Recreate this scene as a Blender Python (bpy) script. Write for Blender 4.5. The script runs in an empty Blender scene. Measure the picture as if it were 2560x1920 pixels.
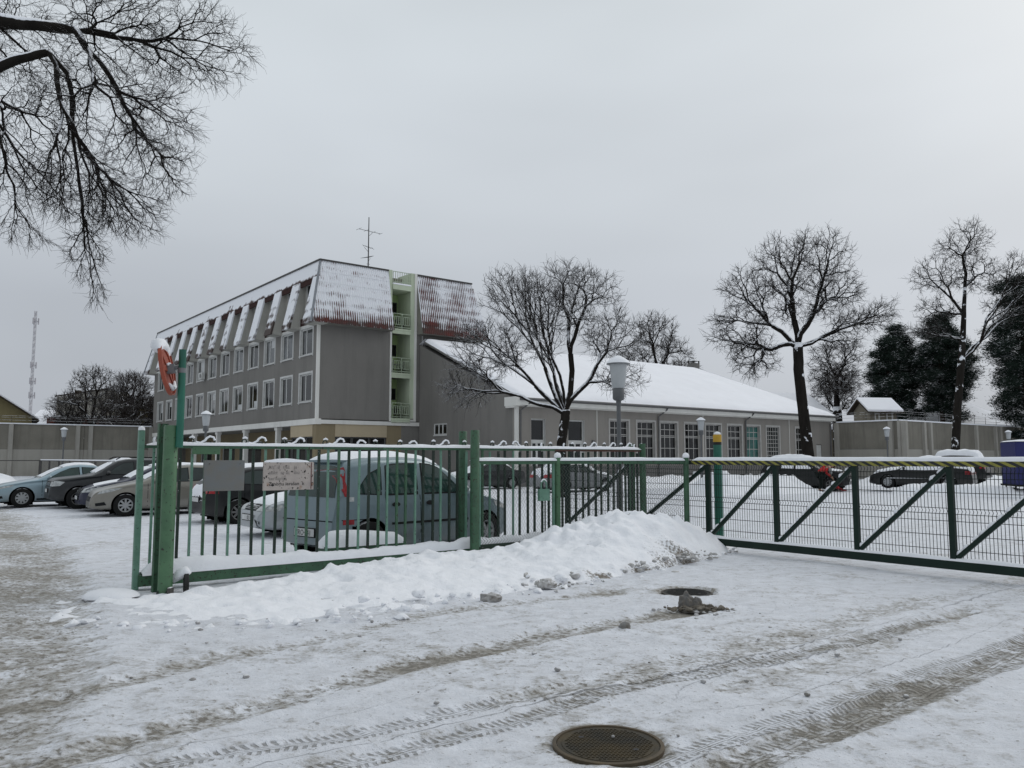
import bpy, bmesh, math, random
import numpy as np
from mathutils import Vector, Matrix, geometry
from mathutils.bvhtree import BVHTree

sc = bpy.context.scene
COL = sc.collection
PI = math.pi
R = math.radians

# ------------------------------------------------------------------ camera
cam_d = bpy.data.cameras.new('camera')
cam_d.sensor_width = 36.0
cam_d.lens = 36.0 * 2000 / 2560
cam_d.clip_end = 3000
cam = bpy.data.objects.new('camera', cam_d)
cam.location = (0, 0, 1.65)
cam.rotation_euler = (R(90 + 5.285), 0, 0)
COL.objects.link(cam)
sc.camera = cam

# ------------------------------------------------------------------ sky and sun
SUN_EL, SUN_AZ = R(38), R(55)          # azimuth measured from +Y towards +X
world = bpy.data.worlds.new('World')
sc.world = world
world.use_nodes = True
wn = world.node_tree.nodes
wl = world.node_tree.links
for n in list(wn):
    wn.remove(n)
w_out = wn.new('ShaderNodeOutputWorld')
w_bg = wn.new('ShaderNodeBackground')
w_bg.inputs['Strength'].default_value = 0.1
w_sky = wn.new('ShaderNodeTexSky')
w_sky.sky_type = 'NISHITA'
w_sky.sun_disc = False
w_sky.sun_elevation = SUN_EL
w_sky.sun_rotation = SUN_AZ
w_sky.dust_density = 6.0
w_sky.air_density = 1.0
w_tc = wn.new('ShaderNodeTexCoord')
w_sep = wn.new('ShaderNodeSeparateXYZ')
wl.new(w_tc.outputs['Generated'], w_sep.inputs[0])
w_ramp = wn.new('ShaderNodeValToRGB')          # overcast layer, by elevation only
w_ramp.color_ramp.interpolation = 'EASE'
els = w_ramp.color_ramp.elements
els[0].position = 0.0
els[0].color = (4.55, 4.86, 5.35, 1)
els[1].position = 1.0
els[1].color = (6.55, 7.0, 7.35, 1)
e = els.new(0.16); e.color = (5.05, 5.40, 5.90, 1)
e = els.new(0.34); e.color = (6.05, 6.48, 6.9, 1)
e = els.new(0.55); e.color = (6.45, 6.95, 7.3, 1)
wl.new(w_sep.outputs['Z'], w_ramp.inputs[0])
w_map = wn.new('ShaderNodeMapping')
w_map.inputs['Scale'].default_value = (1.0, 1.0, 3.2)
w_map.inputs['Rotation'].default_value = (R(12), R(18), R(40))
wl.new(w_tc.outputs['Generated'], w_map.inputs[0])
w_noise = wn.new('ShaderNodeTexNoise')
w_noise.inputs['Scale'].default_value = 1.35
w_noise.inputs['Detail'].default_value = 3.0
w_noise.inputs['Roughness'].default_value = 0.45
wl.new(w_map.outputs[0], w_noise.inputs['Vector'])
w_mr = wn.new('ShaderNodeMapRange')
w_mr.inputs['From Min'].default_value = 0.3
w_mr.inputs['From Max'].default_value = 0.72
w_mr.inputs['To Min'].default_value = 0.87
w_mr.inputs['To Max'].default_value = 1.08
wl.new(w_noise.outputs['Fac'], w_mr.inputs['Value'])
w_mul = wn.new('ShaderNodeVectorMath')
w_mul.operation = 'SCALE'
wl.new(w_ramp.outputs['Color'], w_mul.inputs[0])
wl.new(w_mr.outputs[0], w_mul.inputs['Scale'])
w_mix = wn.new('ShaderNodeMix')
w_mix.data_type = 'RGBA'
w_mix.inputs['Factor'].default_value = 0.93
wl.new(w_sky.outputs['Color'], w_mix.inputs['A'])
wl.new(w_mul.outputs[0], w_mix.inputs['B'])
wl.new(w_mix.outputs['Result'], w_bg.inputs['Color'])
wl.new(w_bg.outputs[0], w_out.inputs['Surface'])

sun_d = bpy.data.lights.new('sun', 'SUN')
sun_d.energy = 0.7
sun_d.angle = R(40)
sun_d.color = (1.0, 0.97, 0.93)
sun = bpy.data.objects.new('sun', sun_d)
sdir = Vector((math.sin(SUN_AZ) * math.cos(SUN_EL), math.cos(SUN_AZ) * math.cos(SUN_EL), math.sin(SUN_EL)))
sun.rotation_euler = sdir.to_track_quat('Z', 'Y').to_euler()
sun.location = (0, 0, 60)
COL.objects.link(sun)

sc.view_settings.view_transform = 'Standard'
sc.view_settings.look = 'None'
sc.view_settings.exposure = 0.10
sc.view_settings.gamma = 1.0
sc.view_settings.use_curve_mapping = False
sc.cycles.max_bounces = 6
sc.cycles.diffuse_bounces = 3
sc.cycles.glossy_bounces = 3
sc.cycles.transmission_bounces = 4
sc.cycles.transparent_max_bounces = 6
sc.cycles.use_denoising = True

# ------------------------------------------------------------------ frame of the place
TH = R(38.0)                                   # the yard is laid out on a grid turned by 38 degrees
E1 = Vector((math.cos(TH), math.sin(TH), 0))
E2 = Vector((-math.sin(TH), math.cos(TH), 0))


# ------------------------------------------------------------------ mesh helpers
class MB:
    def __init__(s):
        s.v = []
        s.f = []
        s.arr = []

    def add(s, vs, fs):
        o = len(s.v)
        s.v.extend([tuple(v) for v in vs])
        s.f.extend([tuple(i + o for i in f) for f in fs])
        return s

    def box(s, x0, x1, y0, y1, z0, z1):
        return s.add([(x0, y0, z0), (x1, y0, z0), (x1, y1, z0), (x0, y1, z0),
                      (x0, y0, z1), (x1, y0, z1), (x1, y1, z1), (x0, y1, z1)],
                     [(0, 3, 2, 1), (4, 5, 6, 7), (0, 1, 5, 4), (1, 2, 6, 5), (2, 3, 7, 6), (3, 0, 4, 7)])

    def cbox(s, x0, x1, y0, y1, z0, z1, c=0.01):
        """box with chamfered vertical and top edges"""
        c = min(c, (x1 - x0) * .4, (y1 - y0) * .4, (z1 - z0) * .4)
        def ring(i, z):
            a, b, d, e_ = x0 + i, x1 - i, y0 + i, y1 - i
            k = c
            return [(a + k, d, z), (b - k, d, z), (b, d + k, z), (b, e_ - k, z), (b - k, e_, z), (a + k, e_, z), (a, e_ - k, z), (a, d + k, z)]
        vs = ring(0, z0) + ring(0, z1 - c) + ring(c * .7, z1)
        fs = [tuple(range(7, -1, -1)), tuple(range(16, 24))]
        for r in (0, 8):
            for i in range(8):
                j = (i + 1) % 8
                fs.append((r + i, r + j, r + 8 + j, r + 8 + i))
        return s.add(vs, fs)

    def beam(s, p, q, w, h, up=(0, 0, 1)):
        p, q = Vector(p), Vector(q)
        d = (q - p).normalized()
        up = Vector(up)
        if abs(d.dot(up)) > .98:
            up = Vector((1, 0, 0))
        x = d.cross(up).normalized() * (w / 2)
        y = x.cross(d).normalized() * (h / 2)
        vs = [p - x - y, p + x - y, p + x + y, p - x + y, q - x - y, q + x - y, q + x + y, q - x + y]
        return s.add(vs, [(0, 3, 2, 1), (4, 5, 6, 7), (0, 1, 5, 4), (1, 2, 6, 5), (2, 3, 7, 6), (3, 0, 4, 7)])

    def tube(s, pts, r, n=8, caps=True, closed=False):
        pts = [Vector(p) for p in pts]
        m = len(pts)
        rs = r if isinstance(r, (list, tuple)) else [r] * m
        vs, fs = [], []
        ref = None
        for i, p in enumerate(pts):
            if closed:
                d = pts[(i + 1) % m] - pts[i - 1]
            else:
                d = pts[min(i + 1, m - 1)] - pts[max(i - 1, 0)]
            d.normalize()
            if ref is None:
                ref = Vector((0, 0, 1)) if abs(d.z) < .9 else Vector((1, 0, 0))
            x = d.cross(ref)
            if x.length < 1e-4:
                x = d.orthogonal()
            x.normalize()
            y = x.cross(d).normalized()
            ref = y
            for k in range(n):
                a = 2 * PI * k / n
                vs.append(p + x * (math.cos(a) * rs[i]) + y * (math.sin(a) * rs[i]))
        for i in range(m if closed else m - 1):
            j = (i + 1) % m
            for k in range(n):
                l = (k + 1) % n
                fs.append((i * n + k, j * n + k, j * n + l, i * n + l))
        if caps and not closed:
            fs.append(tuple(range(n)))
            fs.append(tuple((m - 1) * n + k for k in reversed(range(n))))
        return s.add(vs, fs)

    def lathe(s, prof, n=24, c=(0, 0, 0), axis='z', a0=0.0, cap=True):
        vs, fs = [], []
        m = len(prof)
        for (r, z) in prof:
            for k in range(n):
                a = a0 + 2 * PI * k / n
                if axis == 'z':
                    vs.append((c[0] + r * math.cos(a), c[1] + r * math.sin(a), c[2] + z))
                elif axis == 'y':
                    vs.append((c[0] + r * math.cos(a), c[1] + z, c[2] - r * math.sin(a)))
                else:
                    vs.append((c[0] + z, c[1] + r * math.cos(a), c[2] + r * math.sin(a)))
        for i in range(m - 1):
            for k in range(n):
                l = (k + 1) % n
                fs.append((i * n + k, i * n + l, (i + 1) * n + l, (i + 1) * n + k))
        if cap and prof[0][0] > 1e-5:
            fs.append(tuple(reversed(range(n))))
        if cap and prof[-1][0] > 1e-5:
            fs.append(tuple((m - 1) * n + k for k in range(n)))
        return s.add(vs, fs)

    def prism(s, poly, off):
        """polygon of 3D points extruded by vector off"""
        off = Vector(off)
        a = [Vector(p) for p in poly]
        n = len(a)
        vs = a + [p + off for p in a]
        fs = [tuple(reversed(range(n))), tuple(range(n, 2 * n))]
        for i in range(n):
            j = (i + 1) % n
            fs.append((i, j, n + j, n + i))
        return s.add(vs, fs)

    def quad(s, a, b, c, d):
        return s.add([a, b, c, d], [(0, 1, 2, 3)])

    def build(s, name, m, parent=None, smooth=False, loc=None, rotz=None, recalc=True):
        me = bpy.data.meshes.new(name)
        me.from_pydata(s.v, [], s.f)
        if recalc and len(s.f) < 60000:
            bm = bmesh.new()
            bm.from_mesh(me)
            bmesh.ops.recalc_face_normals(bm, faces=bm.faces)
            bm.to_mesh(me)
            bm.free()
        return link(name, me, m, parent, smooth, loc, rotz)


def link(name, me, m, parent=None, smooth=False, loc=None, rotz=None):
    if m is not None:
        for mm in (m if isinstance(m, (list, tuple)) else [m]):
            me.materials.append(mm)
    if smooth:
        me.polygons.foreach_set('use_smooth', [True] * len(me.polygons))
        if smooth != 'full':
            try:
                me.set_sharp_from_angle(angle=R(40))
            except Exception:
                pass
    o = bpy.data.objects.new(name, me)
    COL.objects.link(o)
    if parent is not None:
        o.parent = parent
    if loc is not None:
        o.location = loc
    if rotz is not None:
        o.rotation_euler = (0, 0, rotz)
    return o


def fast_mesh(name, verts, faces, m, parent=None, smooth=False, attrs=None):
    """verts (N,3) array, faces (M,k) array"""
    me = bpy.data.meshes.new(name)
    nv, nf, k = len(verts), len(faces), faces.shape[1]
    me.vertices.add(nv)
    me.vertices.foreach_set('co', np.ascontiguousarray(verts, dtype=np.float32).ravel())
    me.loops.add(nf * k)
    me.loops.foreach_set('vertex_index', np.ascontiguousarray(faces, dtype=np.int32).ravel())
    me.polygons.add(nf)
    me.polygons.foreach_set('loop_start', np.arange(0, nf * k, k, dtype=np.int32))
    me.polygons.foreach_set('loop_total', np.full(nf, k, dtype=np.int32))
    if smooth:
        me.polygons.foreach_set('use_smooth', np.ones(nf, dtype=bool))
    me.update(calc_edges=True)
    me.validate()
    if attrs:
        for an, av in attrs.items():
            a = me.attributes.new(an, 'FLOAT', 'POINT')
            a.data.foreach_set('value', np.ascontiguousarray(av, dtype=np.float32))
    return link(name, me, m, parent)


def thing(name, label, cat, loc=(0, 0, 0), rotz=0.0, group=None):
    o = bpy.data.objects.new(name, None)
    o.empty_display_size = .2
    COL.objects.link(o)
    o.location = loc
    o.rotation_euler = (0, 0, rotz)
    return tag(o, label, cat, group)


def tag(o, label=None, cat=None, group=None, kind=None):
    if label: o['label'] = label
    if cat: o['category'] = cat
    if group: o['group'] = group
    if kind: o['kind'] = kind
    return o


def copy_tree(o, parent=None):
    c = o.copy()
    COL.objects.link(c)
    if parent is not None:
        c.parent = parent
    for ch in list(o.children):
        copy_tree(ch, c)
    return c


# ------------------------------------------------------------------ numpy noise
def _hash(ix, iy, seed):
    h = (ix.astype(np.int64) * 374761393 + iy.astype(np.int64) * 668265263 + seed * 982451653) & 0xffffffff
    h = ((h ^ (h >> 13)) * 1274126177) & 0xffffffff
    return ((h ^ (h >> 16)) & 0xffff) / 65535.0


def vnoise(x, y, seed=0):
    ix, iy = np.floor(x), np.floor(y)
    fx, fy = x - ix, y - iy
    fx = fx * fx * (3 - 2 * fx)
    fy = fy * fy * (3 - 2 * fy)
    a = _hash(ix, iy, seed); b = _hash(ix + 1, iy, seed)
    c = _hash(ix, iy + 1, seed); d = _hash(ix + 1, iy + 1, seed)
    return (a * (1 - fx) + b * fx) * (1 - fy) + (c * (1 - fx) + d * fx) * fy


def fbm(x, y, seed=0, oct=4, gain=.5):
    t, a, n = 0, 1.0, 0
    for i in range(oct):
        t = t + a * (vnoise(x * 2 ** i + 17.3 * i, y * 2 ** i - 9.1 * i, seed + i) - .5)
        n += a
        a *= gain
    return t / n * 2          # about -1..1


# ------------------------------------------------------------------ materials
def new_mat(name):
    m = bpy.data.materials.new(name)
    m.use_nodes = True
    nt = m.node_tree
    b = nt.nodes['Principled BSDF']
    return m, nt, b


def N(nt, t, **kw):
    n = nt.nodes.new(t)
    for k, v in kw.items():
        if k in n.inputs:
            n.inputs[k].default_value = v
        else:
            setattr(n, k, v)
    return n


def tex_noise(nt, scale, detail=4, rough=.55, coord='Object', stretch=None, distort=0.0):
    tc = N(nt, 'ShaderNodeTexCoord')
    src = tc.outputs[coord]
    if stretch:
        mp = N(nt, 'ShaderNodeMapping')
        mp.inputs['Scale'].default_value = stretch
        nt.links.new(src, mp.inputs[0])
        src = mp.outputs[0]
    n = N(nt, 'ShaderNodeTexNoise', Scale=scale, Detail=detail, Roughness=rough, Distortion=distort)
    nt.links.new(src, n.inputs['Vector'])
    return n.outputs['Fac']


def ramp(nt, fac, stops):
    r = N(nt, 'ShaderNodeValToRGB')
    el = r.color_ramp.elements
    while len(el) < len(stops):
        el.new(.5)
    for e_, (p, c) in zip(el, stops):
        e_.position = p
        e_.color = (c[0], c[1], c[2], 1) if isinstance(c, (tuple, list)) else (c, c, c, 1)
    nt.links.new(fac, r.inputs[0])
    return r.outputs['Color']


def mix(nt, fac, a, b):
    m = N(nt, 'ShaderNodeMix', data_type='RGBA')
    for s, v in (('Factor', fac), ('A', a), ('B', b)):
        if hasattr(v, 'node'):
            nt.links.new(v, m.inputs[s])
        elif s == 'Factor':
            m.inputs[s].default_value = v
        else:
            m.inputs[s].default_value = (v[0], v[1], v[2], 1)
    return m.outputs['Result']


def math_n(nt, op, a, b=None, clamp=False):
    m = N(nt, 'ShaderNodeMath', operation=op)
    m.use_clamp = clamp
    for i, v in enumerate((a, b)):
        if v is None:
            continue
        if hasattr(v, 'node'):
            nt.links.new(v, m.inputs[i])
        else:
            m.inputs[i].default_value = v
    return m.outputs[0]


def mrange(nt, v, a, b, c=0.0, d=1.0):
    m = N(nt, 'ShaderNodeMapRange')
    m.clamp = True
    for i, x in enumerate((a, b, c, d)):
        m.inputs[i + 1].default_value = x
    nt.links.new(v, m.inputs[0])
    return m.outputs[0]


def bump(nt, b, h, strength=.3, dist=.02):
    n = N(nt, 'ShaderNodeBump', Strength=strength, Distance=dist)
    nt.links.new(h, n.inputs['Height'])
    nt.links.new(n.outputs[0], b.inputs['Normal'])


SNOW = (.87, .885, .92)


def up_snow(nt, col, lo=.35, hi=.75, amt=1.0, scale=3.0, spread=.5, coord='Object'):
    """snow lying on whatever faces up"""
    g = N(nt, 'ShaderNodeNewGeometry')
    sp = N(nt, 'ShaderNodeSeparateXYZ')
    nt.links.new(g.outputs['Normal'], sp.inputs[0])
    ns = tex_noise(nt, scale, 4, .6, coord)
    ns = mrange(nt, ns, .3, .7, -spread, spread)
    z = math_n(nt, 'ADD', sp.outputs['Z'], ns)
    f = mrange(nt, z, lo, hi, 0, amt)
    return mix(nt, f, col, SNOW), f


def paint(name, c, c2=None, rough=.5, metal=0.0, nscale=3.0, chips=None, chip_amt=.62, snow=None, bmp=0.0, coat=0.0, spec=.5, stretch=None):
    m, nt, b = new_mat(name)
    c2 = c2 or tuple(x * .75 for x in c)
    f = tex_noise(nt, nscale, 5, .6, stretch=stretch)
    col = mix(nt, mrange(nt, f, .3, .7), c, c2)
    if chips:
        f2 = tex_noise(nt, nscale * 7, 3, .6)
        col = mix(nt, mrange(nt, f2, chip_amt, chip_amt + .04), col, chips)
    if snow:
        col, _ = up_snow(nt, col, *snow)
    nt.links.new(col, b.inputs['Base Color'])
    b.inputs['Roughness'].default_value = rough
    b.inputs['Metallic'].default_value = metal
    b.inputs['Coat Weight'].default_value = coat
    b.inputs['Specular IOR Level'].default_value = spec
    if bmp:
        bump(nt, b, tex_noise(nt, nscale * 12, 4, .6), bmp, .01)
    return m


M = {}
# snow, piled and lying
def snow_mat(name, c=SNOW, nsc=6.0, bmp=.35, dirt=None):
    m, nt, b = new_mat(name)
    f = tex_noise(nt, nsc, 6, .6)
    col = mix(nt, mrange(nt, f, .25, .75), c, tuple(x * .93 for x in c))
    if dirt:
        at = N(nt, 'ShaderNodeAttribute', attribute_name='dirt')
        f2 = tex_noise(nt, 26.0, 5, .65)
        a = math_n(nt, 'ADD', at.outputs['Fac'], mrange(nt, f2, .3, .7, -.45, .45))
        col = mix(nt, mrange(nt, a, .35, .8), col, dirt)
    nt.links.new(col, b.inputs['Base Color'])
    b.inputs['Roughness'].default_value = .75
    b.inputs['Specular IOR Level'].default_value = .25
    f3 = tex_noise(nt, nsc * 5, 6, .62)
    bump(nt, b, f3, bmp, .03)
    return m


M['snow'] = snow_mat('snow')
M['snow_bank'] = snow_mat('snow_bank', (.87, .885, .92), 3.4, .62, (.16, .14, .115))
M['snow_roof'] = snow_mat('snow_roof', (.88, .89, .93), .6, .12)


def ground_mat():
    m, nt, b = new_mat('trampled_snow')
    at = N(nt, 'ShaderNodeAttribute', attribute_name='dirt').outputs['Fac']
    ad = N(nt, 'ShaderNodeAttribute', attribute_name='trk_d').outputs['Fac']
    al = N(nt, 'ShaderNodeAttribute', attribute_name='trk_l').outputs['Fac']
    ast = N(nt, 'ShaderNodeAttribute', attribute_name='trk_s').outputs['Fac']
    big = tex_noise(nt, .55, 5, .6, 'Object')
    mid = tex_noise(nt, 4.2, 7, .66, 'Object', stretch=(1.0, 1.25, 1))
    fine = tex_noise(nt, 19.0, 6, .68, 'Object', stretch=(1.0, 1.2, 1))
    speck = tex_noise(nt, 34.0, 3, .6, 'Object')
    snow_c = mix(nt, mrange(nt, mid, .3, .7), (.80, .825, .88), (.62, .635, .67))
    # broad slush stain
    s1 = math_n(nt, 'ADD', at, mrange(nt, big, .35, .7, -.20, .36))
    s1 = math_n(nt, 'ADD', s1, mrange(nt, mid, .3, .7, -.34, .34))
    s1 = math_n(nt, 'ADD', s1, mrange(nt, fine, .32, .68, -.36, .36))
    f1 = mrange(nt, s1, .22, .95, 0, .92)
    col = mix(nt, f1, snow_c, (.285, .265, .225))
    # clots and grit
    cl = math_n(nt, 'ADD', fine, math_n(nt, 'MULTIPLY', at, .16))
    f2 = mrange(nt, cl, .625, .70, 0, .8)
    col = mix(nt, f2, col, (.19, .175, .15))
    f3 = mrange(nt, speck, .675, .73, 0, .8)
    col = mix(nt, f3, col, (.10, .095, .085))
    # pressed tread
    aa = math_n(nt, 'ABSOLUTE', ad)
    inside = mrange(nt, aa, .8, 1.0, 1, 0)
    inside = math_n(nt, 'MULTIPLY', inside, ast)
    ph = math_n(nt, 'ADD', math_n(nt, 'MULTIPLY', math_n(nt, 'ADD', al, math_n(nt, 'MULTIPLY', mid, .06)), 2 * PI / .052), math_n(nt, 'MULTIPLY', aa, 3.5))
    w = math_n(nt, 'SINE', ph)
    lug = mrange(nt, w, -.1, .35)
    lug = math_n(nt, 'MULTIPLY', lug, mrange(nt, aa, .28, .36))
    groove = mrange(nt, math_n(nt, 'SINE', math_n(nt, 'MULTIPLY', ad, 26.0)), .55, .8)
    groove = math_n(nt, 'MULTIPLY', groove, mrange(nt, aa, .26, .32, 1, 0))
    tread = math_n(nt, 'MULTIPLY', math_n(nt, 'MAXIMUM', lug, groove), inside)
    wob = mrange(nt, mid, .28, .48)
    tread = math_n(nt, 'MULTIPLY', tread, wob)
    tread = math_n(nt, 'MULTIPLY', tread, mrange(nt, fine, .30, .55))
    col = mix(nt, math_n(nt, 'MULTIPLY', tread, .62), col, (.19, .175, .145))
    nt.links.new(col, b.inputs['Base Color'])
    b.inputs['Roughness'].default_value = .7
    b.inputs['Specular IOR Level'].default_value = .3
    h = math_n(nt, 'ADD', math_n(nt, 'MULTIPLY', mid, .55), math_n(nt, 'MULTIPLY', fine, .55))
    h = math_n(nt, 'SUBTRACT', h, math_n(nt, 'MULTIPLY', tread, .5))
    h = math_n(nt, 'SUBTRACT', h, math_n(nt, 'MULTIPLY', f2, .12))
    bump(nt, b, h, .95, .06)
    return m


M['ground'] = ground_mat()
# facade
def wall_mat(name, c, stain=.25, streak=True, bmp=.25, sc_=.35):
    m, nt, b = new_mat(name)
    f = tex_noise(nt, sc_, 6, .6)
    col = mix(nt, mrange(nt, f, .3, .7), c, tuple(x * (1 - stain * .6) for x in c))
    if streak:
        f2 = tex_noise(nt, 1.2, 5, .65, stretch=(1.5, 1.5, .14))
        col = mix(nt, mrange(nt, f2, .48, .75, 0, stain), col, tuple(x * .35 for x in c))
    f3 = tex_noise(nt, 40, 3, .6)
    col = mix(nt, mrange(nt, f3, .35, .65, 0, .22), col, tuple(min(1, x * 1.5) for x in c))
    nt.links.new(col, b.inputs['Base Color'])
    b.inputs['Roughness'].default_value = .9
    b.inputs['Specular IOR Level'].default_value = .2
    if bmp:
        bump(nt, b, f3, bmp, .01)
    return m


M['render_main'] = wall_mat('grey_render', (.205, .196, .182), .34)
M['render_annex'] = wall_mat('grey_render_annex', (.265, .248, .226), .24)
M['plinth'] = wall_mat('plinth_render', (.16, .155, .148), .2)
M['trim'] = wall_mat('white_trim', (.70, .69, .65), .2, bmp=.1)
M['beige'] = wall_mat('beige_panel', (.43, .36, .25), .12, bmp=.1)
M['tan'] = wall_mat('tan_wall', (.25, .205, .13), .2)
M['mint_wall'] = wall_mat('mint_plaster', (.52, .58, .44), .3, bmp=.1)
M['green_wall'] = wall_mat('green_plaster', (.36, .48, .22), .2, bmp=.1)
M['soffit'] = wall_mat('soffit_boards', (.235, .225, .20), .5, streak=False, sc_=1.5)
M['cheek'] = wall_mat('dormer_cheek', (.46, .45, .41), .5, sc_=.8)
M['concrete_up'] = wall_mat('stained_concrete', (.25, .235, .20), .8, sc_=.25)
M['concrete_lo'] = wall_mat('pale_concrete', (.35, .335, .30), .3, sc_=.25)
M['pilaster'] = wall_mat('pilaster_concrete', (.37, .355, .32), .5)
M['olive_wall'] = wall_mat('olive_render', (.20, .17, .09), .3)
M['brick_wall'] = wall_mat('red_brick_far', (.15, .045, .035), .4)
M['hut_wall'] = wall_mat('hut_render', (.21, .19, .15), .35)
M['dark_board'] = wall_mat('dark_boarding', (.05, .04, .03), .3)


def glass_mat(name, c, rough=.05):
    m, nt, b = new_mat(name)
    f = tex_noise(nt, 1.1, 3, .6)
    nt.links.new(mix(nt, mrange(nt, f, .4, .65), c, tuple(x * .35 for x in c)), b.inputs['Base Color'])
    b.inputs['Roughness'].default_value = rough
    b.inputs['Specular IOR Level'].default_value = .5
    return m


M['pane'] = glass_mat('window_glass', (.05, .055, .055))
M['pane_dark'] = glass_mat('dark_glass', (.010, .011, .011))
M['pane_light'] = glass_mat('painted_sky_glass', (.11, .12, .125), .06)  # pale grey base colour paints in the sky's reflection on these panes
M['pane_green'] = glass_mat('curtained_glass', (.02, .12, .10))
M['curtain'] = paint('white_blind', (.55, .56, .56), rough=.8)
M['frame_white'] = paint('white_window_frame', (.58, .585, .57), (.47, .47, .45), .5)
M['frame_grey'] = paint('weathered_window_frame', (.46, .45, .43), (.36, .35, .33), .6)
M['dark_metal'] = paint('dark_metal', (.035, .035, .035), (.06, .055, .05), .6, snow=(.6, .95))
M['grey_metal'] = paint('grey_metal', (.20, .21, .22), (.14, .145, .15), .5)
M['zinc'] = paint('zinc_flashing', (.26, .28, .30), (.18, .19, .21), .5)
M['pipe'] = paint('downpipe_grey', (.13, .13, .13), rough=.6)
M['pipe_white'] = paint('downpipe_white', (.42, .42, .41), rough=.6)
M['rail_pale'] = paint('pale_green_railing', (.42, .50, .38), (.30, .34, .25), .6)
M['lamp_glass'] = paint('milk_glass', (.46, .48, .49), (.36, .38, .39), .35, snow=(.5, .8))
M['lamp_pole'] = paint('lamp_pole_grey', (.085, .09, .095), (.12, .125, .13), .55)


def roof_sheet_mat(name, snow_bias, red=(.12, .022, .018), stripe=-.38, z0=10.2, z1=11.0, low=-.75):
    m, nt, b = new_mat(name)
    tc = N(nt, 'ShaderNodeTexCoord')
    geo = N(nt, 'ShaderNodeNewGeometry')
    sp = N(nt, 'ShaderNodeSeparateXYZ')
    nt.links.new(geo.outputs['Position'], sp.inputs[0])
    a = tex_noise(nt, .45, 6, .62)
    patch = tex_noise(nt, 1.3, 6, .65)
    rowf = N(nt, 'ShaderNodeTexWave', wave_type='BANDS', bands_direction='Z', Scale=.55, Distortion=1.2, Detail=3.0)
    rowf.inputs['Detail Scale'].default_value = 2.0
    nt.links.new(tc.outputs['Object'], rowf.inputs['Vector'])
    h = mrange(nt, sp.outputs['Z'], z0, z1, low, .0)
    h = math_n(nt, 'ADD', h, mrange(nt, sp.outputs['Z'], 11.0, 14.0, 0, .25))
    s = math_n(nt, 'ADD', h, mrange(nt, a, .3, .7, -.35, .35))
    s = math_n(nt, 'ADD', s, mrange(nt, patch, .3, .7, -.35, .35))
    s = math_n(nt, 'ADD', s, mrange(nt, rowf.outputs['Fac'], 0, 1, -.10, .14))
    so = N(nt, 'ShaderNodeSeparateXYZ')
    nt.links.new(tc.outputs['Object'], so.inputs[0])
    cw = math_n(nt, 'SINE', math_n(nt, 'MULTIPLY', so.outputs['X'], 2 * PI / .155))
    s = math_n(nt, 'ADD', s, math_n(nt, 'MULTIPLY', cw, stripe))
    f = mrange(nt, math_n(nt, 'ADD', s, snow_bias), -.14, .14, 0, .93)
    base = mix(nt, mrange(nt, patch, .30, .58), red, (.060, .036, .031))
    col = mix(nt, f, base, SNOW)
    nt.links.new(col, b.inputs['Base Color'])
    b.inputs['Roughness'].default_value = .8
    return m


M['sheet'] = roof_sheet_mat('corrugated_sheet', .26)
M['sheet_bare'] = roof_sheet_mat('corrugated_sheet_thawed', -.02)
M['sheet_fin'] = roof_sheet_mat('fin_sheet', .16, (.075, .06, .053), 0.0, 10.1, 10.7, -.4)
M['sheet_band'] = roof_sheet_mat('band_sheet', .34, (.075, .042, .036), 0.0, 13.1, 13.75, -.72)
M['red_sheet'] = paint('red_sheet', (.050, .022, .019), (.030, .017, .015), .85, spec=.15)

# green ironwork
M['mint'] = paint('mint_paint', (.15, .285, .215), (.085, .19, .135), .5, chips=(.025, .028, .022), chip_amt=.64, nscale=5)
M['green'] = paint('green_paint', (.048, .128, .066), (.026, .072, .040), .55, chips=(.022, .015, .010), chip_amt=.60, nscale=5)
M['green_dk'] = paint('dark_green_paint', (.020, .042, .029), (.030, .036, .032), .6, chips=(.30, .31, .31), chip_amt=.67, nscale=6, spec=.2)
M['green_lt'] = paint('light_green_paint', (.075, .175, .085), (.04, .105, .05), .5, chips=(.018, .014, .010), chip_amt=.63, nscale=4, coat=.15)
M['teal'] = paint('teal_paint', (.012, .13, .085), (.009, .095, .065), .35)
M['gate_green'] = paint('gate_green', (.007, .018, .014), (.010, .025, .018), .55, snow=(.85, 1.2), spec=.22)
M['wire'] = paint('dark_wire', (.014, .020, .017), rough=.6, spec=.2)
M['link_wire'] = paint('galvanised_wire', (.10, .115, .105), (.06, .065, .06), .5)
M['rust_red'] = paint('faded_red_paint', (.36, .075, .035), (.25, .055, .035), .6, chips=(.6, .6, .62), chip_amt=.69, nscale=4)
M['rusty'] = paint('rusty_iron', (.09, .03, .02), (.05, .025, .02), .8)
M['yellow'] = paint('yellow_paint', (.55, .33, .02), (.42, .25, .02), .5)
M['black'] = paint('black_rubber', (.012, .012, .012), rough=.7)
M['grey_sign'] = paint('grey_sign_plate', (.15, .165, .175), (.165, .155, .135), .7, nscale=5)
M['stone'] = paint('concrete_footing', (.08, .075, .07), rough=.9, snow=(.2, .5))


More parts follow.
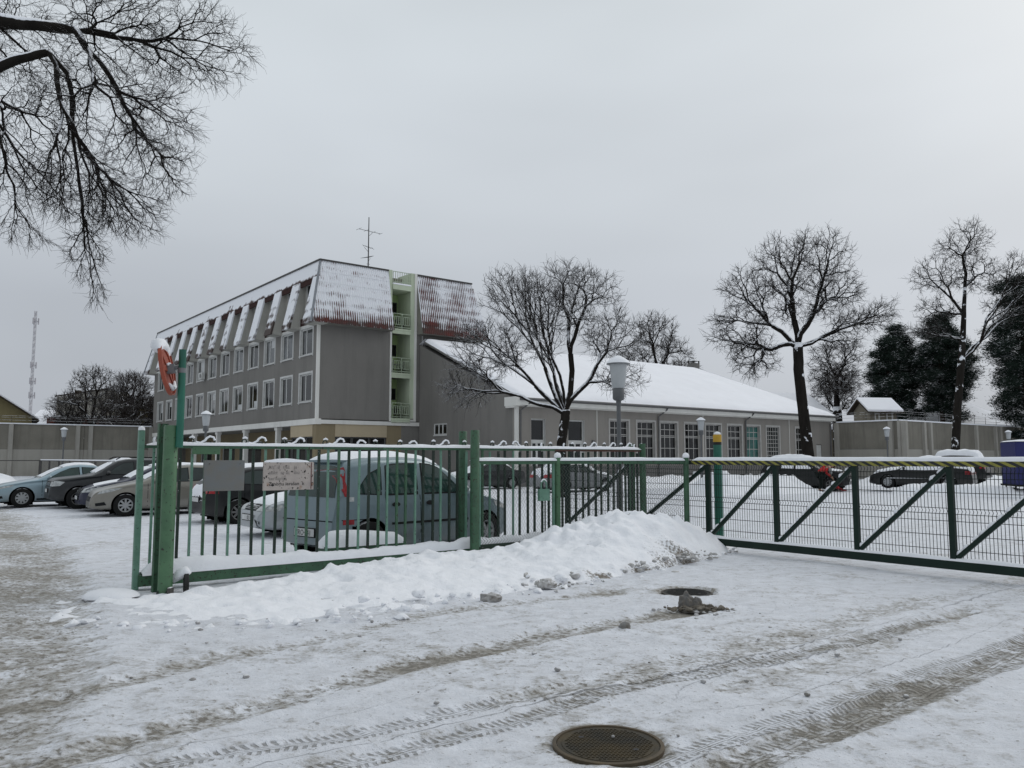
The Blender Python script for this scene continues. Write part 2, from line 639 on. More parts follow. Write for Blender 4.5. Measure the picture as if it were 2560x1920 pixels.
def rusty_sign_mat():
    m, nt, b = new_mat('flaking_sign')
    f = tex_noise(nt, 5, 4, .6)
    col = mix(nt, mrange(nt, f, .3, .7), (.46, .41, .37), (.34, .30, .28))
    tc = N(nt, 'ShaderNodeTexCoord')
    v = N(nt, 'ShaderNodeTexNoise', Scale=24.0, Detail=2.5, Roughness=.55)
    nt.links.new(tc.outputs['Object'], v.inputs['Vector'])
    sp = mrange(nt, v.outputs['Fac'], .635, .66)
    col = mix(nt, sp, col, (.012, .01, .009))
    rf = tex_noise(nt, 9, 4, .6)
    col = mix(nt, mrange(nt, rf, .62, .72, 0, .6), col, (.22, .10, .04))
    nt.links.new(col, b.inputs['Base Color'])
    b.inputs['Roughness'].default_value = .7
    return m


M['rusty_sign'] = rusty_sign_mat()


def hazard_mat():
    m, nt, b = new_mat('hazard_tape')
    tc = N(nt, 'ShaderNodeTexCoord')
    sp = N(nt, 'ShaderNodeSeparateXYZ')
    nt.links.new(tc.outputs['Object'], sp.inputs[0])
    a = math_n(nt, 'ADD', math_n(nt, 'MULTIPLY', sp.outputs['X'], 1 / .17), math_n(nt, 'MULTIPLY', sp.outputs['Z'], 1 / .085))
    fr = math_n(nt, 'FRACT', a)
    f = mrange(nt, fr, .50, .52)
    wear = tex_noise(nt, 9, 4, .6)
    yel = mix(nt, mrange(nt, wear, .4, .7), (.27, .25, .035), (.14, .14, .05))
    nt.links.new(mix(nt, f, (.012, .014, .012), yel), b.inputs['Base Color'])
    b.inputs['Roughness'].default_value = .5
    return m


M['hazard'] = hazard_mat()


def bark_mat(name, c, snow_lo, snow_hi, amt=1.0, spread=.35, sc_=2.5):
    m, nt, b = new_mat(name)
    f = tex_noise(nt, 6, 5, .65, stretch=(1, 1, .3))
    col = mix(nt, mrange(nt, f, .3, .7), c, tuple(x * .5 for x in c))
    col, _ = up_snow(nt, col, snow_lo, snow_hi, amt, sc_, spread)
    nt.links.new(col, b.inputs['Base Color'])
    b.inputs['Roughness'].default_value = .9
    b.inputs['Specular IOR Level'].default_value = .06
    return m


M['bark'] = bark_mat('bark', (.022, .019, .016), .34, .52)
M['bark_trunk'] = bark_mat('trunk_bark', (.026, .023, .020), .26, .36, 1.0, .46, 1.9)
M['bark_snowy'] = bark_mat('snow_lined_bark', (.022, .019, .016), .16, .38, 1.0, .28)
M['twig_snowy'] = bark_mat('snow_lined_twigs', (.026, .021, .018), .40, .68, .85, .35)
M['twig'] = bark_mat('twigs', (.026, .021, .018), .45, .75, .8)
M['twig_bare'] = bark_mat('bare_twigs', (.020, .017, .015), .70, .95, .6)
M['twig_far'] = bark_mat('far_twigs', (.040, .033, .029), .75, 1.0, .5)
M['needle'] = bark_mat('pine_needles', (.026, .040, .031), .70, 1.05, .8, .55, 1.1)
M['pine_bark'] = bark_mat('pine_bark', (.045, .033, .026), .6, .9, .5)

# cars
def car_paint(name, c, metal=.35, rough=.30, dirt=.6, coat=.3, spec=.5):
    m, nt, b = new_mat(name)
    f = tex_noise(nt, 2.2, 5, .6)
    geo = N(nt, 'ShaderNodeTexCoord')
    sp = N(nt, 'ShaderNodeSeparateXYZ')
    nt.links.new(geo.outputs['Object'], sp.inputs[0])
    low = mrange(nt, sp.outputs['Z'], .25, .75, dirt, dirt * .15)
    d = math_n(nt, 'MULTIPLY', low, mrange(nt, f, .25, .65))
    col = mix(nt, d, c, (.24, .235, .225))
    nt.links.new(col, b.inputs['Base Color'])
    b.inputs['Metallic'].default_value = metal
    b.inputs['Roughness'].default_value = rough
    b.inputs['Coat Weight'].default_value = coat
    b.inputs['Specular IOR Level'].default_value = spec
    b.inputs['Coat Roughness'].default_value = .12
    return m


M['car_meriva'] = car_paint('blue_grey_paint', (.155, .215, .24))
M['car_vw'] = car_paint('silver_paint', (.34, .37, .39))
M['car_lightblue'] = car_paint('light_blue_paint', (.26, .36, .41))
M['car_anthracite'] = car_paint('anthracite_paint', (.018, .020, .022), .0, .35, .2, .12, .35)
M['car_navy'] = car_paint('navy_paint', (.010, .012, .036), .0, .3, .2, .15, .4)
M['car_beige'] = car_paint('champagne_paint', (.215, .203, .172))
M['car_black'] = car_paint('black_paint', (.006, .007, .008), .0, .35, .15, .08, .3)
M['car_darkgrey'] = car_paint('dark_grey_paint', (.015, .016, .018), .0, .35, .2, .1, .3)
M['car_silver'] = car_paint('old_silver_paint', (.19, .20, .21))
M['car_glass'] = glass_mat('car_glass', (.018, .030, .028), .05)
M['car_glass_lt'] = glass_mat('teal_car_glass', (.026, .055, .048), .06)  # paler, greener glass tone than car_glass
M['tyre'] = paint('tyre_rubber', (.016, .016, .016), rough=.9, snow=(.8, 1.1), spec=.15)
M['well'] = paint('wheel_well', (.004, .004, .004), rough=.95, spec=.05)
M['rim'] = paint('wheel_rim', (.36, .37, .38), (.25, .26, .26), .4, metal=.3)
M['rim_dark'] = paint('dull_rim', (.14, .14, .14), rough=.5, metal=.3)
M['lens'] = paint('clear_lamp', (.48, .50, .50), (.22, .23, .23), .12, nscale=14, spec=.7)
M['lens_red'] = paint('red_lamp', (.36, .008, .012), (.20, .006, .01), .2, nscale=8)
M['lens_orange'] = paint('orange_lamp', (.35, .06, .03), rough=.2)
M['plastic'] = paint('black_plastic', (.010, .011, .012), rough=.6, spec=.2)
M['plate'] = paint('number_plate', (.62, .63, .62), rough=.5)
M['ink'] = paint('plate_ink', (.012, .012, .014), rough=.6)
M['chrome'] = paint('chrome', (.55, .56, .57), rough=.2, metal=.8)
M['tarp_blue'] = paint('blue_tarpaulin', (.006, .010, .105), (.004, .007, .075), .55, nscale=1.5)
# person
M['jacket'] = paint('red_jacket', (.46, .02, .018), (.36, .014, .014), .8)
M['hivis'] = paint('orange_patch', (.75, .10, .02), rough=.7)
M['trousers'] = paint('dark_trousers', (.010, .013, .012), rough=.95, spec=.1)
M['skin'] = paint('skin', (.42, .24, .17), rough=.6)
M['sleeve'] = paint('grey_sleeve', (.26, .27, .27), rough=.85)
M['hair'] = paint('black_cap', (.01, .01, .01), rough=.9)
M['shovel_red'] = paint('red_plastic', (.42, .012, .016), rough=.4)
M['wood'] = paint('wooden_handle', (.22, .15, .08), rough=.7)
# ================================================================== ground
def spaced(lo, hi, step, out_lo, out_hi, grow=1.09):
    mid = list(np.arange(lo, hi, step))
    a, s_ = [], step
    x = lo
    while x > out_lo:
        s_ *= grow
        x -= s_
        a.append(x)
    b, s_, x = [], step, mid[-1]
    while x < out_hi:
        s_ *= grow
        x += s_
        b.append(x)
    return np.array(a[::-1] + mid + b)


def seg_field(X, Y, line):
    """distance, signed offset and length along a polyline"""
    best = np.full(X.shape, 1e9)
    off = np.full(X.shape, 1e3)
    along = np.zeros(X.shape)
    l0 = 0.0
    for (ax, ay), (bx, by) in zip(line[:-1], line[1:]):
        dx, dy = bx - ax, by - ay
        L2 = dx * dx + dy * dy
        L = math.sqrt(L2)
        t = np.clip(((X - ax) * dx + (Y - ay) * dy) / L2, 0, 1)
        px, py = ax + t * dx, ay + t * dy
        d = np.hypot(X - px, Y - py)
        sgn = ((X - ax) * dy - (Y - ay) * dx) / L
        k = d < best
        best = np.where(k, d, best)
        off = np.where(k, np.sign(sgn) * d, off)
        along = np.where(k, l0 + t * L, along)
        l0 += L
    return best, off, along


def smooth_line(pts, n=6):
    out = []
    P = [np.array(p, float) for p in pts]
    P = [2 * P[0] - P[1]] + P + [2 * P[-1] - P[-2]]
    for i in range(1, len(P) - 2):
        for k in range(n):
            t = k / n
            a, b, c, d = P[i - 1], P[i], P[i + 1], P[i + 2]
            out.append(tuple(.5 * ((2 * b) + (-a + c) * t + (2 * a - 5 * b + 4 * c - d) * t * t + (-a + 3 * b - 3 * c + d) * t ** 3)))
    out.append(tuple(P[-2]))
    return out


# tyre tracks on the drive: centre line, half width, dirt, rut depth, tread strength
TRACKS = [
    ([(-3.4, 3.3), (-2.45, 4.51), (-1.87, 5.33), (-1.19, 6.14), (-.77, 6.68), (-.18, 7.12), (.41, 7.67), (1.62, 8.59), (2.1, 8.95)], .15, .62, .022, .25),
    ([(-4.6, 4.9), (-3.39, 5.47), (-2.89, 6.01), (-2.41, 6.83), (-1.72, 7.51), (-.99, 8.47), (-.03, 9.26), (1.22, 10.05)], .13, .50, .016, .15),
    ([(-2.6, 3.9), (-1.92, 4.45), (-1.50, 4.72), (-1.1, 4.92), (-.61, 5.28), (-.02, 5.73), (.49, 6.07)], .10, .10, .014, 1.0),
    ([(-1.6, 3.8), (-1.0, 4.45), (-.52, 4.86), (-.02, 5.25), (.64, 5.85), (1.32, 6.3), (2.29, 6.88), (3.41, 7.66), (4.98, 8.85)], .10, .30, .018, 1.0),
    ([(.5, 3.7), (1.22, 4.45), (1.95, 5.1), (2.7, 5.68), (3.6, 6.4), (4.46, 7.16), (6.4, 9.0)], .145, .72, .026, .8),
    ([(.2, 4.05), (.97, 4.68), (1.58, 5.15), (2.17, 5.57), (3.22, 6.4), (4.69, 7.51), (6.2, 8.9)], .10, .08, .014, 1.0),
    ([(.0, 5.8), (.6, 6.15), (1.48, 6.75), (2.52, 7.51), (4.36, 9.12), (7.03, 11.19), (10, 13.6)], .16, .34, .014, .2),
    ([(1.6, 6.0), (2.9, 6.95), (5.4, 9.3), (7.6, 11.0)], .14, .22, .010, .2),
    ([(-20, 31), (-12.4, 19.9), (-8.15, 13.8), (-5.6, 9.6), (-4.1, 6.9), (-3.3, 5.0), (-2.6, 3.2)], .50, .55, .03, 0),
    ([(-24, 31), (-14.4, 19.9), (-10.0, 13.8), (-7.0, 9.6), (-5.5, 6.9), (-4.6, 5.0)], .6, .6, .03, 0),
]
YARD_TRACKS = [
    ([(4.5, 15.2), (8, 18), (14, 23), (24, 31)], .35, .12, .01, 0),
    ([(6.5, 13.3), (10, 16), (16, 21), (28, 30)], .35, .14, .01, 0),
    ([(-9.5, 20.5), (-5, 22.5), (2, 28), (12, 33)], .5, .10, .01, 0),
]


def build_ground():
    xs = spaced(-6.2, 7.2, .032, -420, 420, 1.075)
    ys = np.concatenate([np.arange(-12, 3.0, .6), np.arange(3.0, 6.0, .024), np.arange(6.0, 9.0, .034), np.arange(9.0, 16.0, .06)])
    y, st, b = 16.0, .06, []
    while y < 900:
        b.append(y)
        st *= 1.06
        y += st
    ys = np.concatenate([ys, b])
    X, Y = np.meshgrid(xs, ys)
    sh = X.shape
    x, y = X.ravel(), Y.ravel()
    dirt = np.zeros(x.size)
    td = np.full(x.size, 4.0)
    tl = np.zeros(x.size)
    ts = np.zeros(x.size)
    near = np.full(x.size, 1e9)
    z = .035 * fbm(x * .35, y * .35, 3, 4) + .012 * fbm(x * 1.7, y * 1.7, 8, 4)
    rough = np.clip(1.2 - np.abs(y - 6) / 12, 0, 1)
    z += .013 * fbm(x * 5.2, y * 5.2, 21, 3) * rough
    clot = np.clip(fbm(x * 9.0, y * 11.0, 61, 3) - .12, 0, 1)
    z += .030 * clot * rough * (.5 + .5 * vnoise(x * .7, y * .7, 5))
    drive = np.clip((17 - y) / 6, 0, 1) * np.clip((y - 2) / 2, 0, 1)
    dirt += drive * (.01 + .12 * fbm(x * .8, y * 1.3, 71, 3) + .5 * clot * vnoise(x * .9, y * .9, 15))
    wob = .05 * fbm(x * .9, y * .9, 40, 2)
    lim = y < 45
    for line, hw, dt, dep, stg in TRACKS + YARD_TRACKS:
        pl = smooth_line(line)
        d, o, l = seg_field(x[lim], y[lim], pl)
        dd = np.abs(d + (wob[lim] if hw > .12 else wob[lim] * .5) + .03 * fbm(x[lim] * 4, y[lim] * 4, 47, 2)) / hw
        k = np.exp(-np.clip(dd, 0, 9) ** 4 * .55)
        dirt[lim] += dt * k * (1 + .45 * fbm(x[lim] * 2.2, y[lim] * 2.2, 55, 3))
        z[lim] += -dep * k + dep * .6 * np.exp(-((dd - 1.35) / .3) ** 2)
        c = dd < near[lim]
        nl = near[lim]; nl[c] = dd[c]; near[lim] = nl
        a = td[lim]; a[c] = (o / hw)[c]; td[lim] = a
        a = tl[lim]; a[c] = l[c]; tl[lim] = a
        a = ts[lim]; a[c] = stg; ts[lim] = a
    # churned slush by the road at the left
    dl, _, _ = seg_field(x, y, [(-26, 33), (-13.5, 20), (-9.2, 13.8), (-6.3, 9.2), (-5.2, 6.5), (-4.6, 3.5)])
    k = np.exp(-(dl / 1.1) ** 2)
    dirt += .24 * k
    z += .028 * k * fbm(x * 4, y * 4, 77, 3)
    # trampled drive in the middle of the picture
    k = np.exp(-((x - .8) / 3.2) ** 2 - ((y - 6.6) / 1.6) ** 2)
    dirt += .16 * k * (1 + fbm(x * 1.5, y * 1.5, 91, 3))
    k = np.exp(-((x - 1.9) / .35) ** 2 - ((y - 8.75) / .16) ** 2)
    dirt += .8 * k
    # thawed rings round the manholes
    for mx, my, mr in ((.56, 4.84, .335), (2.16, 10.08, .33)):
        rr = np.hypot(x - mx, y - my)
        rr2 = rr + .035 * fbm(x * 5, y * 5, 31, 4)
        dirt += .65 * np.exp(-((rr2 - mr) / .06) ** 2)
        edge = np.clip((mr + .022 - rr2) / .025, 0, 1)
        z = z * (1 - edge) - .03 * edge
    # small footprints
    rg = np.random.RandomState(4)
    for _ in range(70):
        fx, fy = rg.uniform(-4, 6), rg.uniform(4.3, 11.5)
        an = rg.uniform(0, PI)
        dx, dy = x - fx, y - fy
        m_ = (np.abs(dx) < .3) & (np.abs(dy) < .3)
        uu = dx[m_] * math.cos(an) + dy[m_] * math.sin(an)
        vv = -dx[m_] * math.sin(an) + dy[m_] * math.cos(an)
        g = np.exp(-(uu / .11) ** 4 - (vv / .045) ** 4)
        z[m_] -= .012 * g
        dirt[m_] += rg.uniform(.0, .35) * g
    far = y > 18
    z[far] *= np.clip(1 - (y[far] - 18) / 300, 0, 1)
    ny, nx = sh
    idx = np.arange(ny * nx).reshape(sh)
    f = np.stack([idx[:-1, :-1], idx[:-1, 1:], idx[1:, 1:], idx[1:, :-1]], -1).reshape(-1, 4)
    o = fast_mesh('ground', np.stack([x, y, z], 1), f, M['ground'], smooth=True,
                  attrs={'dirt': dirt, 'trk_d': td, 'trk_l': tl, 'trk_s': ts})
    tag(o, 'trampled snowy drive and yard with brown tyre tracks', 'ground', kind='structure')
    return o


build_ground()


# ================================================================== snow banks (heaped by the plough)
def poly_dist(x, y, poly):
    """signed distance to a polygon edge, positive inside"""
    d = np.full(x.shape, 1e9)
    ins = np.zeros(x.shape, bool)
    n = len(poly)
    for i in range(n):
        ax, ay = poly[i]
        bx, by = poly[(i + 1) % n]
        dx, dy = bx - ax, by - ay
        t = np.clip(((x - ax) * dx + (y - ay) * dy) / (dx * dx + dy * dy), 0, 1)
        d = np.minimum(d, np.hypot(x - ax - t * dx, y - ay - t * dy))
        c = ((ay > y) != (by > y)) & (x < (bx - ax) * (y - ay) / (by - ay + 1e-12) + ax)
        ins ^= c
    return np.where(ins, d, -d)


def bank(name, label, poly, hfun, step, width, seed, rough=.05, dents=(), dirts=(), base=-.04, ridge=None):
    P = np.array(poly)
    xs = np.arange(P[:, 0].min() - .3, P[:, 0].max() + .3, step)
    ys = np.arange(P[:, 1].min() - .3, P[:, 1].max() + .3, step)
    X, Y = np.meshgrid(xs, ys)
    x, y = X.ravel(), Y.ravel()
    wx = x + .12 * fbm(x * 1.3, y * 1.3, seed + 5, 3)
    wy = y + .12 * fbm(x * 1.3, y * 1.3, seed + 6, 3)
    sd = poly_dist(wx, wy, poly)
    t = np.clip(sd / width, 0, 1)
    prof = (t * t * (3 - 2 * t)) ** .75
    H = hfun(x, y) if hfun else None
    if ridge is not None:
        rl = smooth_line([(p[0], p[1]) for p in ridge], 5)
        rh = [p[0] for p in smooth_line([(p[2], 0.0) for p in ridge], 5)]
        ln = [0.0]
        for a_, b_ in zip(rl[:-1], rl[1:]):
            ln.append(ln[-1] + math.hypot(b_[0] - a_[0], b_[1] - a_[1]))
        dr, _, al = seg_field(wx, wy, rl)
        H = np.interp(al, ln, rh)
        sp_ = np.clip(sd, 0, 9)
        t = np.clip(sp_ / (sp_ + dr + .02), 0, 1)
        steep = np.interp(al / ln[-1], [0, .45, .65, 1], [1.25, 1.0, .72, .72])
        prof = np.clip(t, 0, 1) ** steep
        prof = np.where(t > .8, prof * (1 - .10 * ((t - .8) / .2) ** 2), prof)
    lum = fbm(x * 1.6, y * 1.6, seed, 4)
    lum2 = np.abs(fbm(x * 4.5, y * 4.5, seed + 9, 3))
    pil = fbm(x * 2.2, y * 2.2, seed + 33, 3)
    rdg = 1 - np.abs(fbm(x * 2.6, y * 2.6, seed + 21, 3)) * 2
    z = base + prof * (H * (1 + .30 * lum + .12 * rdg) + .05) + (.075 * np.minimum(prof, .75) * pil if ridge is not None else 0) + rough * prof * (lum2 * 1.4 - .3) + .012 * fbm(x * 11, y * 11, seed + 3, 2) * np.minimum(prof, .5)
    # broken clods along the foot of the bank
    foot = np.exp(-((t - .12) / .14) ** 2)
    cl = np.clip(fbm(x * 6.5, y * 6.5, seed + 15, 3) - .02, 0, 1)
    z += foot * cl * min(.13, width * .16)
    dirt = np.zeros(x.size)
    for dx_, dy_, r_, dp in dents:
        g = np.exp(-(((x - dx_) / r_) ** 2 + ((y - dy_) / (r_ * .8)) ** 2))
        z -= dp * g
    for dx_, dy_, rx, ry, am in dirts:
        dirt += am * np.exp(-(((x - dx_) / rx) ** 2 + ((y - dy_) / ry) ** 2))
    dirt += .22 * np.exp(-(t / .10) ** 2)
    ny, nx = X.shape
    idx = np.arange(ny * nx).reshape(X.shape)
    f = np.stack([idx[:-1, :-1], idx[:-1, 1:], idx[1:, 1:], idx[1:, :-1]], -1).reshape(-1, 4)
    keep = (sd[f].max(1) > -.05)
    f = f[keep]
    used = np.unique(f)
    rm = np.full(x.size, -1)
    rm[used] = np.arange(used.size)
    o = fast_mesh(name, np.stack([x, y, z], 1)[used], rm[f], M['snow_bank'], smooth=True, attrs={'dirt': dirt[used]})
    return tag(o, label, 'snow bank')


F0 = Vector((-4.68, 10.12, 0))            # left end of the green fence
def fenceline(a, b=0.0):
    p = F0 + E1 * a + E2 * b
    return (p.x, p.y)


front_edge = [(-5.3, 9.3), (-4.75, 8.5), (-3.9, 7.95), (-3.1, 7.85), (-1.87, 8.13), (-1.28, 8.75), (-.57, 9.35), (.26, 10.15), (1.21, 10.9), (2.42, 12.2), (3.5, 13.7), (4.15, 14.75)]
back_edge = [(3.4, 15.6), (2.4, 15.2), (1.3, 14.75), fenceline(6.2, .25), fenceline(5.0, .40), fenceline(4.2, .40), fenceline(3.0, .2), fenceline(1.2, -.35), (-4.7, 9.95)]


RIDGE = [(-4.7, 9.35, .05), (-3.6, 9.9, .09), (-2.6, 10.75, .16), (-1.8, 11.45, .23), (-1.0, 12.05, .27), (-.3, 12.35, .27), (.45, 12.75, .42), (1.1, 13.05, .60), (1.75, 13.4, .70), (2.5, 13.75, .64), (3.2, 14.2, .45), (3.9, 14.75, .12)]


bank('snow_bank', 'long lumpy white snow bank ploughed up in front of the green fence', front_edge + back_edge, None, .038, .75, 11, .085,
     dents=[(-2.77, 10.2, .12, .08), (-2.38, 9.47, .10, .07), (-2.2, 9.62, .11, .08), (-2.02, 9.75, .09, .07), (-2.2, 10.5, .1, .06),
            (1.9, 13.5, .12, .14), (1.55, 13.0, .08, .10), (1.2, 12.3, .1, .12), (2.2, 13.0, .18, .12), (-.9, 10.2, .14, .07), (-3.2, 9.0, .1, .06), (-.2, 10.9, .12, .06), (.5, 11.2, .1, .06)],
     dirts=[(1.96, 11.75, .22, .16, 1.0), (2.75, 12.75, .45, .25, .75), (1.2, 11.2, .25, .12, .8), (1.9, 13.5, .10, .12, .9), (1.55, 13.0, .07, .09, .8),
            (1.2, 12.3, .08, .1, .8), (-.22, 9.72, .12, .08, .8), (.5, 10.4, .16, .08, .35), (-.6, 9.55, .1, .06, .6), (2.3, 12.3, .3, .2, .5)], ridge=RIDGE)

# snow heaped in the yard against the cars and along the annex
def hump(h):
    return lambda x, y: np.full(x.shape, h) * (1 + .25 * fbm(x * .6, y * .6, 5, 2))


bank('snow_bank', 'high snow heap piled against the black car behind the sliding gate',
     [(9.0, 35.5), (12.5, 37.0), (15.0, 38.6), (15.1, 40.6), (12.5, 40.8), (10.5, 41.5), (8.0, 39.5)], hump(.78), .12, 1.6, 23, .14)
bank('snow_bank', 'low snow ridge in front of the black sedan half buried in snow',
     [(17.6, 37.0), (20.5, 34.6), (22.2, 33.2), (23.2, 34.0), (21.0, 36.4), (18.2, 39.0)], hump(.40), .12, .7, 29, .06)
bank('snow_bank', 'snow heaped along the wall of the long low building',
     [(1.5, 42.5), (6, 43.0), (12, 46.8), (17.5, 50.5), (17.0, 52.8), (11, 50.4), (5, 46.4), (1.5, 44.6)], hump(.5), .16, 1.4, 37, .12)
bank('snow_bank', 'uneven snow bank beside the low dark railing',
     [(-34, 44), (-29.5, 41.0), (-23.5, 33.5), (-20.6, 34.0), (-22.5, 38.5), (-29, 47.8), (-36, 49)], hump(.6), .2, 1.5, 43, .12)
bank('snow_bank', 'snow bank at the foot of the stained concrete wall',
     [(20.5, 47.5), (30, 48.5), (44, 50), (45, 56), (31, 56), (22, 53)], hump(.42), .25, 1.8, 47, .12)


# ================================================================== manholes
def manhole(label, loc, r, rust):
    t = thing('manhole_cover', label, 'manhole', loc, group='manholes in the drive')
    mb = MB()
    mb.lathe([(r, -.08), (r, -.001), (r - .004, .001), (r - .022, .001), (r - .024, -.010)], 48, cap=False)
    m_frame = paint('manhole_ring', (.10, .070, .035) if rust else (.05, .047, .042), (.05, .042, .03), .75, nscale=7)
    mb.build('ring', m_frame, t, True)
    lid = MB()
    lid.lathe([(.0, -.003), (r - .055, -.003), (r - .055, -.006), (r - .027, -.006), (r - .027, -.03)], 48, cap=False)
    m_lid = paint('manhole_iron', (.024, .026, .025), (.075, .055, .026) if rust else (.03, .029, .027), .7, nscale=3.2, bmp=.3, spec=.25)
    lo = lid.build('lid', m_lid, t, False)
    st = MB()
    rg = random.Random(5)
    n = int((r - .065) / .024)
    for i in range(-n, n + 1):
        for j in range(-n, n + 1):
            px, py = i * .024 + (.012 if j % 2 else 0), j * .024
            if math.hypot(px, py) < r - .068:
                st.box(px - .0075, px + .0075, py - .0045, py + .0045, -.003, .0015)
    so = st.build('stud', m_lid, lo)
    so['kind'] = 'stuff'
    for sx in (-1, 1):
        MB().lathe([(.018, .0014), (.001, .0016)], 10, (sx * (r - .14) * .8, -sx * (r - .14) * .55, 0)).build('lifting_hole', M['ink'], lo)
    return t


manhole('round iron manhole cover with yellowish rust rim at the lower edge of the picture', (.56, 4.84, -.006), .325, True)
manhole('smaller dark round manhole cover beside the dirty lump of snow', (2.16, 10.08, -.002), .31, False)


# ================================================================== clods of dirty snow
def clod(name, label, loc, size, seed, dark=.8, group=None):
    bm = bmesh.new()
    bmesh.ops.create_icosphere(bm, subdivisions=4, radius=1)
    co = np.array([v.co[:] for v in bm.verts])
    n = fbm(co[:, 0] * 1.6 + 7 * seed, co[:, 1] * 1.6 + co[:, 2] * 1.9, seed, 4) + .5 * fbm(co[:, 2] * 3.1, co[:, 0] * 3.3 + co[:, 1] * 2 + seed, seed + 2, 3)
    for v, k in zip(bm.verts, n):
        v.co *= 1 + .34 * k
        v.co.x *= size[0]; v.co.y *= size[1]; v.co.z = max(v.co.z * size[2], -size[2] * .35)
    me = bpy.data.meshes.new(name)
    bm.to_mesh(me)
    bm.free()
    m = paint('dirty_snow_' + str(seed), tuple(.10 + (1 - dark) * x for x in (.5, .5, .5)), (.16, .14, .115), .9, nscale=14, snow=(.75, 1.1, .55 * (1.15 - dark), 14.0), bmp=.5)
    o = link(name, me, m, None, 'full', loc)
    return tag(o, label, 'snow lump', group)


clod('snow_lump', 'upright dark lump of frozen slush beside the smaller manhole', (1.92, 8.97, .055), (.085, .08, .11), 3, .95)
clod('snow_lump', 'smaller dark lump leaning on the upright lump of slush', (2.02, 8.95, .045), (.06, .06, .085), 5, .95)
clod('snow_lump', 'flat brown heap of slush under the upright dark lump', (2.02, 8.88, -.005), (.21, .10, .045), 8, .95)
clod('snow_lump', 'small dirty clod lying on the tyre track', (1.09, 7.9, .02), (.055, .05, .055), 14, .7)
clod('snow_lump', 'grey clod at the foot of the snow bank below the padlock', (-.25, 9.42, .03), (.12, .09, .07), 19, .35)
clod('snow_lump', 'pale round clod on the foot of the long snow bank', (.45, 10.32, .05), (.12, .10, .08), 22, .0)
_rg = random.Random(9)
crumbs = MB()
for i in range(170):
    if i < 50:
        p = (2.05 + _rg.gauss(0, .3), 8.85 + _rg.gauss(0, .14))
    elif i < 110:
        x_ = _rg.uniform(.2, 3.0)
        p = (x_, 10.1 + (x_ - .2) * .98 + _rg.gauss(0, .14))
    else:
        p = (_rg.uniform(-3.6, 4.0), _rg.uniform(4.8, 9.5))
    r_ = _rg.uniform(.006, .026)
    bmx = bmesh.new()
    bmesh.ops.create_icosphere(bmx, subdivisions=2 if r_ > .015 else 1, radius=r_)
    sq = _rg.uniform(.5, .9)
    vs = [(p[0] + v.co.x * _rg.uniform(.75, 1.3), p[1] + v.co.y * _rg.uniform(.75, 1.2), .006 + v.co.z * sq) for v in bmx.verts]
    fs = [tuple(v.index for v in f.verts) for f in bmx.faces]
    bmx.free()
    crumbs.add(vs, fs)
o = crumbs.build('slush_crumbs', paint('crumb_snow', (.16, .15, .13), (.45, .45, .46), .9, nscale=5, snow=(.7, 1.1, .6, 14.0)), None, 'full')
tag(o, 'crumbs of dirty frozen slush strewn over the drive', 'slush', kind='stuff')
# angular clods broken off along the foot of the bank
def chunks(name, label, spots, m, seed):
    rg_ = random.Random(seed)
    mb_ = MB()
    for (cx, cy, cz, r_) in spots:
        bmx = bmesh.new()
        for _ in range(14):
            v = Vector((rg_.gauss(0, 1), rg_.gauss(0, 1), rg_.gauss(0, 1))).normalized() * r_ * rg_.uniform(.7, 1.1)
            bmx.verts.new((v.x * 1.25, v.y, v.z * .75))
        bmesh.ops.convex_hull(bmx, input=bmx.verts)
        loose = [v for v in bmx.verts if not v.link_faces]
        bmesh.ops.delete(bmx, geom=loose, context='VERTS')
        bmesh.ops.subdivide_edges(bmx, edges=bmx.edges, cuts=1)
        bmx.verts.index_update()
        a_ = rg_.uniform(0, 6)
        ca, sa = math.cos(a_), math.sin(a_)
        vs = []
        for v in bmx.verts:
            k = 1 + rg_.uniform(-.10, .10)
            vs.append((cx + (v.co.x * ca - v.co.y * sa) * k, cy + (v.co.x * sa + v.co.y * ca) * k, cz + v.co.z * k))
        fs = [tuple(v.index for v in f.verts) for f in bmx.faces]
        bmx.free()
        mb_.add(vs, fs)
    o_ = mb_.build(name, m, None, 'full')
    return tag(o_, label, 'snow', kind='stuff')


FE = smooth_line(front_edge, 5)
sp1, sp2 = [], []
for i in range(210):
    k = min(len(FE) - 1, int(len(FE) * _rg.random() ** .55))
    p = FE[k]
    b_ = _rg.gauss(.16, .17)
    r_ = _rg.choice((.015, .02, .025, .03, .04, .05, .07)) * _rg.uniform(.7, 1.2)
    q = (p[0] - .5 * b_, p[1] + b_, .015 + max(0, b_) * .30 * (k / len(FE)) - r_ * .1, r_)
    (sp2 if (k > len(FE) * .62 and _rg.random() < .45) else sp1).append(q)
for i in range(60):
    x_ = _rg.uniform(1.7, 3.3)
    sp2.append((x_ + _rg.gauss(0, .1), 11.62 + (x_ - 1.7) * 1.05 + _rg.gauss(0, .14), .10 + _rg.uniform(-.05, .08), _rg.uniform(.015, .06)))
chunks('snow_clods', 'broken clods of clean snow along the foot of the long bank', sp1, M['snow'], 3)
chunks('dirty_snow_clods', 'grey dirty clods at the right-hand foot of the snow bank', sp2, paint('grimy_snow', (.30, .285, .255), (.55, .55, .56), .9, nscale=7, snow=(.75, 1.15, .6, 9.0)), 4)
mud = [(2.03 + _rg.gauss(0, .15), 8.88 + _rg.gauss(0, .055), .01 + _rg.uniform(0, .035), _rg.choice((.010, .014, .02, .028, .04)) * _rg.uniform(.7, 1.2)) for _ in range(110)]
chunks('mud_clods', 'brown crumbs of frozen slush round the upright dark lump', mud, paint('brown_slush', (.10, .085, .065), (.19, .17, .14), .9, nscale=9), 6)
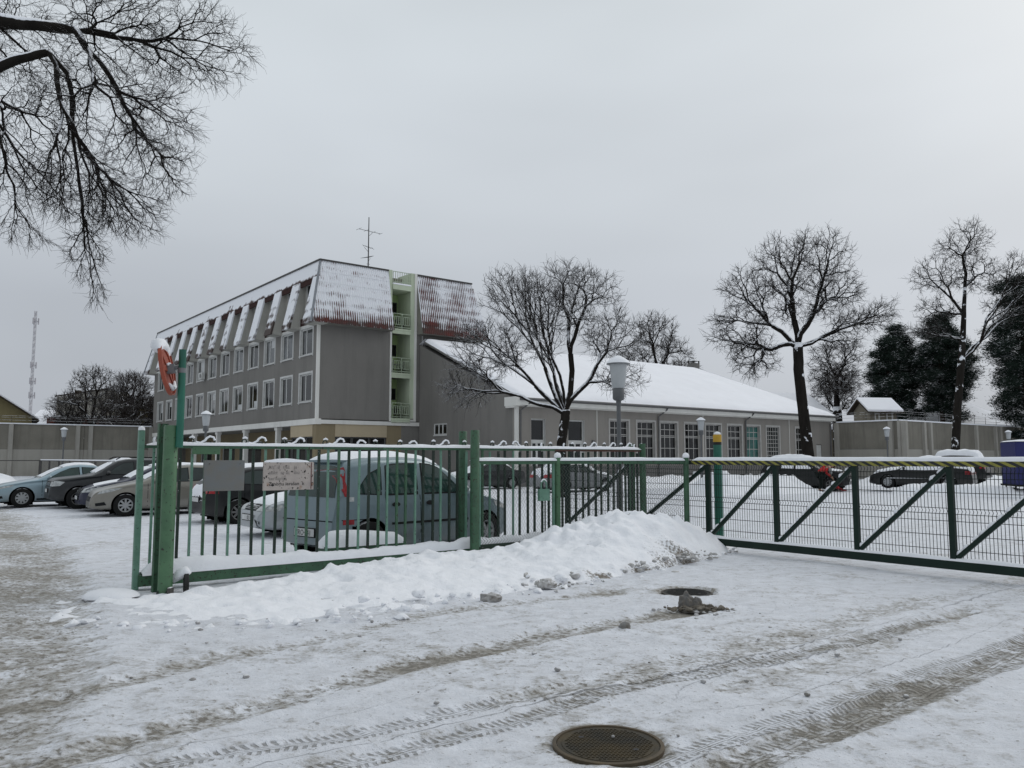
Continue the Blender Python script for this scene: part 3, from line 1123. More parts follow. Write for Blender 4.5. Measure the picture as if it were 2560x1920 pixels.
# ================================================================== windows (part > panes as sub-parts)
def window(parent, plane, a0, a1, z0, z1, out, name='window', cols=2, rows=1, frame=.07, depth=.12, pane=None, fm=None, surround=.10, mull=.05, sill=True, unequal=None, sur_mat=None):
    """plane 'x': wall at x=out facing -x, a is y; plane 'y': wall at y=out facing -y, a is x.
    surround trim proud of the wall, frame set back, panes further back"""
    fm = fm or M['frame_white']
    pane = pane or M['pane']

    def bx(mb, p0, p1, q0, q1, d0, d1):
        if plane == 'x':
            mb.box(out + d0, out + d1, p0, p1, q0, q1)
        else:
            mb.box(p0, p1, out + d0, out + d1, q0, q1)
    fr = MB()
    if surround:
        s = surround
        bx(fr, a0 - s, a0, z0 - s, z1 + s, -.03, .02)
        bx(fr, a1, a1 + s, z0 - s, z1 + s, -.03, .02)
        bx(fr, a0, a1, z1, z1 + s, -.031, .02)
    # reveals
    bx(fr, a0 - .004, a0 + .006, z0, z1, .0, depth + .02)
    bx(fr, a1 - .006, a1 + .004, z0, z1, .0, depth + .02)
    bx(fr, a0, a1, z1 - .006, z1 + .004, .0, depth + .02)
    # sash
    d0, d1 = depth - .05, depth
    bx(fr, a0, a0 + frame, z0, z1, d0, d1)
    bx(fr, a1 - frame, a1, z0, z1, d0, d1)
    bx(fr, a0 + frame, a1 - frame, z0, z0 + frame, d0, d1)
    bx(fr, a0 + frame, a1 - frame, z1 - frame, z1, d0, d1)
    A0, A1, Z0, Z1 = a0 + frame, a1 - frame, z0 + frame, z1 - frame
    cuts = unequal or [i / cols for i in range(1, cols)]
    xs = [A0] + [A0 + (A1 - A0) * c for c in cuts] + [A1]
    zs = [Z0 + (Z1 - Z0) * i / rows for i in range(rows + 1)] if not isinstance(rows, (list, tuple)) else [Z0] + [Z0 + (Z1 - Z0) * c for c in rows] + [Z1]
    for c in xs[1:-1]:
        bx(fr, c - mull / 2, c + mull / 2, Z0, Z1, d0 + .004, d1 - .002)
    for c in zs[1:-1]:
        bx(fr, A0, A1, c - mull / 2, c + mull / 2, d0 + .002, d1 - .001)
    w = fr.build(name, fm, parent)
    if sill:
        sl = MB()
        bx(sl, a0 - (surround or 0), a1 + (surround or 0), z0 - .07, z0 - .002, -.07, .05)
        sl.build('sill', fm, w)
    for i in range(len(xs) - 1):
        for j in range(len(zs) - 1):
            pm = MB()
            bx(pm, xs[i] + .003, xs[i + 1] - .003, zs[j] + .003, zs[j + 1] - .003, d1 - .03, d1 - .02)
            pm.build('pane', pane, w)
    return w


def wall_with_holes(mb, plane, out, thick, a0, a1, z0, z1, holes):
    """rectangular wall split round its window openings"""
    holes = sorted(holes)
    xs = sorted(set([a0, a1] + [h[0] for h in holes] + [h[1] for h in holes]))
    for p, q in zip(xs[:-1], xs[1:]):
        if q - p < 1e-5:
            continue
        mid = (p + q) / 2
        cut = sorted([(h[2], h[3]) for h in holes if h[0] - 1e-6 <= mid <= h[1] + 1e-6])
        z = z0
        for c0, c1 in cut + [(z1, z1)]:
            if c0 - z > 1e-4:
                if plane == 'x':
                    mb.box(out, out + thick, p, q, z, c0)
                else:
                    mb.box(p, q, out, out + thick, z, c0)
            z = max(z, c1)


# ================================================================== four-storey office building
OB = thing('office_building', 'grey four-storey office block with red corrugated mansard roof and green balconies', 'building', (-12.25, 50.0, 0), TH)
LEN, WID = 38.9, 12.0
WIN_Y = [1.70 + 3.15 * k for k in range(12)]
holes = []
for yc in WIN_Y:
    holes.append((yc - .95, yc + .95, 5.25, 7.05))
    holes.append((yc - .95, yc + .95, 8.28, 10.02))
mb = MB()
wall_with_holes(mb, 'x', 0, .3, 0, LEN, 4.12, 10.6, holes)
mb.build('facade_wall', M['render_main'], OB)
rg = random.Random(2)
for k, yc in enumerate(WIN_Y):
    for r_, (z0, z1) in enumerate(((5.25, 7.05), (8.28, 10.02))):
        w = window(OB, 'x', yc - .95, yc + .95, z0, z1, 0, cols=2, unequal=[.62], frame=.09, depth=.14, surround=.13, mull=.10,
                   pane=rg.choice((M['pane'], M['pane'], M['pane_light'], M['pane_dark'])) if r_ else rg.choice((M['pane_dark'], M['pane_dark'], M['pane'])))
        if (k, r_) in ((4, 0), (3, 0), (11, 0), (10, 0), (7, 1), (2, 1), (6, 0), (9, 1)):
            lo_ = z0 + .10 if k < 6 and not r_ else z1 - rg.uniform(.4, 1.3)
            hi_ = z0 + rg.uniform(.3, .75) if k < 6 and not r_ else z1 - .1
            MB().box(.105, .109, yc - .82, yc + rg.uniform(-.1, .25), lo_, hi_).build('blind', M['curtain'], w)
# back of the block and floors
MB().box(.3, WID, LEN - .3, LEN, 0, 13.9).build('end_wall', M['render_main'], OB)
MB().box(WID - .3, WID, 0, LEN - .3, 0, 13.9).build('rear_wall', M['render_main'], OB)
mb = MB()
for z in (4.0, 7.1, 10.2):
    mb.box(.35, WID - .35, .35, LEN - .35, z, z + .2)
mb.build('floor_slab', M['soffit'], OB)
# end wall seen towards the yard, with the balcony shaft left open
mb = MB()
wall_with_holes(mb, 'y', 0, .3, .3, WID - .3, 4.12, 10.6, [(5.28, 7.02, 4.3, 10.6)])
mb.build('gable_wall', M['render_main'], OB)
mb = MB()
mb.box(.0, .16, -.03, .0, 4.12, 10.1)
mb.box(-.03, .0, -.03, .13, 4.12, 10.1)
mb.build('corner_trim', M['trim'], OB)
# white string course over the ground floor
mb = MB()
mb.box(-.10, .3, -.10, LEN, 3.76, 4.12)
mb.box(.3, 7.55, -.10, .2, 3.80, 4.05)
mb.build('string_course', M['trim'], OB)
# ground floor: shop front at the corner, open arcade beyond
MB().box(0, 1.3, 0, .25, 0, 3.8).box(0, .3, .25, .45, 0, 3.8).build('corner_pier', M['tan'], OB)
MB().box(5.0, 6.1, 0, .25, 0, 3.8).build('pier', M['tan'], OB)
MB().box(.3, 3.2, 3.9, 4.1, 0, 3.8).build('return_wall', M['tan'], OB)
MB().box(6.1, WID, 0, .25, 0, 3.8).build('stained_wall', M['render_main'], OB)
mb = MB()
mb.box(1.3, 5.0, -.03, .16, 3.0, 3.80)
mb.box(-.03, .16, .45, 3.9, 3.0, 3.76)
mb.build('fascia_panel', M['beige'], OB)
for (a0, a1) in ((1.35, 2.5), (2.55, 3.75), (3.8, 4.95)):
    window(OB, 'y', a0, a1, .35, 2.98, .06, name='shop_window', cols=1, frame=.05, depth=.1, surround=0, pane=M['pane_dark'], fm=M['pipe'], sill=False)
for (a0, a1) in ((.5, 1.6), (1.65, 2.75), (2.8, 3.85)):
    window(OB, 'x', a0, a1, .35, 2.98, .06, name='shop_window', cols=1, frame=.05, depth=.1, surround=0, pane=M['pane_dark'], fm=M['pipe'], sill=False)
mb = MB()
wall_with_holes(mb, 'x', 3.2, .2, 4.1, LEN, 0, 3.8, [(5 + 6.3 * k, 8.2 + 6.3 * k, .8, 3.0) for k in range(5)])
mb.build('arcade_wall', M['tan'], OB)
for k in range(5):
    window(OB, 'x', 5.0 + 6.3 * k, 8.2 + 6.3 * k, .8, 3.0, 3.2, name='arcade_window', cols=2, frame=.06, depth=.1, surround=0, pane=M['pane_dark'])
for yc in (6.5, 12.8, 19.1, 25.4, 31.7, 38.4):
    c = MB().box(.02, .32, yc - .15, yc + .15, 0, 3.75)
    c.box(-.02, .36, yc - .24, yc + .24, 3.55, 3.752)
    c.build('column', M['trim'], OB)
MB().box(.33, 3.2, 4.1, LEN, 3.752, 3.80).build('arcade_ceiling', M['soffit'], OB)

# balcony shaft
mb = MB()
mb.box(5.28, 5.31, .3, 1.75, 4.3, 13.4)
mb.box(5.28, 7.02, 1.75, 1.95, 4.3, 13.4)
mb.build('balcony_back_wall', M['green_wall'], OB)
mb = MB()
mb.box(6.72, 7.02, .0, 1.75, 4.3, 14.32)
mb.box(5.02, 5.28, -.02, .30, 10.6, 14.32)
mb.build('balcony_side_wall', M['mint_wall'], OB)
mb = MB()
mb.box(5.16, 5.28, -.05, .0, 4.22, 10.1)
mb.box(7.02, 7.20, -.06, .3, 4.22, 14.32)
mb.box(5.16, 7.2, -.07, .0, 4.10, 4.22)
mb.build('balcony_trim', M['trim'], OB)
for i, z in enumerate((4.3, 7.35, 10.35)):
    s = MB().box(5.285, 6.715, -.12, 1.74, z - .12, z).box(5.285, 6.715, -.10, .06, z - .34, z - .12)
    b = s.build('balcony', M['mint_wall'], OB)
    rl = MB()
    for zz in (z + 1.02, z + .1):
        rl.beam((5.3, -.10, zz), (6.71, -.10, zz), .04, .04)
    for xx in (5.32, 6.0, 6.69):
        rl.beam((xx, -.10, z + .02), (xx, -.10, z + 1.0), .04, .04)
    for xc in (5.66, 6.35):
        for zz in (z + .28, z + .82):
            rl.beam((xc - .24, -.105, zz), (xc + .24, -.105, zz), .03, .03)
        for xx in (-.24, -.08, .08, .24):
            rl.beam((xc + xx, -.107, z + .28), (xc + xx, -.107, z + .82), .03, .03)
    rl.build('railing', M['rail_pale'], b)
    jk = MB()
    rj = random.Random(i + 3)
    for _ in range(12):
        x = rj.uniform(5.4, 6.5); y = rj.uniform(.2, 1.1)
        jk.beam((x, y, z), (x + rj.uniform(-.3, .3), y, z + rj.uniform(.4, 1.05)), .05, .03)
    jk.box(5.5, 6.4, .35, .85, z + .62, z + .66)
    jk.build('stored_clutter', M['dark_metal'], b)
    window(OB, 'y', 6.15, 6.62, z + 1.35, z + 2.15, 1.72, name='balcony_window', cols=1, frame=.03, depth=.02, surround=0, pane=M['pane_dark'], fm=M['pipe'], sill=False)
    window(OB, 'y', 5.33, 5.72, z + .05, z + 2.3, 1.72, name='balcony_door', cols=1, rows=[.45], frame=.05, depth=.02, surround=0, pane=M['pane_dark'], sill=False)
s = MB().box(5.285, 6.715, -.12, 1.74, 13.02, 13.36)
b = s.build('terrace_slab', M['mint_wall'], OB)
MB().cbox(5.285, 6.715, -.14, 1.7, 13.36, 13.46, .04).build('snow_cap', M['snow'], b)
rl = MB()
for zz in (14.25, 13.55):
    rl.beam((5.3, -.05, zz), (6.71, -.05, zz), .04, .04)
for i in range(9):
    xx = 5.32 + i * .171
    rl.beam((xx, -.05, 13.4), (xx, -.05, 14.25), .03, .03)
rl.build('railing', M['rail_pale'], b)
MB().box(5.3, 6.7, 1.2, 1.6, 13.46, 14.1).build('parapet', M['concrete_up'], b)

# mansard: corrugated sheets on the yard end, finned window bays on the long side
ZB, ZT, OUT, INS = 10.08, 14.25, .85, .10
def mans(t, dist):           # point on the slope: t 0 bottom .. 1 top, returns outward offset and z
    return -OUT + (OUT + INS) * t, ZB + (ZT - ZB) * t


def sheet(parent, m, a0, a1, t0, t1, lift, plane='y', period=.155, amp=.028, left_cut=None, right_cut=None):
    """corrugated sheet on the sloping face; left_cut/right_cut give the hip lines"""
    n = max(2, int((a1 - a0) / period * 6))
    v, f = [], []
    for j, t in enumerate((t0, t1)):
        o, z = mans(t, 0)
        lo = a0 if left_cut is None else max(a0, left_cut(t))
        hi = a1 if right_cut is None else min(a1, right_cut(t))
        for i in range(n + 1):
            a = a0 + (a1 - a0) * i / n
            a = min(max(a, lo), max(hi, lo))
            w = amp * math.sin(2 * PI * a / period) + lift + (.018 if j == 0 else 0)
            nrm = (-.975, .22)
            p = (o + nrm[0] * w, z + nrm[1] * w)
            v.append((a, p[0], p[1]) if plane == 'y' else (p[0], a, p[1]))
    for i in range(n):
        f.append((i, i + 1, n + 2 + i, n + 1 + i))
    mb_ = MB()
    mb_.add(v, f)
    return mb_.build('roof_sheet', m, parent, smooth='full', recalc=False)


mr = MB()
# carcass under the sheets (end face left, end face right, back)
def slab(x0b, x1b, x0t, x1t):
    ob, zb = mans(0, 0)
    ot, zt = mans(1, 0)
    mr.add([(x0b, ob + .06, zb), (x1b, ob + .06, zb), (x1t, ot + .06, zt), (x0t, ot + .06, zt),
            (x0b, .30, zb), (x1b, .30, zb), (x1t, .40, zt), (x0t, .40, zt)],
           [(0, 1, 2, 3), (4, 7, 6, 5), (0, 4, 5, 1), (3, 2, 6, 7), (0, 3, 7, 4), (1, 5, 6, 2)])
slab(-OUT + .06, 5.0, INS + .06, 5.0)
slab(7.22, WID + OUT, 7.22, WID - INS)
MR = mr.build('mansard_roof', M['soffit'], OB)
lc = lambda t: -OUT + (OUT + INS) * t
rc = lambda t: WID + OUT - (OUT + INS) * t
rows = 6
for r_ in range(rows):
    t0, t1 = r_ / rows - (.02 if r_ else 0), (r_ + 1) / rows
    xs = [-OUT, .3, 1.47, 2.64, 3.81, 5.0]
    for p, q in zip(xs[:-1], xs[1:]):
        sheet(MR, M['sheet'], p, q, t0, t1, .0, left_cut=lc)
    xs = [7.22, 8.39, 9.56, 10.73, 11.9, WID + OUT]
    for p, q in zip(xs[:-1], xs[1:]):
        if q > rc(t0) and p > rc(t0) - .05:
            continue
        sheet(MR, M['sheet_bare'], p, q, t0, t1, .0, right_cut=rc)
mb = MB()
for (x0, x1) in ((INS - .05, 5.05), (7.15, WID - INS)):
    mb.beam((x0, INS, ZT + .03), (x1, INS, ZT + .03), .16, .10)
mb.beam((INS, INS, ZT + .03), (INS, LEN - INS, ZT + .03), .16, .10)
mb.build('ridge_capping', M['dark_metal'], MR)
MB().beam((-OUT - .02, -OUT - .02, ZB), (INS, INS, ZT), .14, .05).build('hip_flashing', M['zinc'], MR)
MB().beam((-OUT - .02, LEN + OUT + .02, ZB), (INS, LEN - INS, ZT), .14, .05).build('hip_flashing', M['zinc'], MR)
# snowy flat roof
MB().box(INS + .2, WID - INS - .2, 2.2, LEN - INS - .2, 13.9, 14.18).build('flat_roof', M['snow_roof'], MR)
mb = MB()
mb.add([(WID - .3, 0, 13.9), (WID - INS, 0, 14.25), (WID - INS, LEN, 14.25), (WID + OUT, LEN, ZB), (WID + OUT, -OUT + .1, ZB), (WID - INS, .15, 14.25)], [(2, 3, 4, 5)])
mb.build('rear_slope', M['red_sheet'], MR)
# long side: continuous band at the top and full slope at both corners
def long_panel(y0, y1, t0, t1, m, name, lc_=None):
    ob, zb = mans(t0, 0)
    ot, zt = mans(t1, 0)
    yb0 = y0 if lc_ is None else lc_[0](t0)
    yt0 = y0 if lc_ is None else lc_[0](t1)
    yb1 = y1 if lc_ is None else lc_[1](t0)
    yt1 = y1 if lc_ is None else lc_[1](t1)
    mb_ = MB()
    mb_.add([(ob, yb0, zb), (ob, yb1, zb), (ot, yt1, zt), (ot, yt0, zt),
             (ob + .12, yb0, zb - .02), (ob + .12, yb1, zb - .02), (ot + .12, yt1, zt - .02), (ot + .12, yt0, zt - .02)],
            [(0, 3, 2, 1), (4, 5, 6, 7), (0, 1, 5, 4), (1, 2, 6, 5), (2, 3, 7, 6), (3, 0, 4, 7)])
    return mb_.build(name, m, MR)
TB = .74
long_panel(0, LEN, TB, 1, M['sheet_band'], 'top_band', (lambda t: lc(t), lambda t: LEN + OUT - (OUT + INS) * t))
# bay windows and fins
FIN_W = 1.2
def fin(y0, y1, lc_=None, t_lo=0.0, m=None):
    """strip of roof left standing between two window bays: sloped front, two cheeks, soffit"""
    ob, zb = mans(t_lo, 0)
    ot, zt = mans(TB, 0)
    fr = long_panel(y0, y1, t_lo, TB, m or M['sheet_fin'], 'roof_fin', lc_)
    mb_ = MB()
    yb0 = y0 if lc_ is None else lc_[0](t_lo)
    yb1 = y1 if lc_ is None else lc_[1](t_lo)
    yt0 = y0 if lc_ is None else lc_[0](TB)
    yt1 = y1 if lc_ is None else lc_[1](TB)
    bk = .27
    for (yb, yt, e_) in ((yb0, yt0, .02), (yb1, yt1, -.02)):
        mb_.add([(ob + .12, yb + e_, zb), (ot + .12, yt + e_, zt), (bk, yt + e_, zt), (bk, yb + e_, zb - .05)], [(0, 1, 2, 3)])
    mb_.add([(ob + .10, yb0, zb + .01), (bk, yb0, zb - .04), (bk, yb1, zb - .04), (ob + .10, yb1, zb + .01)], [(0, 1, 2, 3)])
    mb_.build('cheek', M['cheek'], fr, recalc=False)
    return fr


fin(-OUT, .62, (lambda t: lc(t), lambda t: .62))
for k in range(11):
    yc = WIN_Y[k] + 1.575
    fin(yc - FIN_W / 2, yc + FIN_W / 2)
fin(LEN - .7, LEN + OUT, (lambda t: LEN - .7, lambda t: LEN + OUT - (OUT + INS) * t))
ot, ztb = mans(TB, 0)
holes3 = [(yc - .85, yc + .85, 10.85, ztb - .12) for yc in WIN_Y]
mb = MB()
wall_with_holes(mb, 'x', .27, .2, .3, LEN - .3, 10.6, ztb + .3, holes3)
mb.build('attic_wall', M['cheek'], MR)
for yc in WIN_Y:
    MB().box(-.06, .27, yc - .94, yc + .94, 10.25, 10.72).build('apron', M['red_sheet'], MR)
    MB().box(ot + .02, ot + .09, yc - .94, yc + .94, ztb - .36, ztb + .02).box(ot + .09, .27, yc - .94, yc + .94, ztb - .02, ztb + .02).build('valance', M['red_sheet'], MR)
for yc in WIN_Y:
    window(OB, 'x', yc - .85, yc + .85, 10.85, ztb - .12, .27, name='attic_window', cols=2, frame=.08, depth=.1, surround=0, mull=.08, pane=M['pane_dark'])
mb = MB()
mb.box(-.02, .05, 0, LEN, 10.12, 10.24)
mb.build('eaves_trim', M['trim'], OB)
# small fittings
ac = MB().cbox(-.42, -.08, 22.2, 23.0, 8.28, 8.86, .03)
aco = ac.build('air_conditioner', M['frame_white'], OB)
MB().lathe([(.2, -.43), (.18, -.435), (.02, -.435)], 18, (0, 22.5, 8.57), 'x').build('fan_grille', M['pipe'], aco)
MB().tube([(7.62, -.12, 10.0), (7.62, -.12, .2)], .055, 8).build('downpipe', M['pipe_white'], OB, True)
MB().tube([(7.95, -.12, 5.8), (7.95, -.12, .2)], .03, 6).build('conduit', M['pipe_white'], OB)
# roof aerial
A = thing('roof_aerial', 'tall thin television aerial standing on the office roof', 'aerial', tuple(Vector((-12.25, 50, 0)) + E1 * 4.8 + E2 * 2.6 + Vector((0, 0, 14.18))), TH)
MB().tube([(0, 0, 0), (0, 0, 4.35)], [.045, .03], 6).build('mast', M['ink'], A)
for z, n, L, an in ((1.5, 7, 1.1, .6), (3.35, 4, 1.8, 0.1), (2.2, 4, .7, 2.4)):
    mb = MB()
    d = Vector((math.cos(an), math.sin(an), .0 if z > 3 else .35))
    mb.tube([Vector((0, 0, z)) - d * L * .45, Vector((0, 0, z)) + d * L * .55], .016, 5)
    for i in range(n):
        c = Vector((0, 0, z)) + d * (L * (i / (n - 1) - .45))
        q = Vector((-math.sin(an), math.cos(an), 0)) * (.34 - .04 * i)
        mb.tube([c - q, c + q], .012, 4)
    mb.tube([(0, 0, z - .35), Vector((0, 0, z - .1)) + d * .3], .012, 4)
    mb.build('yagi', M['ink'], A)
mb = MB()
for i in range(5):
    mb.tube([(-.25 + .03 * i, 0, .35 + .16 * i), (.25 - .03 * i, 0, .35 + .16 * i)], .012, 4)
mb.build('dipole', M['ink'], A)

# ================================================================== long low annex
AX = thing('annex_building', 'long single-storey grey building with deep snow on its pitched roof', 'building', (.25, 46.1, 0), TH)
AL, AK, EZ, RW = 33.4, 10.7, 5.15, 10.0
RZ = EZ + .438 * RW
WX = [(7.55, 9.25), (10.05, 11.75), (12.3, 14.0), (14.8, 16.45), (17.05, 18.75), (19.55, 21.2), (21.75, 23.45), (24.3, 25.95), (28.2, 29.85)]
DX = [(1.1, 2.2), (4.0, 5.35)]
holes = [(a, b, 1.5, 4.03) for a, b in WX] + [(a, b, .1, 3.95) for a, b in DX] + [(31.1, 31.9, .1, 2.75)]
mb = MB()
wall_with_holes(mb, 'y', 0, .35, 0, AL, .0, EZ - .4, holes)
mb.build('front_wall', M['render_annex'], AX)
# gable wall: its top follows the roof slope
mb = MB()
gw = [(0, .35, 0), (0, 7.24, 0), (0, 7.24, 3.15), (0, .35, 3.15)]
mb.prism(gw, (.35, 0, 0))
mb.prism([(0, 7.24, 0), (0, 8.8, 0), (0, 8.8, 3.15), (0, 7.24, 3.15)], (.35, 0, 0))
mb.prism([(0, 8.8, 0), (0, AK, 0), (0, AK, 3.15), (0, 8.8, 3.15)], (.35, 0, 0))
mb.prism([(0, .35, 3.15), (0, 7.24, 3.15), (0, 7.24, 3.9), (0, .35, 3.9)], (.35, 0, 0))
mb.prism([(0, 8.8, 3.15), (0, AK, 3.15), (0, AK, 3.9), (0, 8.8, 3.9)], (.35, 0, 0))
mb.prism([(0, .35, 3.9), (0, AK, 3.9), (0, AK, EZ - .15 + .438 * min(AK, RW)), (0, .35, EZ - .15 + .438 * .35)], (.35, 0, 0))
mb.build('gable_wall', M['render_main'], AX)
window(AX, 'x', 7.24, 8.8, 3.15, 3.9, 0, cols=3, frame=.08, depth=.08, surround=.0, mull=.12, pane=M['pane_dark'])
MB().box(0, AL, -.02, 0, .0, 1.15).box(-.02, 0, 0, AK, 0, .9).build('plinth', M['plinth'], AX)
mb = MB()
mb.box(-.02, AL + .05, -.40, .0, EZ - .46, EZ - .13)
mb.box(-.02, AL + .05, -.14, .0, EZ - .52, EZ - .42)
mb.box(-.30, -.02, -.40, .75, EZ - .50, EZ + .02)
mb.box(-.26, -.0, -.14, .70, EZ - .60, EZ - .50)
mb.build('cornice', M['trim'], AX)
MB().box(-.05, .16, -.04, .0, 0, EZ - .5).box(-.04, .0, 0, .14, 0, EZ - .5).build('corner_trim', M['trim'], AX)
# roof: slab and its snow
def roof_pts(lift, grow=0.0):
    g = grow
    return [(-.06 - g, -.45 - g, EZ - .08 + lift), (AL + .3, -.45 - g, EZ - .08 + lift), (28.5, RW, RZ + lift), (-.06 - g, RW, RZ + lift), (AL + .3, RW + 2, EZ - .08 + lift)]
a = roof_pts(0)
b = roof_pts(-.12)
mb = MB()
mb.add([a[0], a[1], a[2], a[3]] + [b[0], b[1], b[2], b[3]], [(0, 1, 2, 3), (4, 7, 6, 5), (0, 4, 5, 1), (3, 7, 4, 0), (1, 5, 6, 2)])
mb.add([a[1], a[4], a[2]], [(0, 1, 2)])
RF = mb.build('roof', M['plinth'], AX)
# snow blanket as a soft height field over the slope
nx_, ny_ = 150, 44
v, f = [], []
for j in range(ny_ + 1):
    for i in range(nx_ + 1):
        t = j / ny_
        xl, xr = -.02, AL + .25 - (AL + .25 - 28.6) * t
        x = xl + (xr - xl) * i / nx_
        y = -.40 + (RW + .40) * t
        z = EZ - .06 + (RZ - EZ + .06) * t
        v.append((x, y, z))
v = np.array(v)
dep = .21 + .05 * fbm(v[:, 0] * .25, v[:, 1] * .25, 3, 3) + .02 * fbm(v[:, 0] * 1.5, v[:, 1] * 1.5, 7, 3)
T_ = np.repeat(np.arange(ny_ + 1) / ny_, nx_ + 1)
I_ = np.tile(np.arange(nx_ + 1) / nx_, ny_ + 1)
thaw = np.clip((T_ * RW) / .45, 0, 1) ** .6 * np.clip(I_ * 33 / .3, 0, 1) ** .5 * np.clip((1 - I_) * 33 / .4, .15, 1) ** .5
ragged = .12 * fbm(v[:, 0] * 1.1, v[:, 0] * .3, 15, 4)
v[:, 1] += np.where(T_ < .001, ragged, 0)
v[:, 2] += np.where(T_ < .001, ragged * .438, 0) + dep * thaw + .01
idx = np.arange((nx_ + 1) * (ny_ + 1)).reshape(ny_ + 1, nx_ + 1)
f = np.stack([idx[:-1, :-1], idx[:-1, 1:], idx[1:, 1:], idx[1:, :-1]], -1).reshape(-1, 4)
fast_mesh('roof_snow', v, f, M['snow_roof'], RF, True)
hp = MB()
hp.add([(AL + .28, -.36, EZ + .06), (AL + .28, RW + 2, EZ + .06), (28.55, RW, RZ + .2)], [(0, 1, 2)])
hp.build('hip_snow', M['snow_roof'], RF)
bs = MB().add([(-.02, RW, RZ + .2), (28.6, RW, RZ + .2), (28.6, RW + 9, EZ + 1), (-.02, RW + 9, EZ + 1)], [(0, 1, 2, 3)])
bs.build('rear_slope_snow', M['snow_roof'], RF)
mb = MB()
mb.tube([(-.06, -.50, EZ - .10), (AL + .3, -.50, EZ - .10)], .075, 8)
mb.build('gutter', M['pipe'], AX)
for xx in (.25, 12.05, 21.6, 33.15):
    MB().tube([(xx + .5, -.50, EZ - .15), (xx + .45, -.42, EZ - .3), (xx, -.10, EZ - .75), (xx, -.08, .2)], .055, 8).build('downpipe', M['pipe'], AX, True)
for xx in (6.4, 16.75, 27.3):
    MB().box(xx, xx + .05, -.012, .0, 1.15, EZ - .53).build('joint_strip', M['trim'], AX)
for i, (a0, a1) in enumerate(WX):
    if i == 7:
        w = window(AX, 'y', a0, a1, 1.5, 4.03, 0, cols=5, rows=8, frame=.05, depth=.14, surround=.12, mull=.035, fm=M['frame_grey'], pane=M['pane'])
    else:
        w = window(AX, 'y', a0, a1, 1.5, 4.03, 0, cols=3, rows=[.31, .62, .66, .83], frame=.06, depth=.2, surround=.12, mull=.045, fm=M['frame_grey'], pane=M['pane_green'] if i == 6 else M['pane_dark'])
for (a0, a1) in DX:
    w = window(AX, 'y', a0, a1, .1, 3.95, 0, name='glazed_door', cols=1, rows=[.64], frame=.07, depth=.2, surround=.0, mull=.08, pane=M['pane_dark'], sill=False)
    mb = MB()
    mb.box(a0 + .07, a0 + .22, .16, .2, .17, 2.55)
    mb.box(a1 - .22, a1 - .07, .16, .2, .17, 2.55)
    mb.box((a0 + a1) / 2 - .08, (a0 + a1) / 2 + .08, .16, .2, .17, 2.55)
    mb.box(a0 + .07, a1 - .07, .14, .2, 2.52, 2.72)
    mb.build('door_leaf', M['frame_white'], w)
MB().box(31.15, 31.85, .05, .1, .1, 2.7).build('door', M['frame_white'], AX)
MB().box(5.95, 6.15, -.12, -.01, 2.35, 2.75).build('meter_box', M['pipe'], AX)
ch = MB().box(29.0, 29.75, RW + .6, RW + 1.35, 8.0, RZ + .75)
cho = ch.build('chimney', M['plinth'], RF)
mb = MB()
for dx in (0, .66):
    for dy in (0, .66):
        mb.box(29.0 + dx, 29.09 + dx, RW + .6 + dy, RW + .69 + dy, RZ + .75, RZ + .95)
mb.add([(28.9, RW + .5, RZ + .95), (29.85, RW + .5, RZ + .95), (29.85, RW + 1.45, RZ + .95), (28.9, RW + 1.45, RZ + .95), (29.37, RW + .97, RZ + 1.22)],
       [(0, 1, 4), (1, 2, 4), (2, 3, 4), (3, 0, 4), (0, 3, 2, 1)])
mb.build('chimney_cap', M['dark_metal'], cho)
# ================================================================== concrete perimeter walls (panel by panel)
def perimeter(name, label, segs, H):
    """segs: list of (start, direction vector, number of bays, bay length)"""
    p0 = segs[0][0]
    t = thing(name, label, 'wall', (p0[0], p0[1], 0))
    o = Vector((p0[0], p0[1], 0))
    for (s, d, nb, bl) in segs:
        s = Vector((s[0], s[1], 0)) - o
        d = Vector((d[0], d[1], 0)).normalized()
        nrm = Vector((d.y, -d.x, 0))
        for k in range(nb):
            a, b_ = s + d * (k * bl + .02), s + d * ((k + 1) * bl - .02)
            mid = H * .52
            for (z0, z1, m) in ((-.1, mid - .03, M['concrete_lo']), (mid + .01, H, M['concrete_up'])):
                MB().prism([(a.x, a.y, z0), (b_.x, b_.y, z0), (b_.x, b_.y, z1), (a.x, a.y, z1)], tuple(-nrm * .16)).build('panel', m, t)
            MB().prism([(a.x, a.y, mid - .028), (b_.x, b_.y, mid - .028), (b_.x, b_.y, mid + .008), (a.x, a.y, mid + .008)], tuple(-nrm * .10)).build('joint', M['plinth'], t)
        for k in range(nb + 1):
            c = s + d * (k * bl)
            for e_ in ((-.55, .55) if k % 3 == 1 else (0,)):
                q = c + d * e_
                x = d * .2
                y = nrm * .22
                MB().prism([q - x, q + x, q + x * .8 + y, q - x * .8 + y], (0, 0, H - .03)).build('pilaster', M['pilaster'], t)
        e_ = s + d * (nb * bl)
        c = MB().beam(s + nrm * -.05 + Vector((0, 0, H + .05)), e_ + nrm * -.05 + Vector((0, 0, H + .05)), .34, .10)
        c.build('coping_snow', M['snow'], t)
        w = MB()
        for k in range(nb * 2 + 1):
            q = s + d * (k * bl / 2)
            w.tube([q + Vector((0, 0, H)), q + Vector((0, 0, H + .75))], .02, 4)
        for z in (.35, .6, .75):
            w.tube([s + Vector((0, 0, H + z)), e_ + Vector((0, 0, H + z))], .012, 3)
        w.build('top_wire', M['dark_metal'], t)
    return t


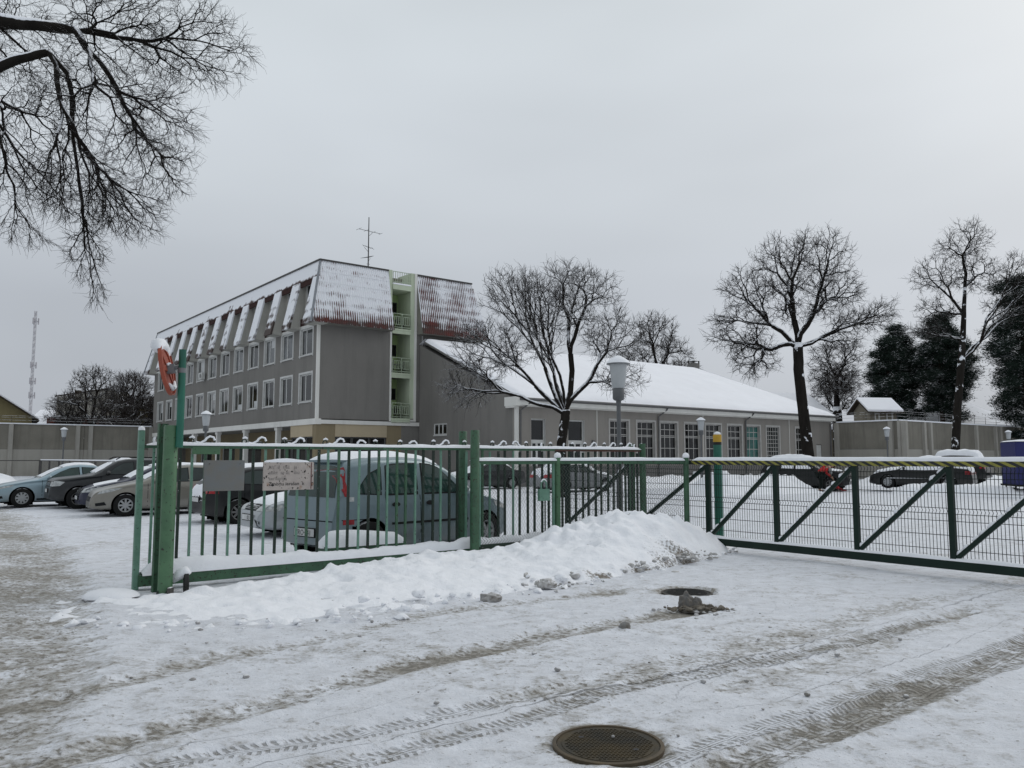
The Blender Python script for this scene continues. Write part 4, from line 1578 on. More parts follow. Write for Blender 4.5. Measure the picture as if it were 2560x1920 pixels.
perimeter('concrete_wall', 'tall grey panelled concrete wall at the far left behind the parked cars', [((-59.9, 62.0), E1, 5, 6.0)], 4.75)
perimeter('concrete_wall', 'tall stained concrete wall joining the end of the long low building', [((26.9, 66.3), -E2, 1, 5.1), ((30.05, 62.3), E1, 7, 4.6)], 4.55)

# low dark railing on the left
RLG = thing('low_railing', 'low dark mesh railing between the parked cars and the concrete wall', 'railing', (-16.6, 33.3, 0))
pts = [E2 * (3.15 * k) for k in range(7)]
for p in pts + [pts[-1] + E2 * .5]:
    MB().beam(p, p + Vector((0, 0, 1.53)), .07, .07).build('post', M['dark_metal'], RLG)
for z in (1.5, .25):
    MB().beam(Vector((0, 0, z)), pts[-1] + Vector((0, 0, z)), .05, .06).build('rail', M['dark_metal'], RLG)
for k in range(1, 7):
    p = pts[-1] + E2 * .5 - E1 * (3 * k)
    MB().beam(p, p + Vector((0, 0, 1.53)), .07, .07).build('post', M['dark_metal'], RLG)
MB().beam(pts[-1] + E2 * .5 + Vector((0, 0, 1.5)), pts[-1] + E2 * .5 - E1 * 18 + Vector((0, 0, 1.5)), .04, .05).build('rail', M['dark_metal'], RLG)
mb = MB()
for k in range(int(18.9 / .17)):
    p = E2 * (.17 * k)
    mb.tube([p + Vector((0, 0, .25)), p + Vector((0, 0, 1.5))], .006, 3)
w = mb.build('mesh_wires', M['dark_metal'], RLG)
w['kind'] = 'stuff'
MB().beam(Vector((0, 0, 1.55)), pts[-1] + Vector((0, 0, 1.55)), .07, .05).build('snow_cap', M['snow'], RLG)

# ================================================================== lamps
def lamp(label, x, y, s=1.0, H=3.8):
    t = thing('street_lamp', label, 'street lamp', (x, y, 0), 0, 'globe lamps of the yard')
    MB().lathe([(.07, 0), (.07, 1.55), (.05, 1.6), (.045, 2.78)], 14).build('pole', M['lamp_pole'], t, True)
    MB().lathe([(.055, 2.76), (.055, 2.86), (.105, 2.88), (.125, 2.91), (.125, 3.11), (.11, 3.13)], 18).build('collar', M['lamp_pole'], t, True)
    MB().lathe([(.12, 3.13), (.14, 3.16), (.187, 3.62), (.19, 3.65)], 22).build('globe', M['lamp_glass'], t, True)
    hat = MB().lathe([(.245, 3.64), (.25, 3.66), (.12, 3.74), (.02, 3.79)], 22).build('hat', M['grey_metal'], t, True)
    MB().lathe([(.25, 3.662), (.22, 3.72), (.12, 3.79), (.05, 3.825), (.01, 3.835)], 22).build('snow_cap', M['snow'], hat, True)
    return t


lamp('tall grey lamp with a milk-glass shade and snowy hat, rising behind the green fence', 2.27, 17.0)
lamp('pale lamp standing in front of the barred windows of the long low building', 10.15, 43)
lamp('lamp in front of the arcade of the office block', -14.15, 37)
lamp('small lamp in front of the concrete wall above the light blue car', -31.87, 57)
lamp('small lamp before the stained concrete wall beside the snowy hut', 26.2, 56)
lamp('farthest lamp, just above the blue trailer', 38.9, 62.8)

# ================================================================== houses behind the walls
def house(name, label, loc, rot, w, d, h, rise, wall, roof_m, over=.35, ridge='y', snow=True, hip=0.0, windows=()):
    """gabled house: w along x, d along y; ridge along the given axis"""
    t = thing(name, label, 'house', loc, rot)
    b = MB().box(0, w, 0, d, 0, h)
    if ridge == 'y':
        if not hip:
            b.add([(0, 0, h), (w, 0, h), (w / 2, 0, h + rise), (0, d, h), (w, d, h), (w / 2, d, h + rise)], [(0, 1, 2), (3, 5, 4)])
    else:
        if not hip:
            b.add([(0, 0, h), (0, d, h), (0, d / 2, h + rise), (w, 0, h), (w, d, h), (w, d / 2, h + rise)], [(0, 2, 1), (3, 4, 5)])
    b.build('wall', wall, t)
    o = over
    if ridge == 'y':
        k = rise / (w / 2)
        A_ = [(-o, -o + 0, h - o * k), (-o, d + o, h - o * k), (w / 2, d + o - hip, h + rise), (w / 2, -o + hip, h + rise)]
        B_ = [(w + o, -o, h - o * k), (w + o, d + o, h - o * k), (w / 2, d + o - hip, h + rise), (w / 2, -o + hip, h + rise)]
        ends = [[(-o, -o, h - o * k), (w + o, -o, h - o * k), (w / 2, -o + hip, h + rise)]]
    else:
        k = rise / (d / 2)
        A_ = [(-o, -o, h - o * k), (w + o, -o, h - o * k), (w + o - hip, d / 2, h + rise), (-o + hip, d / 2, h + rise)]
        B_ = [(-o, d + o, h - o * k), (w + o, d + o, h - o * k), (w + o - hip, d / 2, h + rise), (-o + hip, d / 2, h + rise)]
        ends = [[(-o, -o, h - o * k), (-o, d + o, h - o * k), (-o + hip, d / 2, h + rise)], [(w + o, -o, h - o * k), (w + o, d + o, h - o * k), (w + o - hip, d / 2, h + rise)]]
    r_ = MB()
    for Q in (A_, B_):
        r_.prism([(p[0], p[1], p[2] + .02) for p in Q], (0, 0, .14))
    ro = r_.build('roof', roof_m, t)
    if snow:
        s_ = MB()
        for Q in (A_, B_) + (tuple(ends) if hip else ()):
            c = Vector(np.mean([list(p) for p in Q], 0))
            s_.prism([c + (Vector(p) - c) * .985 + Vector((0, 0, .165)) for p in Q], (0, 0, .16))
        s_.build('roof_snow', M['snow_roof'], ro)
    for (pl, a0, a1, z0, z1, oo) in windows:
        window(t, pl, a0, a1, z0, z1, oo, cols=1, frame=.06, depth=.04, surround=.06, pane=M['pane_dark'], sill=False)
    return t


house('house', 'olive house with dark roof edge behind the wall at the far left', (-64.0, 80.2, 0), R(33), 13.6, 10, 6.1, 4.6, M['olive_wall'], M['dark_board'], .7, 'y', True)
house('house', 'white snowy roof between the olive house and the brick building', (-60, 98, 0), R(10), 8, 12, 5.0, 2.6, M['hut_wall'], M['snow_roof'], .3, 'x')
t = thing('brick_building', 'red brick building with a pale upper storey behind the concrete wall', 'house', (-57.0, 98, 0), R(6))
MB().box(0, 15, 0, 10, 0, 6.6).build('wall', M['brick_wall'], t)
MB().box(-.2, 15.2, -.2, 10.2, 6.6, 6.85).build('roof_snow', M['snow_roof'], t)
u = MB().box(.6, 6.6, 1, 8, 6.85, 9.2)
u.prism([(.6, 1, 9.2), (6.6, 1, 9.2), (6.6, 1, 10.2)], (0, 7, 0))
uo = u.build('upper_storey', M['concrete_lo'], t)
MB().beam((.4, .95, 9.28), (6.8, .95, 10.32), .3, .14).build('verge', M['dark_board'], uo)
MB().box(1.4, 2.0, 4, 4.6, 9.4, 10.3).build('chimney', M['dark_board'], uo)
for a0 in (2.0, 5.0, 8.0, 11.0):
    window(t, 'y', a0, a0 + 1.2, 3.6, 5.6, 0, cols=2, frame=.08, depth=.1, surround=.0, pane=M['pane_dark'], sill=False)
t = thing('flat_roofed_building', 'brown flat-roofed building half hidden by bare bushes beside the office block', 'house', (-47.0, 98, 0), R(14))
MB().box(0, 16, 0, 10, 0, 8.4).build('wall', M['olive_wall'], t)
rr_ = MB().prism([(-.3, -.3, 8.4), (3.5, -.3, 9.3), (16.3, -.3, 8.5)], (0, 10.6, 0)).build('roof', M['dark_board'], t)
MB().beam((-.3, 4, 8.50), (3.5, 4, 9.42), 8.6, .12).beam((3.5, 4, 9.42), (16.3, 4, 8.62), 8.6, .12).build('roof_snow', M['snow_roof'], rr_)
for k in range(4):
    window(t, 'y', 1.2 + 3.6 * k, 3.2 + 3.6 * k, 4.6, 7.2, 0, cols=3, frame=.1, depth=.1, surround=.0, pane=M['pane_dark'], sill=False)

# guard hut above the wall
HT = house('guard_hut', 'small snowy gabled hut looking over the stained concrete wall', (30.35, 67.8, 0), R(10), 2.5, 2.3, 5.7, .85, M['hut_wall'], M['dark_board'], .42, 'x', True, 0, [('y', .5, .85, 4.9, 5.4, 0), ('y', 1.6, 2.1, 4.85, 5.5, 0)])
house('house', 'broad white snow roof behind the guard hut', (28.5, 86, 0), R(20), 9, 8, 5.2, 3.6, M['hut_wall'], M['snow_roof'], .5, 'x', True, 2.0)
house('house', 'large snow-covered hipped roof seen past the pines at the right', (43.5, 78, 0), R(24), 9.0, 9, 4.9, 2.9, M['hut_wall'], M['dark_board'], .4, 'x', True, 4.2)

# telecom mast
MT = thing('telecom_mast', 'tall pale lattice radio mast far away on the left', 'radio mast', (-150.7, 250, 0))
m_mast = paint('mast_grey', (.36, .38, .41), (.40, .36, .37), .6)
lg = MB()
for k in range(3):
    a = 2 * PI * k / 3
    lg.tube([(.45 * math.cos(a), .45 * math.sin(a), 0), (.36 * math.cos(a), .36 * math.sin(a), 48)], .09, 5)
lg.build('legs', m_mast, MT)
br = MB()
for i in range(24):
    z0, z1 = i * 2, i * 2 + 2
    r0 = .45 - .09 * i / 24
    for k in range(3):
        a, b_ = 2 * PI * k / 3, 2 * PI * (k + 1) / 3
        br.tube([(r0 * math.cos(a), r0 * math.sin(a), z0), (r0 * math.cos(b_), r0 * math.sin(b_), z1)], .05, 4)
br.build('bracing', m_mast, MT)
for z in (14, 21, 25.5, 30.5, 44.5):
    p = MB().lathe([(.75, z), (.75, z + .3)], 10)
    for k in range(3):
        a = 2 * PI * k / 3 + .4
        p.box(.9 * math.cos(a) - .15, .9 * math.cos(a) + .15, .9 * math.sin(a) - .15, .9 * math.sin(a) + .15, z - .8, z + 1.2)
    p.build('platform', m_mast, MT)
# ================================================================== old green sliding fence with scrolls
FT = thing('green_fence', 'old green iron bar fence with curled scrolls and snow on its top rail', 'fence', (F0.x, F0.y, 0), TH)
FL = 9.24
# rails
MB().box(0, FL, -.022, .022, 1.775, 1.815).build('top_rail', M['green'], FT)
MB().box(6.9, FL, -.0235, .0235, 1.77, 1.80).build('rusty_rail_cover', M['rusty'], FT)
MB().box(.02, FL, -.07, .07, .06, .20).build('bottom_beam', M['green'], FT)
rgf = random.Random(12)
mats = [M['mint'], M['green_dk'], M['green']]
k = 0
x = .155
while x < FL - .05:
    m = M['green_dk'] if x > 6.0 else mats[0] if k % 3 == 0 else (mats[1] if rgf.random() < .55 else mats[2])
    w = .0145 if m is M['mint'] else .0165
    j = rgf.uniform(-.008, .008)
    MB().box(x - w, x + w, -w + .02 * (k % 2), w * .9 + .02 * (k % 2), .15, 1.775).build('bar', m, FT).rotation_euler = (0, rgf.uniform(-.004, .004), 0)
    x += .163 + j
    k += 1
MB().box(.62, .98, -.03, .03, 1.70, 1.80).build('lock_plate', M['green_lt'], FT)
# end posts
MB().cbox(-.036, .036, -.036, .036, .02, 2.0, .008).build('end_post', M['mint'], FT)
MB().lathe([(.042, 2.0), (.038, 2.035), (.01, 2.05)], 10).build('snow_cap', M['snow'], FT, True)
MB().lathe([(.065, 0.1), (.065, 1.93)], 12, (FL - .05, 0, 0)).build('end_post', M['green'], FT, True)
MB().lathe([(.055, 0.1), (.055, 1.93)], 12, (FL - .22, .12, 0)).build('end_post', M['green'], FT, True)


# scrolls along the top
def spiral(c, r0, r1, a0, turns, n=16):
    out = []
    for i in range(n + 1):
        t = i / n
        r = r0 + (r1 - r0) * t
        a = a0 + turns * 2 * PI * t
        out.append((c[0] + r * math.cos(a), 0, c[1] + r * math.sin(a)))
    return out


def scroll_mesh(kind):
    z = 1.815
    mb_, sn = MB(), MB()
    if kind == 0:        # spiral, dip, high hump with a curl
        p = spiral((-.10, z + .055), .012, .050, -.5 * PI, .95)
        q = [(-.05, 0, z + .03), (.01, 0, z + .02), (.07, 0, z + .055)]
        r_ = list(reversed(spiral((.135, z + .05), .014, .062, .85 * PI - 2.0 * PI, 1.0)))
        r_ = [(.09, 0, z + .085), (.13, 0, z + .108), (.175, 0, z + .095), (.195, 0, z + .055), (.17, 0, z + .02), (.14, 0, z + .03), (.14, 0, z + .055)]
    elif kind == 1:      # arch then curl
        p = [(-.19, 0, z + .0), (-.185, 0, z + .05), (-.15, 0, z + .085), (-.10, 0, z + .08), (-.05, 0, z + .045)]
        q = [(0, 0, z + .02), (.05, 0, z + .02)]
        r_ = spiral((.11, z + .05), .052, .014, -.6 * PI, 1.1)
    else:                # two facing curls
        p = spiral((-.09, z + .055), .016, .05, -.2 * PI, .9)
        q = [(-.03, 0, z + .01), (.03, 0, z + .01)]
        r_ = spiral((.09, z + .055), .05, .016, .9 * PI, 1.0)
    for path in (p, q, r_):
        mb_.tube([(a[0], a[1], max(a[2], z + .006)) for a in path], .0085, 6)
    if kind == 0:
        mb_.tube([p[-1], q[0]], .0085, 5)
        mb_.tube([q[-1], r_[0]], .0085, 5)
        top = q + r_[:4]
    elif kind == 1:
        top = p
    else:
        top = p[8:14]
    sn.tube([(a[0], a[1], max(a[2], z) + .014) for a in top], .0155, 6)
    cc = (-.10, z + .115) if kind == 0 else (.11, z + .105) if kind == 1 else (.09, z + .11)
    sn.tube([(cc[0] - .035, 0, cc[1] - .014), (cc[0], 0, cc[1]), (cc[0] + .035, 0, cc[1] - .014)], [.009, .017, .009], 6)
    return mb_, sn


sc_proto = []
for kd in range(3):
    a_, b_ = scroll_mesh(kd)
    so = a_.build('scroll', M['green_dk'], FT, True)
    sn = b_.build('snow_cap', M['snow'], so, True)
    sn['kind'] = 'stuff'
    sc_proto.append(so)
xs_ = [.28, .72, 1.42, 1.98, 2.6, 3.2, 3.85, 4.45, 5.05, 5.62, 6.15, 6.72, 7.25, 7.75, 8.25, 8.7, 9.08]
kd_ = [2, 0, 0, 0, 0, 1, 1, 0, 0, 0, 0, 2, 2, 0, 0, 0, 2]
used = set()
for xx, kd in zip(xs_, kd_):
    if kd not in used:
        used.add(kd)
        so = sc_proto[kd]
    else:
        so = copy_tree(sc_proto[kd], FT)
    so.location = (xx, 0, 0)
    if rgf.random() < .35:
        so.rotation_euler = (0, 0, PI)
# snow lying on rails
def snow_strip(name, parent, a, b, y, z, w, h, seed, n=90, ragged=.35):
    v, f = [], []
    m_ = 7
    for i in range(n + 1):
        x_ = a + (b - a) * i / n
        e_ = min(1, min(i, n - i) / 3 + .25)
        k1 = 1 + ragged * float(fbm(np.array([x_ * 2.5]), np.array([seed * 1.7]), seed, 3)[0])
        for j in range(m_):
            th = PI * j / (m_ - 1)
            v.append((x_, y + math.cos(th) * w * .5 * (.9 + .1 * k1), z + math.sin(th) ** .8 * h * k1 * e_))
    for i in range(n):
        for j in range(m_ - 1):
            f.append((i * m_ + j, i * m_ + j + 1, (i + 1) * m_ + j + 1, (i + 1) * m_ + j))
    mb_ = MB()
    mb_.add(v, f)
    return mb_.build(name, M['snow'], parent, 'full')


snow_strip('snow_cap', FT, .06, FL - .1, 0, 1.812, .062, .048, 3, 200)
snow_strip('snow_cap', FT, .06, FL - .1, 0, .192, .18, .15, 5, 200, .55)
# signs hung on the fence
def on_fence(a, b, z):
    p = F0 + E1 * a + E2 * b
    return (p.x, p.y, z)


s1 = thing('notice_plate', 'blank grey metal plate hung on the green fence', 'sign', on_fence(1.035, -.05, 1.245), TH)
MB().cbox(-.27, .27, -.012, .0, -.03, .375, .004).build('plate_sheet', M['grey_sign'], s1)
for sx in (-.2, .2):
    MB().lathe([(.008, -.018), (.008, -.012)], 8, (sx, 0, .33), 'y').build('rivet', M['dark_metal'], s1)
s2 = thing('notice_board', 'rust-spotted white notice board with faded lettering on the green fence', 'sign', on_fence(1.93, -.05, 1.225), TH)
MB().cbox(-.37, .37, -.016, .0, -.02, .37, .004).build('board_sheet', M['rusty_sign'], s2)
snow_strip('snow_cap', s2, -.36, .30, -.008, .365, .02, .035, 7, 60, .9)
MB().box(.325, .335, -.02, -.016, -.01, .36).build('red_edge', paint('edge_red', (.10, .01, .01)), s2)


def text_mesh(name, body, size, m, parent, loc, rot, extrude=.001, align='LEFT'):
    cu = bpy.data.curves.new(name, 'FONT')
    cu.body = body
    cu.size = size
    cu.extrude = extrude
    cu.align_x = align
    cu.resolution_u = 2
    ob = bpy.data.objects.new(name, cu)
    COL.objects.link(ob)
    dg = bpy.context.evaluated_depsgraph_get()
    me = bpy.data.meshes.new_from_object(ob.evaluated_get(dg))
    bpy.data.objects.remove(ob)
    o_ = link(name, me, m, parent)
    o_.location = loc
    o_.rotation_euler = rot
    return o_


m_faded = paint('faded_ink', (.16, .15, .145), (.34, .31, .29), .8, nscale=18)
for z, tx in ((.275, 'Uz  d  tieš   ja'), (.20, 'stikt  ar at   ibu'), (.12, 'teritorija'), (.045, 'Zmoņu ierašan  k')):
    text_mesh('lettering', tx, .072, m_faded if z > .1 else M['ink'], s2, (-.29, -.0185, z), (R(90), 0, 0))['kind'] = 'stuff'

# ================================================================== posts round the fence end
def round_post(name, label, x, y, r, h, m, cap=True, bury=.1):
    t = thing(name, label, 'post', (x, y, 0))
    MB().lathe([(r, -bury), (r, h - .01), (r * .9, h), (.005, h + .002)], 18).build('shaft', m, t, True)
    return t


P1 = thing('sign_post', 'leaning green pipe post with teal pole carrying the red round sign', 'sign', (-4.205, 9.88, 0))
MB().lathe([(.085, -.05), (.085, 2.03), (.075, 2.05), (.005, 2.055)], 20).build('pipe', M['green_lt'], P1, True)
MB().tube([(.115, -.02, 1.78), (.115, -.02, 2.99)], .045, 14).build('pole', M['teal'], P1, True)
MB().tube([(.1125, -.02, 2.70), (.1135, -.02, 2.76)], .05, 14).build('clamp', M['grey_metal'], P1, True)
MB().cbox(-.075, .075, -.075, .075, -.04, .06, .01).build('foot_bracket', M['green_dk'], P1)
MB().box(.08, .12, -.13, -.03, .02, .10).build('stop_plate', M['dark_metal'], P1)
# the round plate: seen from behind and almost edge on, rim, cross ribs, snow on its crown
disc = MB()
Rr = .33
disc.lathe([(Rr, -.012), (Rr, .030), (Rr - .014, .030), (Rr - .014, .0), (.245, .0), (.245, .006), (.0, .006)], 48, (0, 0, 0), 'y')
D1 = disc.build('sign_disc', M['rust_red'], P1, True)
D1.location = (-.075, -.03, 2.745)
D1.rotation_euler = (R(11), 0, R(-79))
rb = MB()
rb.lathe([(.275, .006), (.275, .022), (.235, .022), (.235, .006)], 40, (0, 0, 0), 'y', cap=False)
rb.box(-.27, .27, .006, .022, -.035, .035)
rb.beam((-.19, .012, -.19), (.19, .012, .19), .02, .03)
rb.build('rib', M['rust_red'], D1, True)
bk_ = MB().box(-.05, .05, .006, .10, -.06, .05).tube([(.0, .08, .0), (.0, .16, .0)], .025, 8)
bk_.build('bracket', M['grey_metal'], D1)
cap = MB()
v, f = [], []
for i in range(19):
    a = R(45) + R(95) * i / 18
    e_ = math.sin(PI * i / 18)
    for j in range(8):
        b_ = 2 * PI * j / 8
        rr2 = (.03 + .085 * e_)
        v.append(((Rr - .02 + rr2 * .8 * math.cos(b_)) * math.cos(a), .0 - .04 * e_ + rr2 * .9 * math.sin(b_), (Rr - .02 + rr2 * .8 * math.cos(b_)) * math.sin(a)))
for i in range(18):
    for j in range(8):
        f.append((i * 8 + j, i * 8 + (j + 1) % 8, (i + 1) * 8 + (j + 1) % 8, (i + 1) * 8 + j))
cap.add(v, f)
cap.build('snow_cap', M['snow'], D1, 'full')
sp_ = MB().tube([(-.2, .03, -.14), (-.11, .035, -.22), (.02, .035, -.25), (.13, .03, -.20)], [.012, .03, .035, .012], 8)
sp_.tube([(-.16, .03, .04), (-.02, .035, .055), (.10, .04, .045)], [.01, .028, .012], 8)
sp_.build('snow_patch', M['snow'], D1, 'full')['kind'] = 'stuff'

P2 = thing('guide_post', 'dark green steel channel post just behind the sign post', 'post', (-4.385, 10.06, 0), TH)
mb = MB()
mb.box(-.045, .045, -.006, .006, .0, 2.08).box(-.055, -.045, -.04, .04, .0, 2.08).box(.045, .055, -.04, .04, .0, 2.08)
mb.build('channel', M['green'], P2)
round_post('guide_post', 'mint-green round guide post in front of the fence beside the chain-link panel', -.60, 12.98, .075, 2.1, M['green'])
round_post('guide_post', 'round green guide post behind the fence near the car bonnet', -.83, 13.55, .07, 2.1, M['green'])
# roller wheel and footing at the fence end
RO = thing('guide_roller', 'black guide roller half under snow at the foot of the sign post', 'roller', (-4.02, 10.05, .12))
MB().lathe([(.03, -.03), (.11, -.03), (.12, -.02), (.12, .02), (.11, .03), (.03, .03)], 22, (0, 0, 0), 'x').build('wheel', M['black'], RO, True).rotation_euler = (0, 0, R(25))
mb = MB()
mb.tube([(-.16, -.02, .02), (-.08, .0, .10), (0, .0, .145), (.05, 0, .11)], [.03, .07, .06, .02], 8)
mb.build('snow_cap', M['snow'], RO, 'full')
FG = thing('concrete_footing', 'snow-topped concrete footing slab at the foot of the fence end', 'footing', (-4.70, 9.55, -.03), R(12))
MB().cbox(-.24, .24, -.16, .16, -.02, .065, .02).build('slab', M['stone'], FG)
mb = MB()
v, f = [], []
for j in range(7):
    for i in range(24):
        a = 2 * PI * i / 24
        t_ = j / 6
        v.append(((.31 * math.cos(t_ * PI / 2)) * math.cos(a) * (1 + .08 * math.sin(3 * a)), (.22 * math.cos(t_ * PI / 2)) * math.sin(a), .06 + .10 * math.sin(t_ * PI / 2)))
for j in range(6):
    for i in range(24):
        f.append((j * 24 + i, j * 24 + (i + 1) % 24, (j + 1) * 24 + (i + 1) % 24, (j + 1) * 24 + i))
mb.add(v, f)
mb.build('snow_cap', M['snow'], FG, 'full')

# low green trough between the fence and the estate car
TR = thing('trough', 'low green trough under a thick pillow of snow behind the fence bars', 'trough', tuple(F0 + E1 * 3.25 + E2 * .24), TH)
mb = MB()
mb.prism([(-.62, -.12, 0), (.62, -.12, 0), (.68, -.13, .36), (-.68, -.13, .36)], (0, .25, 0))
mb.build('basin', M['green'], TR)
v, f = [], []
for i in range(31):
    t_ = i / 30
    xx = -.72 + 1.44 * t_
    e_ = min(1, math.sin(PI * t_) * 2.4) ** .5
    h = .20 * e_ * (1 + .2 * math.sin(4 * t_ + .6))
    for j in range(11):
        th = PI * j / 10
        v.append((xx, .0 + math.cos(th) * .15 * (.6 + .4 * e_), .34 + math.sin(th) ** .7 * h))
for i in range(30):
    for j in range(10):
        f.append((i * 11 + j, i * 11 + j + 1, (i + 1) * 11 + j + 1, (i + 1) * 11 + j))
MB().add(v, f).build('snow_cap', M['snow'], TR, 'full')

# ================================================================== chain-link panels in front of the fence end
def chain_link(mb_, p, q, z0, z1, cell=.058, r=.0042, off=0.0):
    p, q = Vector(p), Vector(q)
    d = q - p
    L = d.length
    d.normalize()
    nrm = Vector((d.y, -d.x, 0))
    nw = int(L / cell)
    nh = int((z1 - z0) / (cell * .95))
    for i in range(nw + 1):
        pts_ = []
        for j in range(nh + 1):
            s_ = (j % 2)
            a = (i + (s_ - .5) * 1.0 + .5) * cell
            if a < 0 or a > L:
                a = min(max(a, 0), L)
            pts_.append(p + d * a + nrm * ((s_ - .5) * .008) + Vector((0, 0, z0 + j * cell * .95)))
        mb_.tube(pts_, r, 3, caps=False)


CA, CB, CC = Vector((-.53, 13.12, 0)), Vector((.80, 14.15, 0)), Vector((3.215, 14.86, 0))
CH = thing('wicket_gate', 'green framed chain-link wicket panel with a padlock-shaped lock in front of the bar fence', 'gate', CA)
for nm, p, q in (('leaf', CA, CB),):
    a, b_ = p - CA, q - CA
    up = Vector((0, 0, 1))
    MB().tube([a + up * .22, a + up * 1.575], .026, 8).build('stile', M['mint'], CH, True)
    fr = MB()
    fr.tube([b_ - (b_ - a).normalized() * .1 + up * .22, b_ - (b_ - a).normalized() * .1 + up * 1.575], .026, 8)
    fr.build('stile', M['mint'], CH, True)
    MB().beam(a + up * 1.575, b_ + up * 1.575, .05, .06).build('top_rail', M['green'], CH)
    MB().beam(a + up * .22, b_ - (b_ - a).normalized() * .1 + up * .22, .05, .06).build('bottom_rail', M['green_dk'], CH)
    mb = MB()
    chain_link(mb, a, b_ - (b_ - a).normalized() * .1, .25, 1.55)
    w = mb.build('chain_link', M['link_wire'], CH)
    w['kind'] = 'stuff'
dl = (CB - CA).normalized()
lk = dl * ((CB - CA).length - .38) + Vector((0, 0, 0))
lock = MB()
n_ = Vector((dl.y, -dl.x, 0))
c0 = lk + n_ * .05
lock.prism([c0 - dl * .115 + Vector((0, 0, .92)), c0 + dl * .115 + Vector((0, 0, .92)), c0 + dl * .115 + Vector((0, 0, 1.12)), c0 - dl * .115 + Vector((0, 0, 1.12))], tuple(n_ * .05))
LK = lock.build('lock_box', M['mint'], CH)
mb = MB()
arc = [c0 - dl * .06 + n_ * .025 + Vector((0, 0, 1.12))] + [c0 + dl * (-.06 * math.cos(PI * i / 8)) + n_ * .025 + Vector((0, 0, 1.19 + .075 * math.sin(PI * i / 8))) for i in range(9)] + [c0 + dl * .06 + n_ * .025 + Vector((0, 0, 1.12))]
mb.tube(arc, .016, 8)
mb.build('shackle', M['mint'], LK, True)
MB().tube([p_ + Vector((0, 0, .018)) for p_ in arc[2:9]], .014, 6).build('snow_cap', M['snow'], LK, 'full')
MB().tube([c0 + Vector((0, 0, .92)), c0 + Vector((0, 0, .3))], .014, 6).tube([c0 + dl * .05 + Vector((0, 0, .92)), c0 + dl * .05 + Vector((0, 0, .3))], .014, 6).build('bolt_rod', M['green_dk'], LK)

CF = thing('chain_link_fence', 'narrow green chain-link bay between the wicket and the dark sliding gate', 'fence', CB)
a, b_ = Vector((0, 0, 0)), CC - CB
for p, m in ((a, M['green_lt']), (b_, M['green'])):
    po = MB().lathe([(.052, -.1), (.052, 1.66), (.04, 1.67)], 14, tuple(p)).build('post', m, CF, True)
    MB().lathe([(.062, 1.655), (.066, 1.69), (.045, 1.735), (.005, 1.75)], 12, tuple(p)).build('snow_cap', M['snow'], po, 'full')
MB().beam(a + up * 1.575, b_ + up * 1.575, .05, .06).build('top_rail', M['green'], CF)
MB().beam(a + up * .22, b_ + up * .22, .05, .05).build('bottom_rail', M['green_dk'], CF)
mb = MB()
chain_link(mb, a, b_, .25, 1.55)
w = mb.build('chain_link', M['link_wire'], CF)
w['kind'] = 'stuff'
for par, p, q, sd in ((CH, CA - CA - dl * .18, CB - CA, 3), (CF, a, b_, 4)):
    L_ = (q - p).length
    e_ = bpy.data.objects.new('snow_cap', None)
    s_ = snow_strip('snow_cap', par, 0, L_, 0, 1.602, .07, .055, sd, 80, .25)
    bpy.data.objects.remove(e_)
    dd = q - p
    s_.location = (p.x, p.y, 0)
    s_.rotation_euler = (0, 0, math.atan2(dd.y, dd.x))

# ================================================================== dark green sliding gate with hazard tape
GD = -E2                                                   # runs towards the camera on the right
G0 = Vector((3.58, 14.7, 0))
GT = thing('sliding_gate', 'dark green sliding gate with wire mesh, diagonal braces and striped hazard tape', 'gate', G0, math.atan2(GD.y, GD.x))
U = [-3.85, -1.95, 0, 1.41, 2.82, 4.23, 5.64, 7.05]       # uprights along the gate
gx0, gx1 = U[0], U[-1]
MB().box(gx0, gx1, -.055, .055, .10, .22).build('bottom_beam', M['gate_green'], GT)
MB().box(gx0, gx1, -.04, .04, 1.53, 1.605).build('top_rail', M['gate_green'], GT)
MB().box(-.35, gx1, .041, .046, 1.528, 1.603).build('hazard_tape', M['hazard'], GT)
MB().box(-.35, gx1, -.046, -.041, 1.528, 1.603).build('hazard_tape', M['hazard'], GT)
for u_ in U:
    MB().box(u_ - .04, u_ + .04, -.035, .035, .22, 1.53).build('upright', M['gate_green'], GT)
for p, q in zip(U[:-1], U[1:]):
    br = MB()
    br.beam((p + .04, 0, .25), (q - .04, 0, 1.50), .05, .06)
    bo = br.build('brace', M['gate_green'], GT)
    sn = MB()
    rg2 = random.Random(int(p * 10))
    n_ = 12
    for i in range(n_):
        t0, t1 = i / n_ + rg2.uniform(0, .02), (i + 1) / n_ - rg2.uniform(0, .035)
        A_ = Vector((p + .04, 0, .25)).lerp(Vector((q - .04, 0, 1.50)), t0)
        B_ = Vector((p + .04, 0, .25)).lerp(Vector((q - .04, 0, 1.50)), t1)
        nn = Vector((-(q - p - .08), 0, 0))
        d_ = (B_ - A_).normalized()
        nn = Vector((-d_.z, 0, d_.x)) * .040
        sn.tube([A_ + nn, (A_ + B_) / 2 + nn * 1.1, B_ + nn], [.016, .027 + rg2.uniform(0, .012), .016], 6)
    s_ = sn.build('snow_cap', M['snow'], bo, 'full')
    s_['kind'] = 'stuff'
